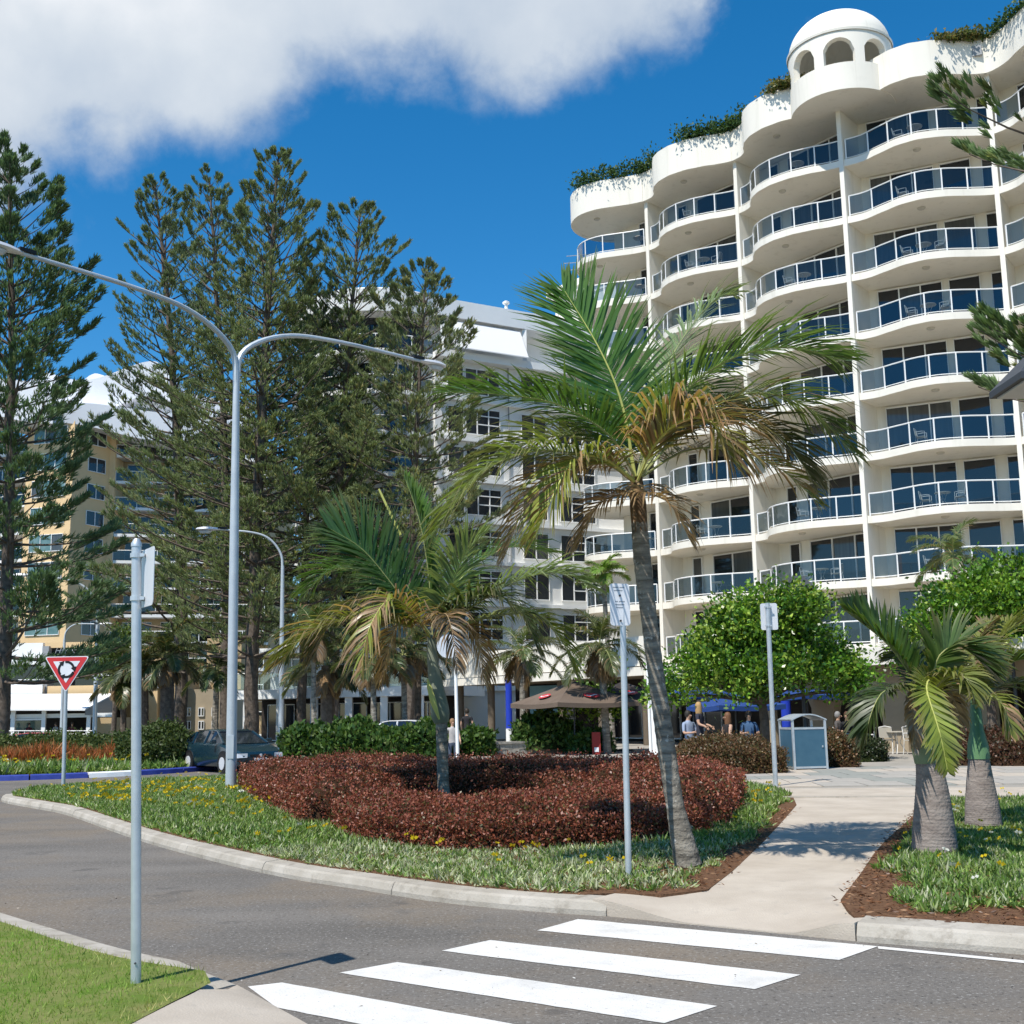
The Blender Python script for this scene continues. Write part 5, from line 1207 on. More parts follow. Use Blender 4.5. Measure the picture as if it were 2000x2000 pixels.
E = [
 ([(845, 1245, 0), (780, 1160, -.2), (710, 1075, -.4), (640, 1030, -.5)], 1.0, (.05, .12, .03), dict(n=60, droop=.25, v=.25, normal=(.3, -.75, .6), W=.034)),
 ([(845, 1245, 0), (838, 1130, -.1), (820, 1020, -.1), (790, 930, 0)], .40, G1, dict(n=40, droop=.1, v=.6, normal=(.8, -.6, 0), a0=60, a1=75, W=.05)),
 ([(842, 1245, 0), (770, 1215, -.6), (680, 1210, -.9), (600, 1240, -1.0), (540, 1300, -1.0)], .95, OL, dict(n=58, droop=1.0, dead=.2, tipmix=.7, W=.032)),
 ([(842, 1248, .1), (790, 1180, -.2), (720, 1170, -.4), (650, 1210, -.5), (610, 1290, -.5)], .8, (.10, .12, .04), dict(n=50, droop=1.2, dead=.25, tipmix=.8, W=.03)),
 ([(846, 1248, .1), (900, 1180, -.4), (960, 1160, -.7), (1020, 1200, -.9), (1050, 1270, -.9)], .8, (.07, .10, .035), dict(n=50, droop=1.1, tipmix=.5, W=.03)),
 ([(842, 1248, 0), (800, 1190, -.9), (760, 1170, -1.3), (720, 1230, -1.7), (705, 1320, -1.8)], .7, YG, dict(n=36, droop=1.2, dead=.55, tipmix=.9, ribcol='ribyel', W=.03)),
 ([(848, 1245, 0), (880, 1150, -.3), (910, 1080, -.5), (950, 1040, -.5)], .8, GREY, dict(n=44, droop=.6, v=.2, W=.03)),
 ([(848, 1245, 0), (930, 1180, -.2), (1020, 1130, -.3), (1100, 1120, -.3), (1160, 1150, -.2)], .85, GREY, dict(n=60, droop=.8, v=.2, W=.03)),
 ([(848, 1245, 0), (940, 1210, .3), (1030, 1200, .5), (1090, 1240, .6), (1125, 1320, .6)], .75, YG, dict(n=50, droop=1.0, tipmix=.5, W=.03)),
 ([(845, 1245, 0), (760, 1140, .8), (660, 1110, 1.2), (590, 1160, 1.4)], .9, G2, dict(n=48, droop=.8, W=.032)),
 ([(846, 1245, 0), (900, 1130, .9), (990, 1070, 1.3), (1080, 1080, 1.5)], .85, G2, dict(n=48, droop=.8, W=.03)),
 ([(845, 1250, 0), (865, 1200, -.9), (880, 1220, -1.4), (895, 1310, -1.6)], .5, (.06, .05, .03), dict(n=30, droop=1.2, dead=.6, tipmix=.6, ribcol='ribdry', W=.026)),
 ([(842, 1250, 0), (810, 1210, .6), (770, 1230, .9), (745, 1330, 1.0)], .6, DRY, dict(n=34, droop=1.3, dead=.9, tipmix=.7, ribcol='ribdry', W=.026)),
 ([(848, 1250, 0), (890, 1220, .5), (930, 1240, .8), (945, 1330, .9)], .6, DRY, dict(n=34, droop=1.3, dead=.8, tipmix=.7, ribcol='ribdry', W=.026)),
]
for pts, Lm, c, k in E: frond(pq, FP(pts, Yq), Lm, c, **k)
b = MB(); b.tube(FP([(782, 1045, .1), (740, 955, .1)], Yq), [.03, .018], 6); b.build('bare_rib', MT['ribyel'], pq)
DENS, WID, LEN, DRP = 1.6, 1.0, 1.0, .9
# --- two stout bottle palms on the right
Yb = 12.9
pb = thing('bottle_palm', 'stout bottle palm with grey ringed trunk beside the path, the front one', 'palm tree', tuple(gnd(1825, 1655, .12)))
tp = FP([(1826, 1668, 0), (1824, 1620, 0), (1822, 1570, 0), (1818, 1520, 0), (1812, 1488, 0)], Yb); C, R_ = trunk_rings(tp, [.235, .215, .185, .15, .125], .012); b = MB(); b.tube(C, R_, 16); b.build('trunk', MT['bottlebark'], pb, smooth=True)
b = MB(); b.tube(FP([(1812, 1490, 0), (1808, 1460, 0), (1808, 1425, 0), (1812, 1380, 0), (1815, 1345, 0)], Yb), [.135, .15, .11, .075, .04], 12); b.build('crownshaft', MT['crownshaft'], pb, smooth=True)
E = [
 ([(1812, 1370, 0), (1780, 1320, -.1), (1730, 1255, -.2), (1645, 1188, -.2)], .42, (.09, .17, .03), dict(n=54, droop=.15, v=.55, normal=(.55, -.7, .5), a0=40, a1=66, W=.018)),
 ([(1812, 1372, 0), (1770, 1345, -.2), (1725, 1352, -.4), (1700, 1400, -.5), (1690, 1450, -.5)], .42, (.045, .075, .02), dict(n=44, droop=.5, v=.25, W=.017)),
 ([(1813, 1372, 0), (1815, 1330, -.6), (1810, 1350, -1.0), (1835, 1430, -1.2), (1852, 1510, -1.2)], .30, (.24, .29, .045), dict(n=44, droop=.15, v=.15, normal=(0, -1, .2), a0=35, a1=50, W=.018, ribcol='ribyel', tipmix=.7, start=.3)),
 ([(1814, 1370, 0), (1830, 1290, -.1), (1865, 1262, -.15), (1900, 1278, -.2), (1938, 1320, -.2)], .48, (.085, .145, .03), dict(n=54, droop=.3, v=.6, normal=(.2, -.5, .8), a0=42, a1=62, W=.018, tipmix=.5)),
 ([(1814, 1370, 0), (1840, 1330, -.5), (1880, 1320, -.8), (1905, 1370, -.9)], .36, OL, dict(n=40, droop=.6, v=.3, W=.017, tipmix=.6)),
 ([(1812, 1370, 0), (1790, 1300, .5), (1770, 1270, .8), (1735, 1290, 1.0)], .4, (.06, .09, .025), dict(n=40, droop=.5, v=.3, W=.017)),
 ([(1815, 1370, 0), (1850, 1310, .5), (1900, 1280, .9), (1960, 1300, 1.1)], .4, OL, dict(n=42, droop=.5, v=.3, W=.017, tipmix=.6)),
 ([(1814, 1372, 0), (1850, 1350, .2), (1870, 1390, .3), (1872, 1460, .3)], .22, DRY, dict(n=30, droop=1.2, dead=.7, W=.014, ribcol='ribdry')),
 ([(1812, 1372, 0), (1790, 1350, -.1), (1783, 1390, -.2), (1790, 1470, -.25)], .16, (.33, .29, .24), dict(n=30, droop=1.3, dead=.6, W=.014, ribcol='ribdry')),
]
for pts, Lm, c, k in E: frond(pb, FP(pts, Yb), Lm, c, **k)
Yc = 15.6
pc = thing('bottle_palm', 'stout bottle palm with green crownshaft behind the front one, at the right edge', 'palm tree', tuple(gnd(1921, 1602, .12)))
tp = FP([(1921, 1610, 0), (1918, 1570, 0), (1914, 1520, 0), (1912, 1480, 0)], Yc); C, R_ = trunk_rings(tp, [.225, .205, .16, .125], .010); b = MB(); b.tube(C, R_, 16); b.build('trunk', MT['bottlebark'], pc, smooth=True)
MT['cshaft2'] = mat('green_crownshaft', (0.085, 0.19, 0.085), (0.13, 0.24, 0.11), rough=0.35, spec=0.4, scale=4)
b = MB(); b.tube(FP([(1912, 1482, 0), (1910, 1455, 0), (1908, 1425, 0), (1906, 1390, 0), (1903, 1360, 0)], Yc), [.14, .13, .085, .07, .045], 12); b.build('crownshaft', MT['cshaft2'], pc, smooth=True)
E = [
 ([(1904, 1385, 0), (1930, 1330, -.2), (1985, 1290, -.4), (2060, 1290, -.5)], .5, (.08, .13, .03), dict(n=50, droop=.5, v=.4, W=.02, tipmix=.5)),
 ([(1903, 1385, 0), (1890, 1330, -.2), (1860, 1310, -.3), (1820, 1350, -.4)], .45, OL, dict(n=40, droop=.6, v=.3, W=.02, tipmix=.6)),
 ([(1904, 1385, 0), (1925, 1300, .2), (1960, 1240, .4), (2010, 1215, .5)], .5, OL, dict(n=46, droop=.4, v=.5, W=.02, tipmix=.5)),
 ([(1904, 1385, 0), (1950, 1340, .4), (2010, 1340, .6), (2070, 1400, .7)], .5, (.07, .11, .03), dict(n=46, droop=.7, v=.3, W=.02)),
 ([(1903, 1385, 0), (1895, 1300, .3), (1910, 1250, .5), (1950, 1210, .6)], .4, (.18, .17, .08), dict(n=36, droop=.5, v=.4, W=.02, dead=.4)),
 ([(1904, 1385, 0), (1930, 1360, -.6), (1960, 1380, -.8), (1975, 1440, -.9)], .36, OL, dict(n=34, droop=.7, v=.3, W=.018, dead=.2)),
]
for pts, Lm, c, k in E: frond(pc, FP(pts, Yc), Lm, c, **k)
DENS, WID, LEN, DRP = 2.2, .6, 1.35, .8
# --- palms in the middle distance
def palm(loc, H, r, fl, nf, label, col, seed, skirt=0, Lm=.5, W=.04, trunk='palmbark', lean=(0, 0), droop=.9, nl=26, elev=(80, -20), group='palms in the middle distance'):
    rg = np.random.default_rng(seed); t = thing('palm_tree', label, 'palm tree', loc, 0, group)
    o = Vector(loc); top = o + Vector((lean[0], lean[1], H)); b = MB(); C = curve([o, o.lerp(top, .5) + Vector((lean[0] * -.1, 0, 0)), top], 14)
    b.tube(C, [r * (1.25 if i == 0 else 1 - .2 * i / 14) * (1 + .05 * (i % 2)) for i in range(15)], 8); b.build('trunk', MT[trunk], t, smooth=True)
    for k in range(nf + skirt):
        a = k * 2.399 + rg.normal(0, .2); dry = k >= nf
        el = math.radians(elev[0] + (elev[1] - elev[0]) * (k / max(1, nf - 1)) ** .8 + rg.normal(0, 6)) if not dry else math.radians(rg.uniform(-75, -40))
        L = fl * rg.uniform(.85, 1.1) * (1 if not dry else .55); d = Vector((math.cos(a), math.sin(a), 0)); p = top.copy(); pts = [p.copy()]
        for j in range(4):
            e = el - (.28 * j if not dry else .2 * j) * (1 + .3 * (el > 0)); p = p + (d * math.cos(e) + Vector((0, 0, math.sin(e)))) * L / 4; pts.append(p.copy())
        cc = np.array(col) * rg.uniform(.75, 1.25) if not dry else np.array((.24, .19, .14)) * rg.uniform(.7, 1.2)
        frond(t, pts, Lm, tuple(cc), n=nl, droop=droop if not dry else 1.4, W=W, rib=.02, dead=.05 if not dry else .6, tipmix=.3 if not dry else .8, ribcol='rib' if not dry else 'ribdry')
    return t
def palm_px(bx, tx, ty, Y, r, fl, nf, label, col, seed, **k):
    l = pbase(bx, Y); tpp = at(tx, ty, Y); return palm(l, tpp.z - .1, r, fl, nf, label, col, seed, lean=(tpp.x - l[0], 0), **k)
palm_px(327, 327, 1285, 62, .40, 2.4, 16, 'date palm with thick rough trunk in front of the tan building', (.07, .095, .035), 21, skirt=12, Lm=.55, W=.05, trunk='bark')
palm_px(285, 283, 1300, 63, .2, 2.0, 12, 'slimmer date palm left of the thick trunked one', (.06, .085, .035), 22, skirt=8, Lm=.5, W=.05, trunk='bark')
palm_px(243, 240, 1325, 64, .17, 2.0, 12, 'date palm with a shaggy grey skirt behind the near sign post', (.075, .10, .035), 23, skirt=14, Lm=.5, W=.05, trunk='bark')
palm_px(640, 640, 1300, 52, .33, 2.3, 14, 'thick trunked date palm behind the left fronds of the shorter palm', (.07, .10, .035), 24, skirt=10, Lm=.5, W=.05, trunk='bark')
palm_px(614, 612, 1235, 50, .12, 2.0, 10, 'thin palm just left of the thick trunked date palm', (.06, .10, .03), 25, skirt=3, Lm=.5, W=.04)
palm_px(731, 728, 1290, 49, .13, 1.9, 10, 'thin pale trunked palm left of the parked white car', (.075, .105, .04), 26, skirt=5, Lm=.5, W=.04)
palm_px(791, 788, 1280, 50, .13, 1.9, 10, 'thin pale trunked palm right of the parked white car', (.075, .105, .04), 27, skirt=4, Lm=.5, W=.04)
palm_px(815, 818, 1265, 52, .16, 2.0, 10, 'dark trunked palm close behind the shorter palm', (.06, .09, .035), 28, skirt=4, Lm=.5, W=.04, trunk='bark')
palm_px(1022, 1018, 1275, 50, .13, 2.3, 14, 'palm with hanging feathery fronds left of the brown umbrella', (.10, .14, .045), 29, skirt=6, Lm=.5, W=.035, droop=1.2)
palm_px(1184, 1172, 1262, 45, .15, 2.1, 13, 'palm with a dark ringed trunk right of the brown umbrella', (.085, .11, .035), 30, skirt=9, Lm=.5, W=.035, droop=1.2)
palm_px(1196, 1178, 1125, 54, .12, 1.3, 13, 'bright lime green topped palm above the front parking sign', (.16, .28, .04), 31, Lm=.4, W=.04, elev=(80, 0))
palm_px(1855, 1862, 1085, 44, .12, 1.9, 12, 'pale palm top showing behind the right round tree', (.12, .17, .06), 32, Lm=.45, W=.03)
palm_px(420, 424, 1310, 70, .2, 2.4, 12, 'dark green palm between the tan building and the lamp post', (.05, .085, .03), 33, Lm=.5, W=.05)

# ================================================================== BROADLEAF TREES
def blob_tree(name, label, loc, trunk_h, blobs, n, leaf, palette, weights, trunk_r=.14, group=None, m=None, seed=0):
    """blobs: (x, y, z, rx, ry, rz) relative to the base; leaves in clumps over and inside each"""
    rg = np.random.default_rng(seed); t = thing(name, label, 'tree', loc, 0, group); o = np.array(loc)
    b = MB(); b.tube([Vector(loc), Vector(loc) + Vector((.05, 0, trunk_h * .6)), Vector(loc) + Vector((0, .05, trunk_h))], [trunk_r * 1.25, trunk_r, trunk_r * .85], 9); b.build('trunk', MT['bark'], t, smooth=True)
    b = MB()
    for bl in blobs: b.tube(curve([Vector(loc) + Vector((0, 0, trunk_h * .9)), Vector(loc) + Vector((bl[0] * .5, bl[1] * .5, (trunk_h + bl[2]) * .5)), Vector(loc) + Vector(bl[:3])], 5), [trunk_r * .6, trunk_r * .5, trunk_r * .42, trunk_r * .34, trunk_r * .25, .02], 6)
    b.build('limbs', MT['bark'], t)
    w = np.array([bl[3] * bl[4] + bl[4] * bl[5] + bl[3] * bl[5] for bl in blobs]); w = w / w.sum()
    nc = n // 34; k = rg.choice(len(blobs), nc, p=w); Bl = np.array(blobs)[k]
    u = unit(rg.normal(size=(nc, 3))); u[:, 2] = np.where(u[:, 2] < -.35, -u[:, 2] * .6, u[:, 2]); u = unit(u); rr = rg.uniform(.62, 1.06, nc)[:, None]
    Cc = Bl[:, :3] + u * Bl[:, 3:] * rr
    kp = wob(Cc[:, 0] * 1.5 + Cc[:, 2] * .8 + seed, Cc[:, 1] * .9 + Cc[:, 2] * 1.9, 1.25, seed) > -.42
    Cc, u = Cc[kp], u[kp]; nc = len(Cc)
    cl = np.repeat(np.arange(nc), 34); N = len(cl); csz = rg.uniform(.16, .36, nc)[cl][:, None]
    P = o + Cc[cl] + rg.normal(size=(N, 3)) * csz * np.array([1, 1, .75]); D = unit(u[cl] * .7 + rg.normal(size=(N, 3)) * .8 + [0, 0, .15])
    V, F = scatter(P, D, LEAF, leaf * rg.uniform(.7, 1.3, N), leaf * rg.uniform(.9, 1.2, N))
    cb = (pick(nc, palette, weights) * rg.normal(1, .22, (nc, 1)).clip(.5, 1.5))[cl] * rg.normal(1, .16, (N, 1)).clip(.5, 1.6)
    mesh_np('crown', V, F, m or MT['gloss_leaf'], t, np.repeat(cb, 4, 0)); return t
LIME = [(.095, .21, .018), (.17, .30, .028), (.04, .11, .014), (.30, .40, .06)]
l1 = pbase(1490, 36.0)
blob_tree('shade_tree', 'round bright green shade tree behind the bin and the rear parking sign', (l1[0], 36, .12), 1.9, [(-.9, 0, 3.0, 1.35, 1.3, 1.05), (1.1, .2, 3.1, 1.45, 1.3, 1.1), (.25, -.3, 4.15, 1.35, 1.2, 1.0), (-2.0, .1, 2.5, 1.05, 1.0, .75), (2.0, .2, 2.55, 1.1, 1.1, .8), (-.1, .6, 3.0, 1.8, 1.4, 1.3), (.1, -.8, 2.45, 1.3, .9, .6), (1.15, 0, 4.3, .95, .9, .7), (-1.2, -.5, 2.3, 1.0, .8, .5), (2.75, .1, 2.0, .7, .7, .5), (-2.75, 0, 1.95, .65, .7, .45), (-.4, -.9, 1.95, .7, .6, .35), (1.2, -.6, 2.4, 1.0, .8, .55), (-.75, -.2, 4.05, .75, .7, .6)], 33000, .145, LIME, [3, 3, 2.4, 1.6], seed=41)
l2 = pbase(1935, 37.0)
blob_tree('shade_tree', 'bright green shade tree at the right edge behind the bottle palms', (l2[0], 37, .12), 2.2, [(-1.3, 0, 3.4, 1.5, 1.4, 1.1), (.6, 0, 3.7, 1.6, 1.4, 1.25), (-.2, -.3, 4.6, 1.45, 1.3, 1.0), (1.6, .3, 3.9, 1.6, 1.4, 1.5), (.9, .2, 5.1, 1.3, 1.2, .9), (-1.8, .1, 2.7, .9, 1.0, .6), (2.4, 0, 5.3, 1.2, 1.2, 1.0), (.2, .6, 3.6, 2.0, 1.4, 1.5)], 28000, .15, LIME, [3, 3, 2, 1], seed=42)
l3 = pbase(1165, 46.5)
blob_tree('small_tree', 'small leafy tree under the brown umbrella beside the ringed palm', (l3[0] - .1, 46.5, .12), .9, [(-.7, 0, 1.65, .55, .5, .4), (.5, 0, 1.5, .5, .5, .4), (.1, -.1, 2.1, .5, .5, .45), (.3, 0, 2.8, .4, .4, .4)], 1500, .17, LIME, [3, 3, 2, 1], trunk_r=.04, seed=43)
l4 = pbase(222, 72)
blob_tree('small_tree', 'yellow green leafy tree beside the near lamp post of the yellow tower', (l4[0], 72, .12), 3.6, [(0, 0, 5.2, 1.2, 1.1, 1.1), (.6, 0, 6.2, .9, .9, .8), (-.3, 0, 4.3, 1.0, .9, .8)], 3500, .2, [(.10, .15, .03), (.14, .19, .04), (.06, .09, .025)], [2, 2, 2], seed=44)
# rooftop planting that spills over the hotel's parapets
def roof_plant(label, pts, seed, h=.65, dark=True):
    t = thing('rooftop_shrub', label, 'shrub', tuple(pts[0]), 0, 'planting along the hotel roof'); rg = np.random.default_rng(seed)
    C = curve(pts, 30); A_ = np.array([[p.x, p.y, p.z] for p in C]); n = 2600; P = A_[rg.integers(0, 31, n)] + rg.normal(size=(n, 3)) * [.32, .32, .0]
    P[:, 2] += h * rg.beta(1.6, 2.2, n) * (1 + .45 * wob(P[:, 0], P[:, 1], 2.0, seed)) - .22 * rg.random(n)
    V, F = scatter(P, unit(rg.normal(size=(n, 3)) + [0, 0, .4]), LEAF, rg.uniform(.12, .24, n)); pal = [(.03, .07, .02), (.05, .10, .025), (.08, .13, .035)] if dark else [(.12, .14, .04), (.20, .17, .06), (.06, .10, .03)]
    mesh_np('foliage', V, F, MT['leaf'], t, np.repeat(pick(n, pal, [2, 2, 1]) * rg.normal(1, .2, (n, 1)).clip(.4, 1.6), 4, 0))
    b = MB(); b.tube([Vector(p) - Vector((0, 0, .1)) for p in A_[::3]], .05, 5); b.build('stem', MT['bark'], t)
def roof_pts(i, s0, s1, n=5): return [Vector((p.x, p.y, PZ1 + .05)) for p in resample(offset_path(bay_edge(i, 30, .28, 1.1), .2), s0, s1, n)]
roof_plant('dark green shrub spilling over the parapet at the left end of the hotel roof', roof_pts(0, .55, 1.0) + roof_pts(1, .0, .25, 2), 51, 1.0)
roof_plant('dark green shrub on the roof parapet over the second bay of the hotel', roof_pts(1, .62, 1.0) + roof_pts(2, 0, .18, 2), 52, .95)
roof_plant('low yellowish shrub on the parapet just left of the rotunda', roof_pts(2, .62, .78), 53, .45, False)
roof_plant('low yellowish shrub along the parapet right of the rotunda', roof_pts(3, .74, 1.0), 54, .38, False)
roof_plant('green shrub along the parapet at the right edge of the hotel roof', roof_pts(4, .05, .9), 55, .42)
# ================================================================== STREET FURNITURE
MT['signred'] = mat('sign_red', (0.62, 0.045, 0.05), rough=0.4); MT['signwhite'] = mat('sign_white', (0.80, 0.80, 0.82), (0.74, 0.75, 0.77), rough=0.4, scale=3)
MT['signback'] = mat('sign_back', (0.72, 0.72, 0.74), (0.64, 0.65, 0.67), rough=0.35, metal=0.2, scale=2)
MT['signgrey'] = mat('sign_print_grey', (0.30, 0.33, 0.36), rough=0.5)
MT['binblue'] = mat('bin_blue_panel', (0.045, 0.115, 0.17), (0.055, 0.13, 0.185), rough=0.6, scale=5)
def rounded_rect(w, h, r, n=5):
    P = []
    for cx, cy, a0 in ((w / 2 - r, h / 2 - r, 0), (-w / 2 + r, h / 2 - r, PI / 2), (-w / 2 + r, -h / 2 + r, PI), (w / 2 - r, -h / 2 + r, 1.5 * PI)):
        for k in range(n + 1): a = a0 + PI / 2 * k / n; P.append((cx + r * math.cos(a), cy + r * math.sin(a)))
    return P
def plate(b, poly, c, ang, th, off=0.0):
    """upright plate; poly in (across, up); ang turns it about the vertical; its face looks along -y before turning"""
    u = Vector((math.cos(ang), math.sin(ang), 0)); n = Vector((math.sin(ang), -math.cos(ang), 0)); c = Vector(c) + n * off
    m = len(poly); f = [c + u * x + Vector((0, 0, z)) for x, z in poly]; bk = [p - n * th for p in f]
    return b.add(f + bk, [tuple(range(m)), tuple(range(2 * m - 1, m - 1, -1))] + [(i, m + i, m + (i + 1) % m, (i + 1) % m) for i in range(m)])
def pole_mesh(base, h, r, n=12, lean=(0, 0)):
    b = MB(); x, y, z = base; b.tube([(x, y, z - .05), (x + lean[0], y + lean[1], z + h)], r, n); b.lathe([(r * 1.12, 0), (r * 1.12, .02), (r * .6, .05), (0, .055)], n, (x + lean[0], y + lean[1], z + h)); return b
# near sign post, plate seen almost edge on
gb = gnd(266, 1921, .12); zt = at(267, 1068, gb.y).z
s1 = thing('sign_post', 'tall galvanised post nearest the camera with its white plate seen nearly edge on', 'sign post', tuple(gb))
pole_mesh(tuple(gb), zt - gb.z, .030, 16, lean=(-.087, 0)).build('post', MT['galv'], s1, smooth=True)
pa, pb_ = at(285, 1073, gb.y), at(285, 1186, gb.y)
b = MB(); hgt = pa.z - pb_.z; plate(b, rounded_rect(.28, hgt, .03), (gb.x + .0, gb.y - .045, (pa.z + pb_.z) / 2), math.radians(-58), .004); b.build('sign_plate', MT['signback'], s1)
for z in (zt - .055, pb_.z + .055):
    b = MB(); px_ = gb.x - .087 * (z - gb.z) / (zt - gb.z); b.lathe([(.030, -.014), (.038, -.014), (.038, .014), (.030, .014)], 16, (px_, gb.y, z)); b.box((px_ + .04, gb.y - .01, z), (.03, .03, .02)); b.build('clamp', MT['galv'], s1)
b = MB(); b.lathe([(.0, .004), (.009, .004), (.009, 0)], 8, (gb.x, gb.y, gb.z)); b.tube([(gb.x, gb.y - .028, gb.z + .12), (gb.x, gb.y - .038, gb.z + .12)], .006, 6); b.build('bolt', MT['darkgrey'], s1)
# front parking sign
g2 = gnd(1228, 1716, .13); za, zb_ = at(1210, 1140, g2.y).z, at(1210, 1222, g2.y).z
s2 = thing('parking_sign', 'white parking sign on a grey post in front of the tall palm', 'sign', tuple(g2))
tx = at(1213, 1140, g2.y)
b = MB(); b.tube([(g2.x, g2.y, .08), (tx.x + .01, g2.y + .03, za - .01)], .030, 14); b.build('post', MT['galv'], s2, smooth=True)
pc_ = ((tx.x - .018, g2.y - .012, (za + zb_) / 2)); PA = math.radians(18)
b = MB(); plate(b, rounded_rect(.205, za - zb_, .03), pc_, PA, .004); sp = b.build('sign_plate', MT['signwhite'], s2)
def local_rect(b, c, ang, x0, x1, z0, z1, off=.0015): plate(b, [(x1, z1), (x0, z1), (x0, z0), (x1, z0)], c, ang, .001, off)
for (z, ws) in ((.165, [(-.07, -.01), (.0, .05)]), (.135, [(-.06, .03)]), (.03, [(-.05, -.02), (-.01, .05)]), (.0, [(-.05, .045)]), (-.028, [(-.04, .03)])):
    for (x0, x1) in ws: b = MB(); local_rect(b, pc_, PA, x0, x1, z - .006, z + .004); b.build('text_line', MT['signgrey'], sp)
b = MB()
for z in (.085, -.155):
    n_ = Vector((math.sin(PA), -math.cos(PA), 0)); c = Vector(pc_) + Vector((0, 0, z)); b.tube([c, c + n_ * .012], .010, 8)
b.build('bolt', MT['darkgrey'], sp)
# rear parking sign, seen from behind
g3 = gnd(1515, 1536, .13); za, zb_ = at(1500, 1178, g3.y).z, at(1500, 1230, g3.y).z; tx = at(1499, 1180, g3.y)
s3 = thing('parking_sign', 'white parking sign on a grey post seen from behind, left of the litter bin', 'sign', tuple(g3))
b = MB(); b.tube([(g3.x, g3.y, .08), (tx.x, g3.y, za)], .048, 12); b.build('post', MT['galv'], s3, smooth=True)
b = MB(); plate(b, rounded_rect(.34, za - zb_, .04), (tx.x + .03, g3.y + .05, (za + zb_) / 2), math.radians(-4), -.005); b.build('sign_plate', MT['signback'], s3)
for z in (za - .08, zb_ + .08):
    b = MB(); b.lathe([(.048, -.02), (.058, -.02), (.058, .02), (.048, .02)], 12, (tx.x, g3.y, z)); b.box((tx.x, g3.y - .045, z), (.15, .015, .03)); b.build('clamp', MT['galv'], s3)
# roundabout give way sign
g4 = gnd(122, 1539, .13); Yg = g4.y
s4 = thing('give_way_sign', 'red bordered white triangle roundabout sign on a thin grey pole', 'road sign', tuple(g4))
ttop = at(130, 1282, Yg); tbot = at(130, 1353, Yg); tl_, tr_ = at(87, 1282, Yg), at(175, 1281, Yg)
b = MB(); b.tube([(g4.x, Yg + .05, .08), (ttop.x - .01, Yg + .05, ttop.z - .05)], .045, 10); b.build('post', MT['galv'], s4, smooth=True)
W = tr_.x - tl_.x; Hh = ttop.z - tbot.z; cxg = (tl_.x + tr_.x) / 2
def tri(k, r):
    """triangle with rounded corners, scaled by k about its centroid"""
    cz = ttop.z - Hh / 3; base = [(cxg + W / 2, ttop.z), (cxg - W / 2, ttop.z), (cxg, tbot.z)]
    v = [Vector((cxg + (x - cxg) * k, cz + (z - cz) * k)) for x, z in base]; out = []
    for i in range(3):
        p = v[i]; a = (v[i - 1] - p).normalized(); c = (v[(i + 1) % 3] - p).normalized()
        for q in range(5):
            t = q / 4; p0 = p + a * r; p1 = p + c * r; out.append(((1 - t) ** 2 * p0 + 2 * t * (1 - t) * p + t * t * p1)[:])
    return out
for nm, k, r, mm, off in (('sign_plate', 1.0, .08, 'signwhite', 0), ('red_border', .93, .06, 'signred', .006), ('white_centre', .60, .02, 'signwhite', .012)):
    b = MB(); plate(b, tri(k, r), (0, Yg, 0), 0, .005, off); b.build(nm, MT[mm], s4)
b = MB(); cz = ttop.z - Hh * .36; Rr = W * .165
for a0 in (100, 220, 340):
    A = [math.radians(a0 - q * 9.2) for q in range(10)]
    outer = [(cxg + (Rr + .026) * math.cos(a), cz + (Rr + .026) * math.sin(a)) for a in A]; inner = [(cxg + (Rr - .026) * math.cos(a), cz + (Rr - .026) * math.sin(a)) for a in A]
    ah = A[-1]; d = (math.sin(ah), -math.cos(ah)); base = (cxg + Rr * math.cos(ah), cz + Rr * math.sin(ah)); nrm_ = (math.cos(ah), math.sin(ah))
    for q in range(9): plate(b, [outer[q], outer[q + 1], inner[q + 1], inner[q]][::-1], (0, Yg, 0), 0, .002, .018)
    plate(b, [(base[0] - nrm_[0] * .065, base[1] - nrm_[1] * .065), (base[0] + nrm_[0] * .065, base[1] + nrm_[1] * .065), (base[0] + d[0] * .11, base[1] + d[1] * .11)], (0, Yg, 0), 0, .002, .018)
b.build('roundabout_arrows', MT['black'], s4)

# double street lamp
def lamp_head(b, b2, p, d, s=1.0):
    """cobra head lantern pointing along d from the arm end p"""
    u = Vector((d.x, d.y, 0)).normalized(); w = Vector((-u.y, u.x, 0)); z = Vector((0, 0, 1))
    prof_ = [(0, .05, .05), (.12, .09, .07), (.35, .15, .10), (.62, .17, .11), (.85, .12, .07), (.92, .03, .03)]
    vs = []; n = 8
    for x, hw, hh in prof_:
        for k in range(n): a = 2 * PI * k / n; vs.append(Vector(p) + u * x * s + w * (hw * math.cos(a) * s) + z * (hh * math.sin(a) * s * (1.0 if math.sin(a) > 0 else .55)))
    fs = [(i * n + k, i * n + (k + 1) % n, (i + 1) * n + (k + 1) % n, (i + 1) * n + k) for i in range(len(prof_) - 1) for k in range(n)] + [tuple(range(n - 1, -1, -1)), tuple(range((len(prof_) - 1) * n, len(prof_) * n))]
    b.add(vs, fs)
    c = Vector(p) + u * .58 * s - z * .06 * s; vs = []
    for k in range(10): a = 2 * PI * k / 10; vs.append(c + u * math.cos(a) * .26 * s + w * math.sin(a) * .13 * s)
    m = [c + u * math.cos(2 * PI * k / 10) * .17 * s + w * math.sin(2 * PI * k / 10) * .09 * s - z * .09 * s for k in range(10)]
    b2.add(vs + m, [(k, (k + 1) % 10, 10 + (k + 1) % 10, 10 + k) for k in range(10)] + [tuple(range(10, 20))])
MT['lens'] = mat('lamp_lens', (0.55, 0.56, 0.55), rough=0.15, spec=0.5)
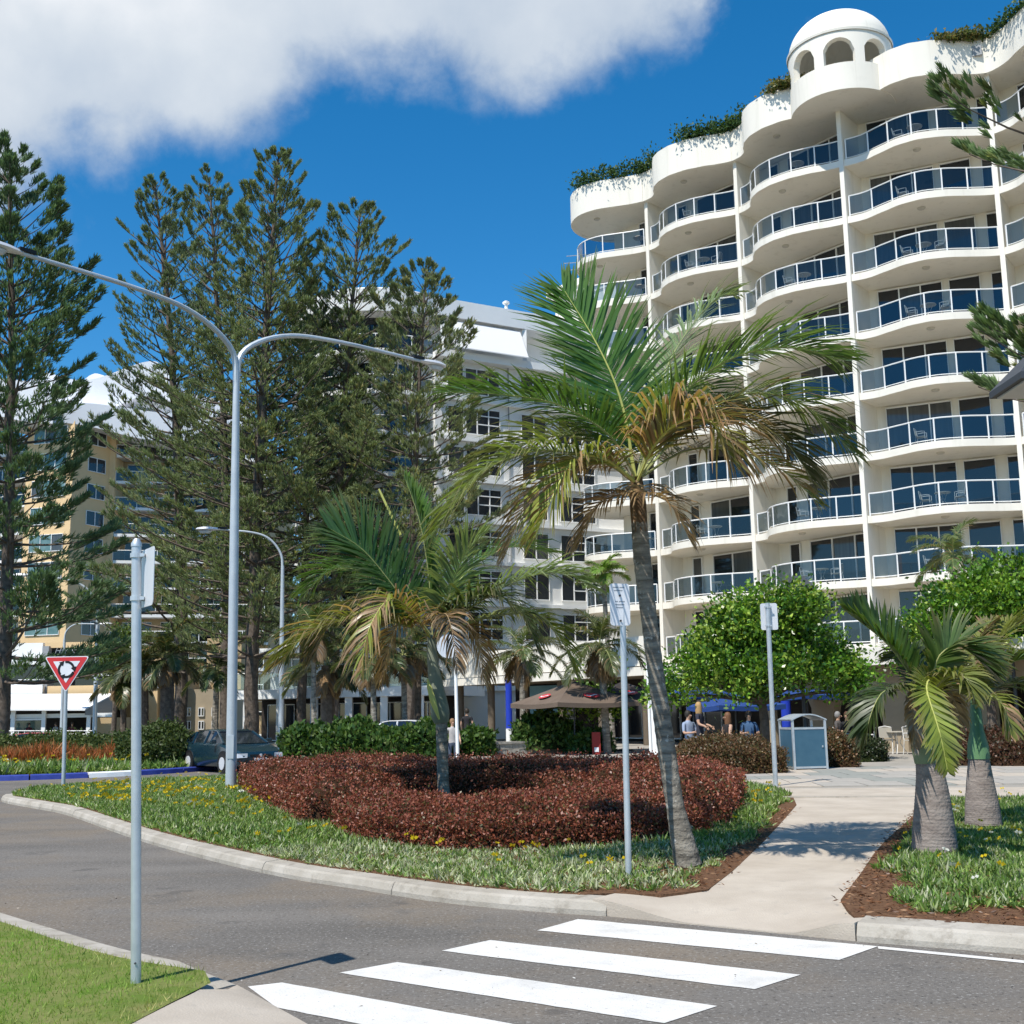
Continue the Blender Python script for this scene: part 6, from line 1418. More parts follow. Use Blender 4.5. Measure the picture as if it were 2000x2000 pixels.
def street_lamp(label, base, h, arms, r0=.115, r1=.06, col='lightpole', name='street_lamp', group=None, armr=.045, sc=1.0, top=None):
    t = thing(name, label, 'street lamp', tuple(base), 0, group); bx = Vector(base); tt = Vector(top) if top is not None else bx + Vector((0, 0, h))
    b = MB(); b.tube([bx, bx.lerp(tt, .25), bx.lerp(tt, .6), tt], [r0, r0 * .9, (r0 + r1) * .52, r1], 12); b.lathe([(r0 * 1.35, 0), (r0 * 1.35, .03), (r0 * 1.05, .06)], 12, tuple(bx)); b.build('pole', MT[col], t, smooth=True)
    b = MB(); b.box((bx.x, bx.y - r0 * .9, bx.z + .9), (r0 * 1.1, .03, .5)); b.build('access_door', MT[col], t)
    for end in arms:
        e = Vector(end); d = e - tt; hd = Vector((d.x, d.y, 0)); L = hd.length; hd.normalize(); dz = d.z
        C = curve([tt - Vector((0, 0, .35)), tt + hd * L * .03 + Vector((0, 0, dz * .18 + .25)), tt + hd * L * .22 + Vector((0, 0, dz * .55 + .35)), tt + hd * L * .5 + Vector((0, 0, dz * .80 + .22)), e], 22)
        b = MB(); b.tube(C, [armr * (1.15 - .45 * i / 22) for i in range(23)], 9); a = b.build('arm', MT[col], t, smooth=True)
        b, b2 = MB(), MB(); lamp_head(b, b2, e - hd * .05, hd, sc); ln = b.build('lantern', MT['signback'], t, smooth=True); b2.build('lens', MT['lens'], ln)
        b = MB(); q = e - hd * .12; b.box((q.x, q.y, q.z + .07), (.34 * sc, .16 * sc, .07 * sc), rz=math.atan2(hd.y, hd.x)); b.build('bracket', MT['black'], t)
lb = gnd(451, 1541, .13); lt = at(462, 725, lb.y)
street_lamp('tall grey double armed street lamp standing in the garden bed', lb, 0, [at(40, 494, lb.y - 4.0), at(822, 705, lb.y + 4.0)], top=lt, r0=.125, r1=.075, armr=.065)
l5 = pbase(186, 80); street_lamp('single armed street lamp in front of the yellow tower', l5, 0, [at(62, 1124, 79.5)], top=at(191, 1195, 80), group='single armed street lamps', r0=.16, r1=.1, armr=.08, sc=1.5)
l6 = pbase(549, 58); street_lamp('single armed street lamp behind the tall pine trunk, right of the lamp post', l6, 0, [at(430, 1034, 57.5)], top=at(552, 1105, 58), group='single armed street lamps', r0=.13, r1=.08, armr=.06, sc=1.3)
l7 = pbase(122, 78); street_lamp('short armed street lamp hidden behind the give way sign', l7, 0, [at(193, 1219, 78)], top=at(126, 1248, 78), group='single armed street lamps', r0=.13, r1=.08, armr=.05, sc=1.0)
# plaza lamps with dark pyramid hoods
def plaza_lamp(label, px, ptop, Y, wid=.9):
    t_ = at(px, ptop, Y); base = (t_.x, Y, .12); t = thing('plaza_lamp', label, 'street lamp', base, 0, 'plaza lamps with pyramid hoods')
    b = MB(); b.tube([base, (t_.x, Y, t_.z - .55)], [.06, .045], 10); b.build('pole', MT['darkgrey'], t, smooth=True)
    w = wid / 2; z0 = t_.z - .42; vs = [(t_.x + a * w, Y + c * w, z0) for a, c in ((-1, -1), (1, -1), (1, 1), (-1, 1))] + [(t_.x + a * w, Y + c * w, z0 + .08) for a, c in ((-1, -1), (1, -1), (1, 1), (-1, 1))] + [(t_.x + a * .16, Y + c * .16, t_.z) for a, c in ((-1, -1), (1, -1), (1, 1), (-1, 1))]
    b = MB(); b.add(vs, [(3, 2, 1, 0)] + [(i, (i + 1) % 4, 4 + (i + 1) % 4, 4 + i) for i in range(4)] + [(4 + i, 4 + (i + 1) % 4, 8 + (i + 1) % 4, 8 + i) for i in range(4)] + [(8, 9, 10, 11)]); b.build('hood', MT['darkgrey'], t)
    b = MB(); b.lathe([(0, -.26), (.11, -.22), (.15, -.12), (.11, -.02), (0, 0)], 12, (t_.x, Y, z0)); b.build('globe', MT['signwhite'], t, smooth=True)
    b = MB(); b.box((t_.x, Y, z0 - .012), (wid * .86, wid * .86, .02)); b.build('reflector', MT['signback'], t)
plaza_lamp('dark pyramid hooded plaza lamp cut by the right edge of the view', 2034, 692, 14.0, .95)
plaza_lamp('plaza lamp with dark hood poking out of the left round tree', 1556, 1126, 36.4, .85)
plaza_lamp('plaza lamp with dark hood poking out of the right round tree', 1962, 1103, 37.0, .85)
# plain poles
def plain_pole(name, label, cat, px, pb0, pt, Y, r0, r1, m, z0=.12, extra=None):
    a = at(px[0], pb0, Y); c = at(px[1], pt, Y); t = thing(name, label, cat, (a.x, Y, z0)); b = MB(); b.tube([(a.x, Y, z0 - .04), (c.x, Y, c.z)], [r0, r1], 12); b.lathe([(r0 * 1.5, 0), (r0 * 1.5, .03), (r0, .035)], 12, (a.x, Y, z0)); b.build('pole', MT[m], t, smooth=True)
    if extra: extra(t, c, Y)
    return t
def disc_back(t, c, Y):
    b = MB(); p = at(876, 1262, Y); plate(b, [(.40 * math.cos(a), .40 * math.sin(a)) for a in np.linspace(0, 2 * PI, 21)[:-1]], (p.x, Y + .06, p.z), 0, .01); b.build('sign_disc', MT['signback'], t)
plain_pole('sign_post', 'white post with the back of a round sign, just behind the shorter palm', 'sign post', (894, 889), 1478, 1268, 41, .06, .055, 'rail', extra=disc_back)
def stain(t, c, Y): pass
plain_pole('flag_pole', 'thin white pole behind the tall palm trunk', 'pole', (1272, 1264), 1478, 1300, 41.5, .06, .04, 'rail')
tp_ = plain_pole('tapered_column', 'pale tapered column just right of the thin white pole', 'column', (1283, 1274), 1478, 1255, 43.5, .22, .10, 'greywhite')
bp = at(995, 1450, 57); t = thing('canopy_post', 'bright blue post with a pale foot holding up the shop canopy', 'post', (bp.x, 57, .12))
b = MB(); b.tube([(bp.x, 57, .95), (bp.x, 57, 3.2)], .15, 12); b.build('upper_post', MT['bluepaint'], t, smooth=True); b = MB(); b.tube([(bp.x, 57, .1), (bp.x, 57, .945)], .155, 12); b.build('foot', MT['greywhite'], t, smooth=True)
bp2 = at(1536, 1400, 46); t = thing('canopy_post', 'bright blue post behind the litter bin', 'post', (bp2.x, 46, .12)); b = MB(); b.tube([(bp2.x, 46, .12), (bp2.x, 46, 3.05)], .19, 12); b.build('upper_post', MT['bluepaint'], t, smooth=True)
# stone planter wall
a, c = V2(-1.45, 45.2), V2(2.6, 47.2); t = thing('planter_wall', 'low rough stone planter wall under the brown umbrella', 'wall', (0, 46, .12)); d = (c - a).normalized()
sb = MB(); sb.box((0, 0, 0), (.56, .34, .20)); _o = sb.build('stone', MT['stone'], None, bevel=0); sm = _o.data; bpy.data.objects.remove(_o)
for r in range(2):
    for k in range(8):
        p = a + d * (.28 + k * .56 + (.28 if r else 0)); o = link('stone', sm, t); o.location = Vector((p.x, p.y, .22 + r * .205)) - t.location; o.rotation_euler = (RNG.normal(0, .03), RNG.normal(0, .02), math.atan2(d.y, d.x) + RNG.normal(0, .03)); o.scale = (RNG.uniform(.93, 1.0), RNG.uniform(.9, 1.1), 1)
b = MB(); b.beam(a + Vector((0, 0, .53)), c + d * .3 + Vector((0, 0, .53)), .42, .08); b.build('capping', MT['stone'], t)
b = MB(); b.prism([(a.x, a.y + .2), (c.x, c.y + .2), (c.x - .5, c.y + 1.8), (a.x - .3, a.y + 1.8)], .1, .42); b.build('soil', MT['soil'], t)
# red box
p = at(1165, 1472, 44.5); t = thing('red_box', 'small dark red box at the foot of the ringed palm', 'box', (p.x, 44.5, .12)); b = MB(); b.box((p.x, 44.5, .52), (.30, .26, .8)); b.build('body', mat('red_board', (.28, .03, .025), rough=.6), t); b = MB(); b.box((p.x, 44.36, .3), (.16, .01, .16)); b.build('label_plate', MT['signwhite'], t)
# litter bin
c0 = gnd(1567, 1507, .12); t = thing('litter_bin', 'square blue litter bin with grey frame and curved hood', 'litter bin', (c0.x, 30.9, .12), math.radians(-19))
W_, Dp, Hb = .90, .90, 1.05
def L_(x, y, z): 
    a = math.radians(-19); return None
o_ = t.location.copy(); t.location = (0, 0, 0)
for nm, c, s in (('side_panel', (-W_ / 2 + .02, 0, .55), (.02, Dp - .1, .92)), ('side_panel', (W_ / 2 - .02, 0, .55), (.02, Dp - .1, .92)), ('door', (0, -Dp / 2 + .02, .55), (W_ - .1, .02, .92)), ('back_panel', (0, Dp / 2 - .02, .55), (W_ - .1, .02, .92))):
    b = MB(); b.box(c, s); b.build(nm, MT['binblue'], t)
b = MB()
for x in (-1, 1):
    for y in (-1, 1): b.box((x * (W_ / 2 - .025), y * (Dp / 2 - .025), .62), (.055, .055, 1.24))
for y in (-1, 1):
    for z in (.07, 1.03): b.box((0, y * (Dp / 2 - .025), z), (W_ - .108, .05, .05))
for x in (-1, 1):
    for z in (.07, 1.03): b.box((x * (W_ / 2 - .025), 0, z), (.05, Dp - .108, .05))
b.build('frame', MT['galv'], t)
b = MB(); A = [Vector((-W_ / 2 - .02 + (W_ + .04) * k / 12, 0, 1.22 + .14 * math.sin(PI * k / 12))) for k in range(13)]
b.strip([p + Vector((0, -Dp / 2 - .02, 0)) for p in A], [p + Vector((0, Dp / 2 + .02, 0)) for p in A]); b.strip([p + Vector((0, Dp / 2 + .02, .03)) for p in A], [p + Vector((0, -Dp / 2 - .02, .03)) for p in A])
b.strip([p + Vector((0, -Dp / 2 - .02, .03)) for p in A], [p + Vector((0, -Dp / 2 - .02, 0)) for p in A]); b.strip([p + Vector((0, Dp / 2 + .02, 0)) for p in A], [p + Vector((0, Dp / 2 + .02, .03)) for p in A])
b.build('hood', MT['galv'], t, smooth=True)
b = MB(); b.box((0, 0, 1.04), (W_ - .12, Dp - .12, .02)); b.build('chute_plate', MT['black'], t)
b = MB(); b.box((W_ / 2 - .12, -Dp / 2 + .0, .58), (.03, .02, .05)); b.build('lock', MT['galv'], t)
t.location = (7.28, 31.1, .12); t.rotation_euler = (0, 0, math.radians(9))

# ================================================================== CAFE: umbrellas, chairs, tables, people
MT['umbrown'] = mat('brown_canvas', (0.135, 0.098, 0.072), (0.16, 0.118, 0.088), rough=0.9, scale=2); MT['umdark'] = mat('dark_canvas', (0.04, 0.032, 0.03), rough=0.9); MT['umblue'] = mat('blue_canvas', (0.018, 0.055, 0.20), rough=0.8); MT['logo'] = mat('red_logo', (0.55, 0.05, 0.06), rough=0.6)
def umbrella(label, px, ptop, pedge, half, Y, m, rot=.6, logo=True, group='cafe umbrellas'):
    tpp = at(px, ptop, Y); ze = at(px, pedge, Y).z; t = thing('umbrella', label, 'umbrella', (tpp.x, Y, .12), rot, group)
    h = tpp.z - .12; e = ze - .12; loc = Vector(t.location); t.location = (0, 0, 0); rr = t.rotation_euler.z; t.rotation_euler = (0, 0, 0)
    b = MB(); b.tube([(0, 0, 0), (0, 0, h + .08)], .03, 8); b.build('pole', MT['darkgrey'], t); b = MB(); b.lathe([(.35, 0), (.35, .06), (.05, .1)], 12); b.build('base', MT['darkgrey'], t)
    cs = [(-1, -1), (1, -1), (1, 1), (-1, 1)]; b = MB(); n = 6
    for k in range(4):
        p, q = cs[k], cs[(k + 1) % 4]; rows_ = []
        for i in range(n + 1):
            r = i / n; z = h - (h - e) * (r ** .92) ; rows_.append([Vector(((p[0] + (q[0] - p[0]) * j / n) * half * r, (p[1] + (q[1] - p[1]) * j / n) * half * r, z - .06 * r * math.sin(PI * j / n))) for j in range(n + 1)])
        for i in range(n): b.strip(rows_[i], rows_[i + 1])
        b.strip(rows_[-1], [v - Vector((0, 0, .16)) for v in rows_[-1]])
    cv = b.build('canopy', MT[m], t)
    b = MB()
    for c in cs: b.tube([(0, 0, h - .02), (c[0] * half * .98, c[1] * half * .98, e - .02)], .012, 5)
    b.build('ribs', MT['darkgrey'], t); 
    if logo:
        for k, (nx, ny) in enumerate(((0, -1), (-1, 0), (1, 0), (0, 1))):
            r = .72; z = h - (h - e) * r ** .92 + .035; u = Vector((-ny, nx, 0)); nn = Vector((nx, ny, 0)); sl = Vector((nx * half, ny * half, -(h - e))).normalized(); c = nn * half * r + Vector((0, 0, z))
            b = MB(); m_ = 14; vs = [c + u * .34 * math.cos(2 * PI * i / m_) + sl * .20 * math.sin(2 * PI * i / m_) for i in range(m_)]; b.add(vs, [tuple(range(m_))]); lg = b.build('logo', MT['logo'], cv)
            b = MB(); up = Vector((nx * (h - e), ny * (h - e), half)).normalized() * .008; vs = [c + up + u * (-.24 + .08 * i) + sl * (.05 * math.sin(i * .9) - .02) for i in range(7)] + [c + up + u * (.24 - .08 * i) + sl * (.05 * math.sin((6 - i) * .9) + .05) for i in range(7)]; b.add(vs, [tuple(range(14))]); b.build('swoosh', MT['signwhite'], lg)
    t.location = loc; t.rotation_euler = (0, 0, rr); return t
umbrella('brown square cafe umbrella with a red logo beside the ringed palm', 1120, 1329, 1372, 1.75, 45.5, 'umbrown', .5)
umbrella('dark brown cafe umbrella behind the front parking sign', 1215, 1331, 1364, 1.5, 48, 'umdark', .15)
umbrella('blue cafe umbrella under the left round tree', 1435, 1355, 1377, 1.25, 42, 'umblue', .3, False)
umbrella('bright blue cafe umbrella behind the tall palm', 1352, 1338, 1356, 1.1, 45, 'umblue', .7, False)
umbrella('blue cafe umbrella above the bin', 1575, 1345, 1356, 1.2, 44, 'umblue', .5, False)
# chairs and tables
MT['chairw'] = mat('white_chair_metal', (0.72, 0.70, 0.66), rough=0.4, spec=0.4); MT['wick'] = mat('woven_seat', (0.46, 0.42, 0.35), rough=0.8)
def make_chair():
    t = thing('chair', 'white cafe chair', 'chair'); leg_pts = {}
    for x in (-.21, .21):
        b = MB(); b.tube([(x, -.22, .0), (x * .95, -.2, .44), (x, -.2, .66), (x, -.05, .68), (x, .2, .67)], .016, 6); b.build('leg', MT['chairw'], t)
        b = MB(); b.tube([(x, .27, .0), (x * .95, .2, .44), (x * .95, .27, .86)], .016, 6); b.build('leg', MT['chairw'], t)
    b = MB(); b.box((0, 0, .445), (.42, .42, .03)); b.build('seat', MT['wick'], t, bevel=.01)
    b = MB(); A = [Vector((-.2 + .4 * k / 6, .25 + .03 * math.cos(PI * (k / 6 - .5)), 0)) for k in range(7)]
    b.strip([p + Vector((0, -.03, .52)) for p in A], [p + Vector((0, .02, .86)) for p in A]); b.strip([p + Vector((0, .04, .86)) for p in A], [p + Vector((0, -.01, .52)) for p in A]); b.build('backrest', MT['wick'], t)
    b = MB(); b.tube([(-.2, .27, .86), (0, .3, .90), (.2, .27, .86)], .016, 6); b.build('top_rail', MT['chairw'], t)
    return t
def make_table(h=.73, r=.36):
    t = thing('table', 'round table', 'table'); b = MB(); b.lathe([(0, h - .03), (r, h - .03), (r, h), (0, h)], 20); b.build('tabletop', MT['wick'], t)
    for k in range(3): a = k * 2 * PI / 3; b = MB(); b.tube([(math.cos(a) * .28, math.sin(a) * .28, 0), (math.cos(a) * .06, math.sin(a) * .06, h * .5), (math.cos(a) * .2, math.sin(a) * .2, h - .03)], .014, 5); b.build('leg', MT['chairw'], t)
    return t
chair0 = make_chair(); cu = []; table0 = make_table(); tu = []
for (px, py, Y, rz, lab) in ((1694, 1462, 38.5, -1.9, 'white cafe chair above the small round bush'), (1785, 1462, 39.5, .35, 'white cafe chair left of the front bottle palm'), (1735, 1462, 40.5, 2.6, 'white cafe chair set back under the arch'), (1648, 1462, 39.5, 1.2, 'white cafe chair at the end of the narrow hedge')):
    p = at(px, py, Y); place(chair0, cu, (p.x, Y, .12), rz, lab, 'cafe chairs on the plaza')
for (px, Y, lab) in ((1672, 38.2, 'round cafe table above the small round bush'), (1755, 40.2, 'round cafe table between the chairs under the arch'), (1372, 35.2, 'round cafe table in front of the seated women')):
    p = at(px, 1460, Y); place(table0, tu, (p.x, Y, .12), 0, lab, 'cafe tables on the plaza')
# chairs and tables on the hotel balconies
ORD = ['', 'top', 'second', 'third', 'fourth', 'fifth', 'sixth', 'seventh', 'eighth', 'ninth']; BAY = ['rounded end bay', 'second bay', 'third bay', 'wide bay by the rotunda', 'bay at the right edge']
spots = [(0, 1, 't'), (0, 2, 't'), (1, 2, 'tcc'), (2, 1, 't'), (2, 3, 'tc'), (2, 4, 't'), (3, 1, 'tc'), (3, 3, 'tcc'), (3, 4, 'tcc'), (3, 7, 'tcc'), (3, 2, 'c'), (4, 1, 't'), (4, 2, 'c'), (1, 7, 'tc'), (1, 8, 't'), (2, 7, 'tc'), (2, 8, 'tcc'), (3, 8, 'tc'), (3, 6, 'c'), (1, 1, 'c'), (0, 7, 't')]
for (bay, row, what) in spots:
    E_ = bay_edge(bay); tt_ = {0: 22, 4: 8}.get(bay, 17 if bay < 3 else 13); e = E_[tt_]; wl = (WALLP[bay - 1].lerp(WALLP[bay], tt_ / 26) if bay else WALLP[0].lerp(FIN[0], .2)); c = e.lerp(wl, .28); z = zrow(row) + SLAB; along = (E_[tt_ + 2] - E_[tt_ - 2]).normalized(); nc_ = 0
    if 't' in what: place(table0, tu, (c.x, c.y, z), 0, f'small round table on the {ORD[row]} balcony down, {BAY[bay]}', 'balcony tables of the hotel')
    for w in what:
        if w != 'c': continue
        sgn = -1 if nc_ == 0 else 1; p = c + along * .75 * sgn; side = 'left' if nc_ == 0 else 'right'
        place(chair0, cu, (p.x, p.y, z), math.atan2(along.y, along.x) + (PI / 2 if sgn < 0 else -PI / 2), f'white {side} hand chair, {ORD[row]} balcony down, {BAY[bay]}', 'balcony chairs of the hotel'); nc_ += 1
# towels hung on two balconies
def towel(label, bay, row, s0, s1, m):
    E2 = resample(offset_path(bay_edge(bay), .07), 0.03, .985, 40); P = resample(E2, s0, s1, 6); z = zrow(row) + SLAB; b = MB(); I = offset_path(P, .06)
    b.strip(lift(I, z + .3), [Vector((p.x, p.y, z + .88 + .03 * math.sin(k * 2))) for k, p in enumerate(I)]); tag(b.build('towel', m), label, 'towel')
towel('blue towel hung behind the glass on the top balcony of the wide hotel bay', 3, 1, .80, .90, MT['umblue']); towel('white towel hung behind the glass on the second balcony of the second hotel bay', 1, 2, .40, .5, MT['signwhite'])

# ---- people
SK = (0.50, 0.30, 0.20)
def person(label, joints, bands, hair, skin=(.50, .30, .20), loc=(0, 0, 0), rz=0.0, hairlong=False):
    """joints: name -> (pos, radius); one continuous body grown round the skeleton, coloured by bands; local, facing -y"""
    t = thing('person', label, 'person', (0, 0, 0))
    names = list(joints); V = [joints[n][0] for n in names]; R = [joints[n][1] for n in names]; ix = {n: i for i, n in enumerate(names)}
    chain = [('pelvis', 'waist'), ('waist', 'chest'), ('chest', 'neck'), ('neck', 'chin'), ('chin', 'head'), ('head', 'crown')]
    for s in 'LR': chain += [('chest', 'sh' + s), ('sh' + s, 'el' + s), ('el' + s, 'wr' + s), ('wr' + s, 'ha' + s), ('pelvis', 'hip' + s), ('hip' + s, 'kn' + s), ('kn' + s, 'an' + s), ('an' + s, 'to' + s)]
    me = bpy.data.meshes.new('body'); me.from_pydata(V, [(ix[a], ix[c]) for a, c in chain], []); o = bpy.data.objects.new('body', me); COL.objects.link(o)
    sk = o.modifiers.new('skin', 'SKIN'); sk.use_smooth_shade = True
    for i, r in enumerate(R): me.skin_vertices[0].data[i].radius = (r, r) if not hasattr(r, '__len__') else r
    me.skin_vertices[0].data[ix['pelvis']].use_root = True
    o.modifiers.new('sub', 'SUBSURF').levels = 1
    bpy.context.view_layer.update(); dg = bpy.context.evaluated_depsgraph_get(); nm_ = bpy.data.meshes.new_from_object(o.evaluated_get(dg)); bpy.data.objects.remove(o); nm_.name = 'body'
    mats = [mat('skin', skin, rough=.5)] + [mat('clothing', c, tuple(x * .85 for x in c), rough=.9, scale=9) for c, f in bands]
    for m in mats: nm_.materials.append(m)
    for p in nm_.polygons:
        c = p.center; p.use_smooth = True
        for k, (cc, f) in enumerate(bands):
            if f(c): p.material_index = k + 1; break
    ob = link('body', nm_, t)
    h = Vector(joints['head'][0]); hc = MB(); prof2 = [(0.0, .135), (.055, .12), (.088, .075), (.098, .02), (.094, -.03)] + ([(.10, -.12), (.085, -.24), (.0, -.26)] if hairlong else [(.08, -.06), (.0, -.06)])
    hc.lathe(prof2, 12, (h.x, h.y + .028, h.z + .01)); hc.build('hair', mat('hair', hair, rough=.6), t, smooth=True)
    fb = MB(); f = Vector((0, -1, 0)); fb.tube([h + Vector((0, -.09, .005)), h + Vector((0, -.118, -.025)), h + Vector((0, -.095, -.035))], [.008, .014, .008], 5); fb.build('nose', mats[0], t)
    for s in (-1, 1): eb = MB(); eb.lathe([(0, .008), (.008, 0), (0, -.008)], 6, (h.x + s * .034, h.y - .092, h.z + .015)); eb.build('eye', MT['black'], t)
    mb_ = MB(); mb_.box((h.x, h.y - .093, h.z - .06), (.045, .008, .010)); mb_.build('mouth', mat('lips', (.35, .12, .1), rough=.5), t)
    for s in 'LR':
        hp = Vector(joints['ha' + s][0]); wp = Vector(joints['wr' + s][0]); d = (hp - wp).normalized(); w = d.orthogonal().normalized()
        fg = MB()
        for q, ln in enumerate((.06, .072, .068, .052)): b0 = hp + w * (-.024 + .016 * q) + d * .01; fg.tube([b0, b0 + d * ln * .55, b0 + d * ln + d.cross(w) * .012], [.009, .008, .006], 5)
        b0 = hp - w * .03 - d * .03; fg.tube([b0, b0 - w * .02 + d * .025, b0 - w * .022 + d * .05], [.010, .009, .007], 5)
        fg.build('fingers', mats[0], t)
    t.location = loc; t.rotation_euler = (0, 0, rz); return t
def standing(arms=0.0, step=.0):
    return {'pelvis': ((0, 0, .93), (.145, .105)), 'waist': ((0, 0, 1.08), (.13, .095)), 'chest': ((0, .01, 1.30), (.155, .11)), 'neck': ((0, .015, 1.47), .055), 'chin': ((0, -.005, 1.54), .06), 'head': ((0, -.01, 1.62), (.08, .095)), 'crown': ((0, .0, 1.69), .06),
            **{a + s: v for s, x in (('L', -1), ('R', 1)) for a, v in (('sh', ((.185 * x, .01, 1.40), .062)), ('el', ((.25 * x, .03 - arms * .12, 1.13), .045)), ('wr', ((.25 * x, -.06 - arms * .22, .91 + arms * .25), .030)), ('ha', ((.245 * x, -.09 - arms * .28, .83 + arms * .28), .032)),
               ('hip', ((.095 * x, 0, .86), .095)), ('kn', ((.10 * x, -.02 + step * x * .12, .49), .062)), ('an', ((.10 * x, .02 + step * x * .2, .09), .042)), ('to', ((.105 * x, -.13 + step * x * .2, .04), .036)))}}
def sitting(arms=.5):
    j = standing(arms); dz = -.43
    o = {k: ((v[0][0], v[0][1], v[0][2] + dz), v[1]) for k, v in j.items()}
    for s, x in (('L', -1), ('R', 1)):
        o['hip' + s] = ((.10 * x, -.06, .50), .09); o['kn' + s] = ((.12 * x, -.44, .50), .066); o['an' + s] = ((.12 * x, -.42, .10), .042); o['to' + s] = ((.125 * x, -.56, .045), .036)
        o['wr' + s] = ((.17 * x, -.34, .70), .03); o['ha' + s] = ((.14 * x, -.42, .71), .032); o['el' + s] = ((.25 * x, -.06, .68), .045)
    return o
def bands_for(top, bottom, sleeve=.3, waist=.94, shorts=None, shoe=(.05, .045, .04), sit=False):
    dz = -.43 if sit else 0
    def f_top(c): return waist + dz < c.z < 1.47 + dz and abs(c.x) < (.16 + sleeve) and not (abs(c.x) > .205 and c.z < 1.47 + dz - sleeve) and (not sit or c.y > -.3)
    def f_bot(c): return c.z <= waist + dz + .001 and abs(c.x) < .20 and c.z > (shorts if shorts else .1)
    def f_shoe(c): return c.z < .085
    return [(shoe, f_shoe), (top, f_top), (bottom, f_bot)]
P_ = at(913, 1470, 49); person('man standing in shorts and dark shirt near the white post', standing(0, .5), bands_for((.03, .028, .03), (.07, .11, .19), .22, .96, .5), (.04, .03, .02), loc=(P_.x, 49, .12), rz=2.8)
P_ = at(1368, 1440, 34.8); person('blond woman in a dark top standing behind the plaza hedge', standing(.7), bands_for((.035, .035, .05), (.03, .03, .04), .22), (.42, .26, .11), loc=(P_.x, 34.8, .12), rz=1.1, hairlong=True)
P_ = at(1422, 1440, 34.2); person('woman with long brown hair in a sleeveless top seated behind the plaza hedge', sitting(.5), bands_for((.03, .025, .025), (.04, .03, .03), .03, sit=True), (.16, .075, .035), loc=(P_.x, 34.2, .25), rz=-1.3, hairlong=True)
P_ = at(1346, 1440, 35.2); person('man in a pale blue shirt seated behind the plaza hedge', sitting(.5), bands_for((.30, .36, .48), (.04, .05, .08), .3, sit=True), (.03, .025, .02), loc=(P_.x, 35.2, .32), rz=.6)
P_ = at(1657, 1452, 39); person('person in a black shirt seated beside the pier behind the narrow hedge', sitting(.5), bands_for((.02, .02, .022), (.03, .03, .05), .3, sit=True), (.09, .045, .025), loc=(P_.x, 39, .20), rz=-.7)
P_ = at(1640, 1452, 40); person('person with grey hair seated in the shade behind the narrow hedge', sitting(.5), bands_for((.10, .09, .085), (.05, .05, .06), .3, sit=True), (.25, .24, .23), loc=(P_.x, 40, .20), rz=.9)
P_ = at(884, 1455, 43.5); person('person in a pale top half hidden behind the shorter palm', standing(.3), bands_for((.45, .42, .4), (.08, .1, .14), .25), (.25, .14, .07), loc=(P_.x, 43.5, -.25), rz=.3)
P_ = at(1464, 1440, 35); person('person in a blue shirt seated under the left round tree', sitting(.5), bands_for((.06, .12, .22), (.03, .03, .04), .3, sit=True), (.05, .035, .025), loc=(P_.x, 35, .28), rz=0)
for k, (px, rz, c) in enumerate(((8, .3, (.22, .03, .03)), (26, -.6, (.60, .55, .52)), (56, .9, (.10, .02, .03)), (140, .2, (.16, .03, .04)), (108, -.4, (.4, .38, .36)))):
    lab = ['diner in a red top at the far left of the restaurant terrace', 'diner in a white top at the left of the restaurant terrace', 'diner in a dark red top on the restaurant terrace behind the glass screens', 'diner in a maroon top on the restaurant terrace near the side wall', 'diner in a grey top on the restaurant terrace beside the give way sign'][k]
    P_ = at(px, 1440, 84.8); person(lab, sitting(.4), bands_for(c, (.05, .05, .06), .3, sit=True), (.06, .04, .03), loc=(P_.x, 84.8, .25), rz=rz)

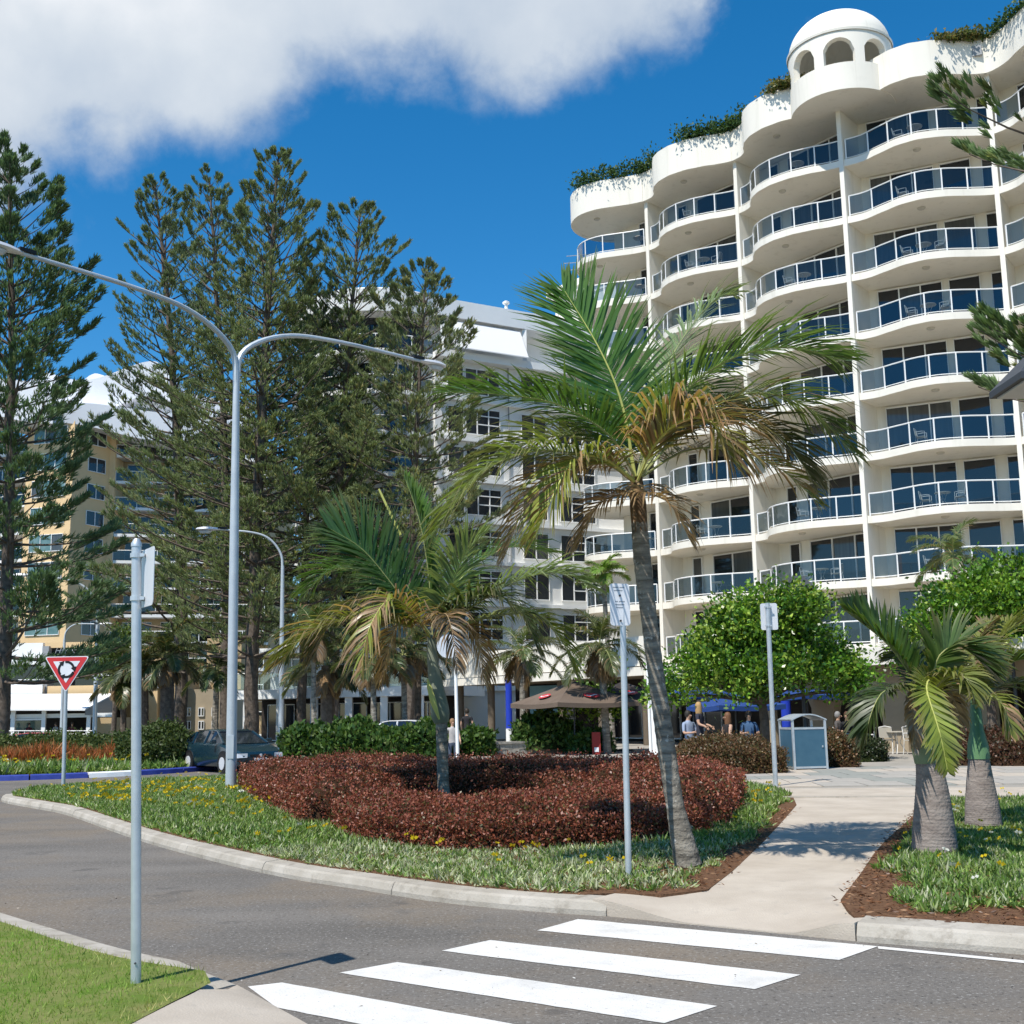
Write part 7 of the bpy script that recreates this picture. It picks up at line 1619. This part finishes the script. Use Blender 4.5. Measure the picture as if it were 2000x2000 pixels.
# ================================================================== CARS
def car(label, loc, rz, paint, L=4.15, Wd=1.70, H=1.40, hatch=True):
    t = thing('parked_car' if not hatch else 'car', label, 'car', (0, 0, 0))
    pm_ = mat('car_paint', paint, rough=.25, spec=.5, coat=.6); g = MT['win']
    # stations along the length (x forward): x, half width, z sill, z belt, z top(bonnet/deck)
    ST_ = [(-L / 2, .60, .36, .58, .62), (-L / 2 + .05, .74, .26, .70, .86), (-L / 2 + .35, .82, .22, .80, .93), (-.9, .845, .20, .84, .92), (0, .85, .20, .84, .91), (.75, .845, .20, .83, .90), (1.15, .83, .20, .78, .85), (L / 2 - .35, .80, .22, .66, .74), (L / 2 - .05, .70, .24, .58, .64), (L / 2, .56, .34, .50, .54)]
    b = MB(); vs = []; K = 10
    for x, w, z0, zb, zt in ST_:
        vs += [(x, -w * .92, z0), (x, -w, z0 + .16), (x, -w, (z0 + zb) / 2 + .06), (x, -w * .975, zb), (x, -w * .88, zt), (x, w * .88, zt), (x, w * .975, zb), (x, w, (z0 + zb) / 2 + .06), (x, w, z0 + .16), (x, w * .92, z0)]
    fs = [(i * K + k, (i + 1) * K + k, (i + 1) * K + (k + 1) % K, i * K + (k + 1) % K) for i in range(len(ST_) - 1) for k in range(K)]
    fs += [tuple(range(K)), tuple(range((len(ST_) - 1) * K + K - 1, (len(ST_) - 1) * K - 1, -1))]; b.add(vs, fs); b.build('body', pm_, t, smooth=True)
    # cabin: glass house with roof and pillars
    G0 = [(-L / 2 + .12, .70, .90), (-1.35, .56, H - .06), (-.7, .57, H), (.05, .57, H - .01), (.30, .56, H - .05), (1.05, .72, .88)]
    b = MB(); vs = []
    low = [(-L / 2 + .12, .72, .86), (-1.35, .76, .88), (-.7, .77, .88), (.05, .77, .88), (.30, .77, .88), (1.10, .74, .86)]
    for (x, w, z), (xl, wl, zl) in zip(G0, low): vs += [(xl, -wl, zl), (x, -w, z), (x, w, z), (xl, wl, zl)]
    fs = [(i * 4 + k, i * 4 + k + 1, (i + 1) * 4 + k + 1, (i + 1) * 4 + k) for i in range(5) for k in range(3)]; b.add(vs, fs); b.build('glasshouse', g, t)
    b = MB(); rv = [(x, s * w * 1.015, z + .012) for x, w, z in G0[1:5] for s in (-1, 1)]; b.add(rv + [(x, y * .9, z + .03) for x, y, z in rv], [(8, 9, 11, 10), (10, 11, 13, 12), (12, 13, 15, 14)] + [(0, 8, 10, 2), (2, 10, 12, 4), (4, 12, 14, 6), (9, 1, 3, 11), (11, 3, 5, 13), (13, 5, 7, 15), (1, 9, 8, 0), (6, 14, 15, 7)]); b.build('roof', pm_, t, smooth=True)
    b = MB()
    for s in (-1, 1):
        for (a, c) in (((1.05, .74, .88), (.30, .575, H - .04)), ((-.28, .785, .88), (-.30, .585, H - .01)), ((-L / 2 + .14, .72, .88), (-1.35, .575, H - .05)), ((-1.15, .785, .88), (-1.25, .585, H - .04))): b.tube([(a[0], s * a[1], a[2]), (c[0], s * c[1], c[2])], .035, 5)
    b.build('pillars', pm_, t)
    for s in (-1, 1):
        m = MB(); m.box((.72, s * .93, .95), (.12, .18, .12)); m.build('mirror', pm_, t, bevel=.02)
        m = MB(); m.add([(L / 2 - .10, s * .72, .60), (L / 2 - .02, s * .42, .60), (L / 2 - .03, s * .42, .48), (L / 2 - .06, s * .72, .47), (L / 2 - .30, s * .80, .60), (L / 2 - .28, s * .80, .50)], [(0, 1, 2, 3) if s < 0 else (3, 2, 1, 0), (4, 0, 3, 5) if s < 0 else (5, 3, 0, 4)])
        o = m.build('headlight', MT['signback'], t); 
        for v in o.data.vertices: v.co.x += .045; v.co.y += s * .02
        for x in (-1.28, 1.25):
            w = MB(); w.tube([(x, s * .66, .30), (x, s * .87, .30)], .30, 20); wl = w.build('wheel', MT['rubber'], t, smooth=True)
            r = MB(); r.tube([(x, s * .86, .30), (x, s * .885, .30)], .19, 16); r.build('rim', MT['signback'], wl)
            aw_ = MB(); aw_.tube([(x, s * .60, .32), (x, s * .862, .32)], .355, 20); aw_.build('wheel_arch', MT['black'], t)
    b = MB(); b.box((L / 2 + .0, 0, .40), (.03, .40, .12)); b.build('number_plate', MT['signwhite'], t); b = MB(); b.box((L / 2 - .005, 0, .535), (.03, .7, .06)); b.build('grille', MT['black'], t); b = MB(); b.box((L / 2 - .03, 0, .30), (.06, 1.25, .10)); b.build('bumper_vent', MT['black'], t)
    b = MB(); b.lathe([(0, .012), (.05, .01), (.05, 0)], 10, (0, 0, 0)); o = b.build('badge', MT['signback'], t); o.location = (L / 2 + .012, 0, .535); o.rotation_euler = (0, PI / 2, 0)
    t.location = loc; t.rotation_euler = (0, 0, rz); return t
# small pale grit and litter specks on the asphalt
def grit():
    P = sample_poly([(-4, 5.5), (5, 5.5), (6, 9.0), (-1, 10.8), (-8, 16), (-9.5, 14), (-4, 9)], 150); n = len(P); D = RNG.normal(size=(n, 3)); D[:, 2] *= .2
    V, F = scatter(np.column_stack([P, np.full(n, .006)]), unit(D), LEAF, RNG.uniform(.008, .03, n) * np.where(RNG.random(n) < .1, 1.6, 1), RNG.uniform(.008, .02, n))
    tag(mesh_np('grit', V, F, MT['dryleaf'], None, np.repeat(pick(n, [(.6, .58, .54), (.3, .26, .2), (.06, .055, .05)], [2, 3, 2]), 4, 0)), 'small pale grit and leaf litter on the asphalt', 'grit', kind='stuff')
grit()
cp = at(448, 1505, 38.0); car('dark blue hatchback leaving the roundabout towards the camera', (cp.x - .1, 38.6, 0), math.radians(-52), (.008, .028, .042), H=1.27)
p = at(765, 1470, 47.5); car('white parked car mostly hidden behind the green shrubs', (p.x, 48.5, .02), math.radians(170), (.7, .7, .7), hatch=False)
p = at(118, 1470, 62); car('red parked car mostly hidden behind the roundabout planting', (p.x, 60, -.32), math.radians(8), (.45, .05, .04), hatch=False)
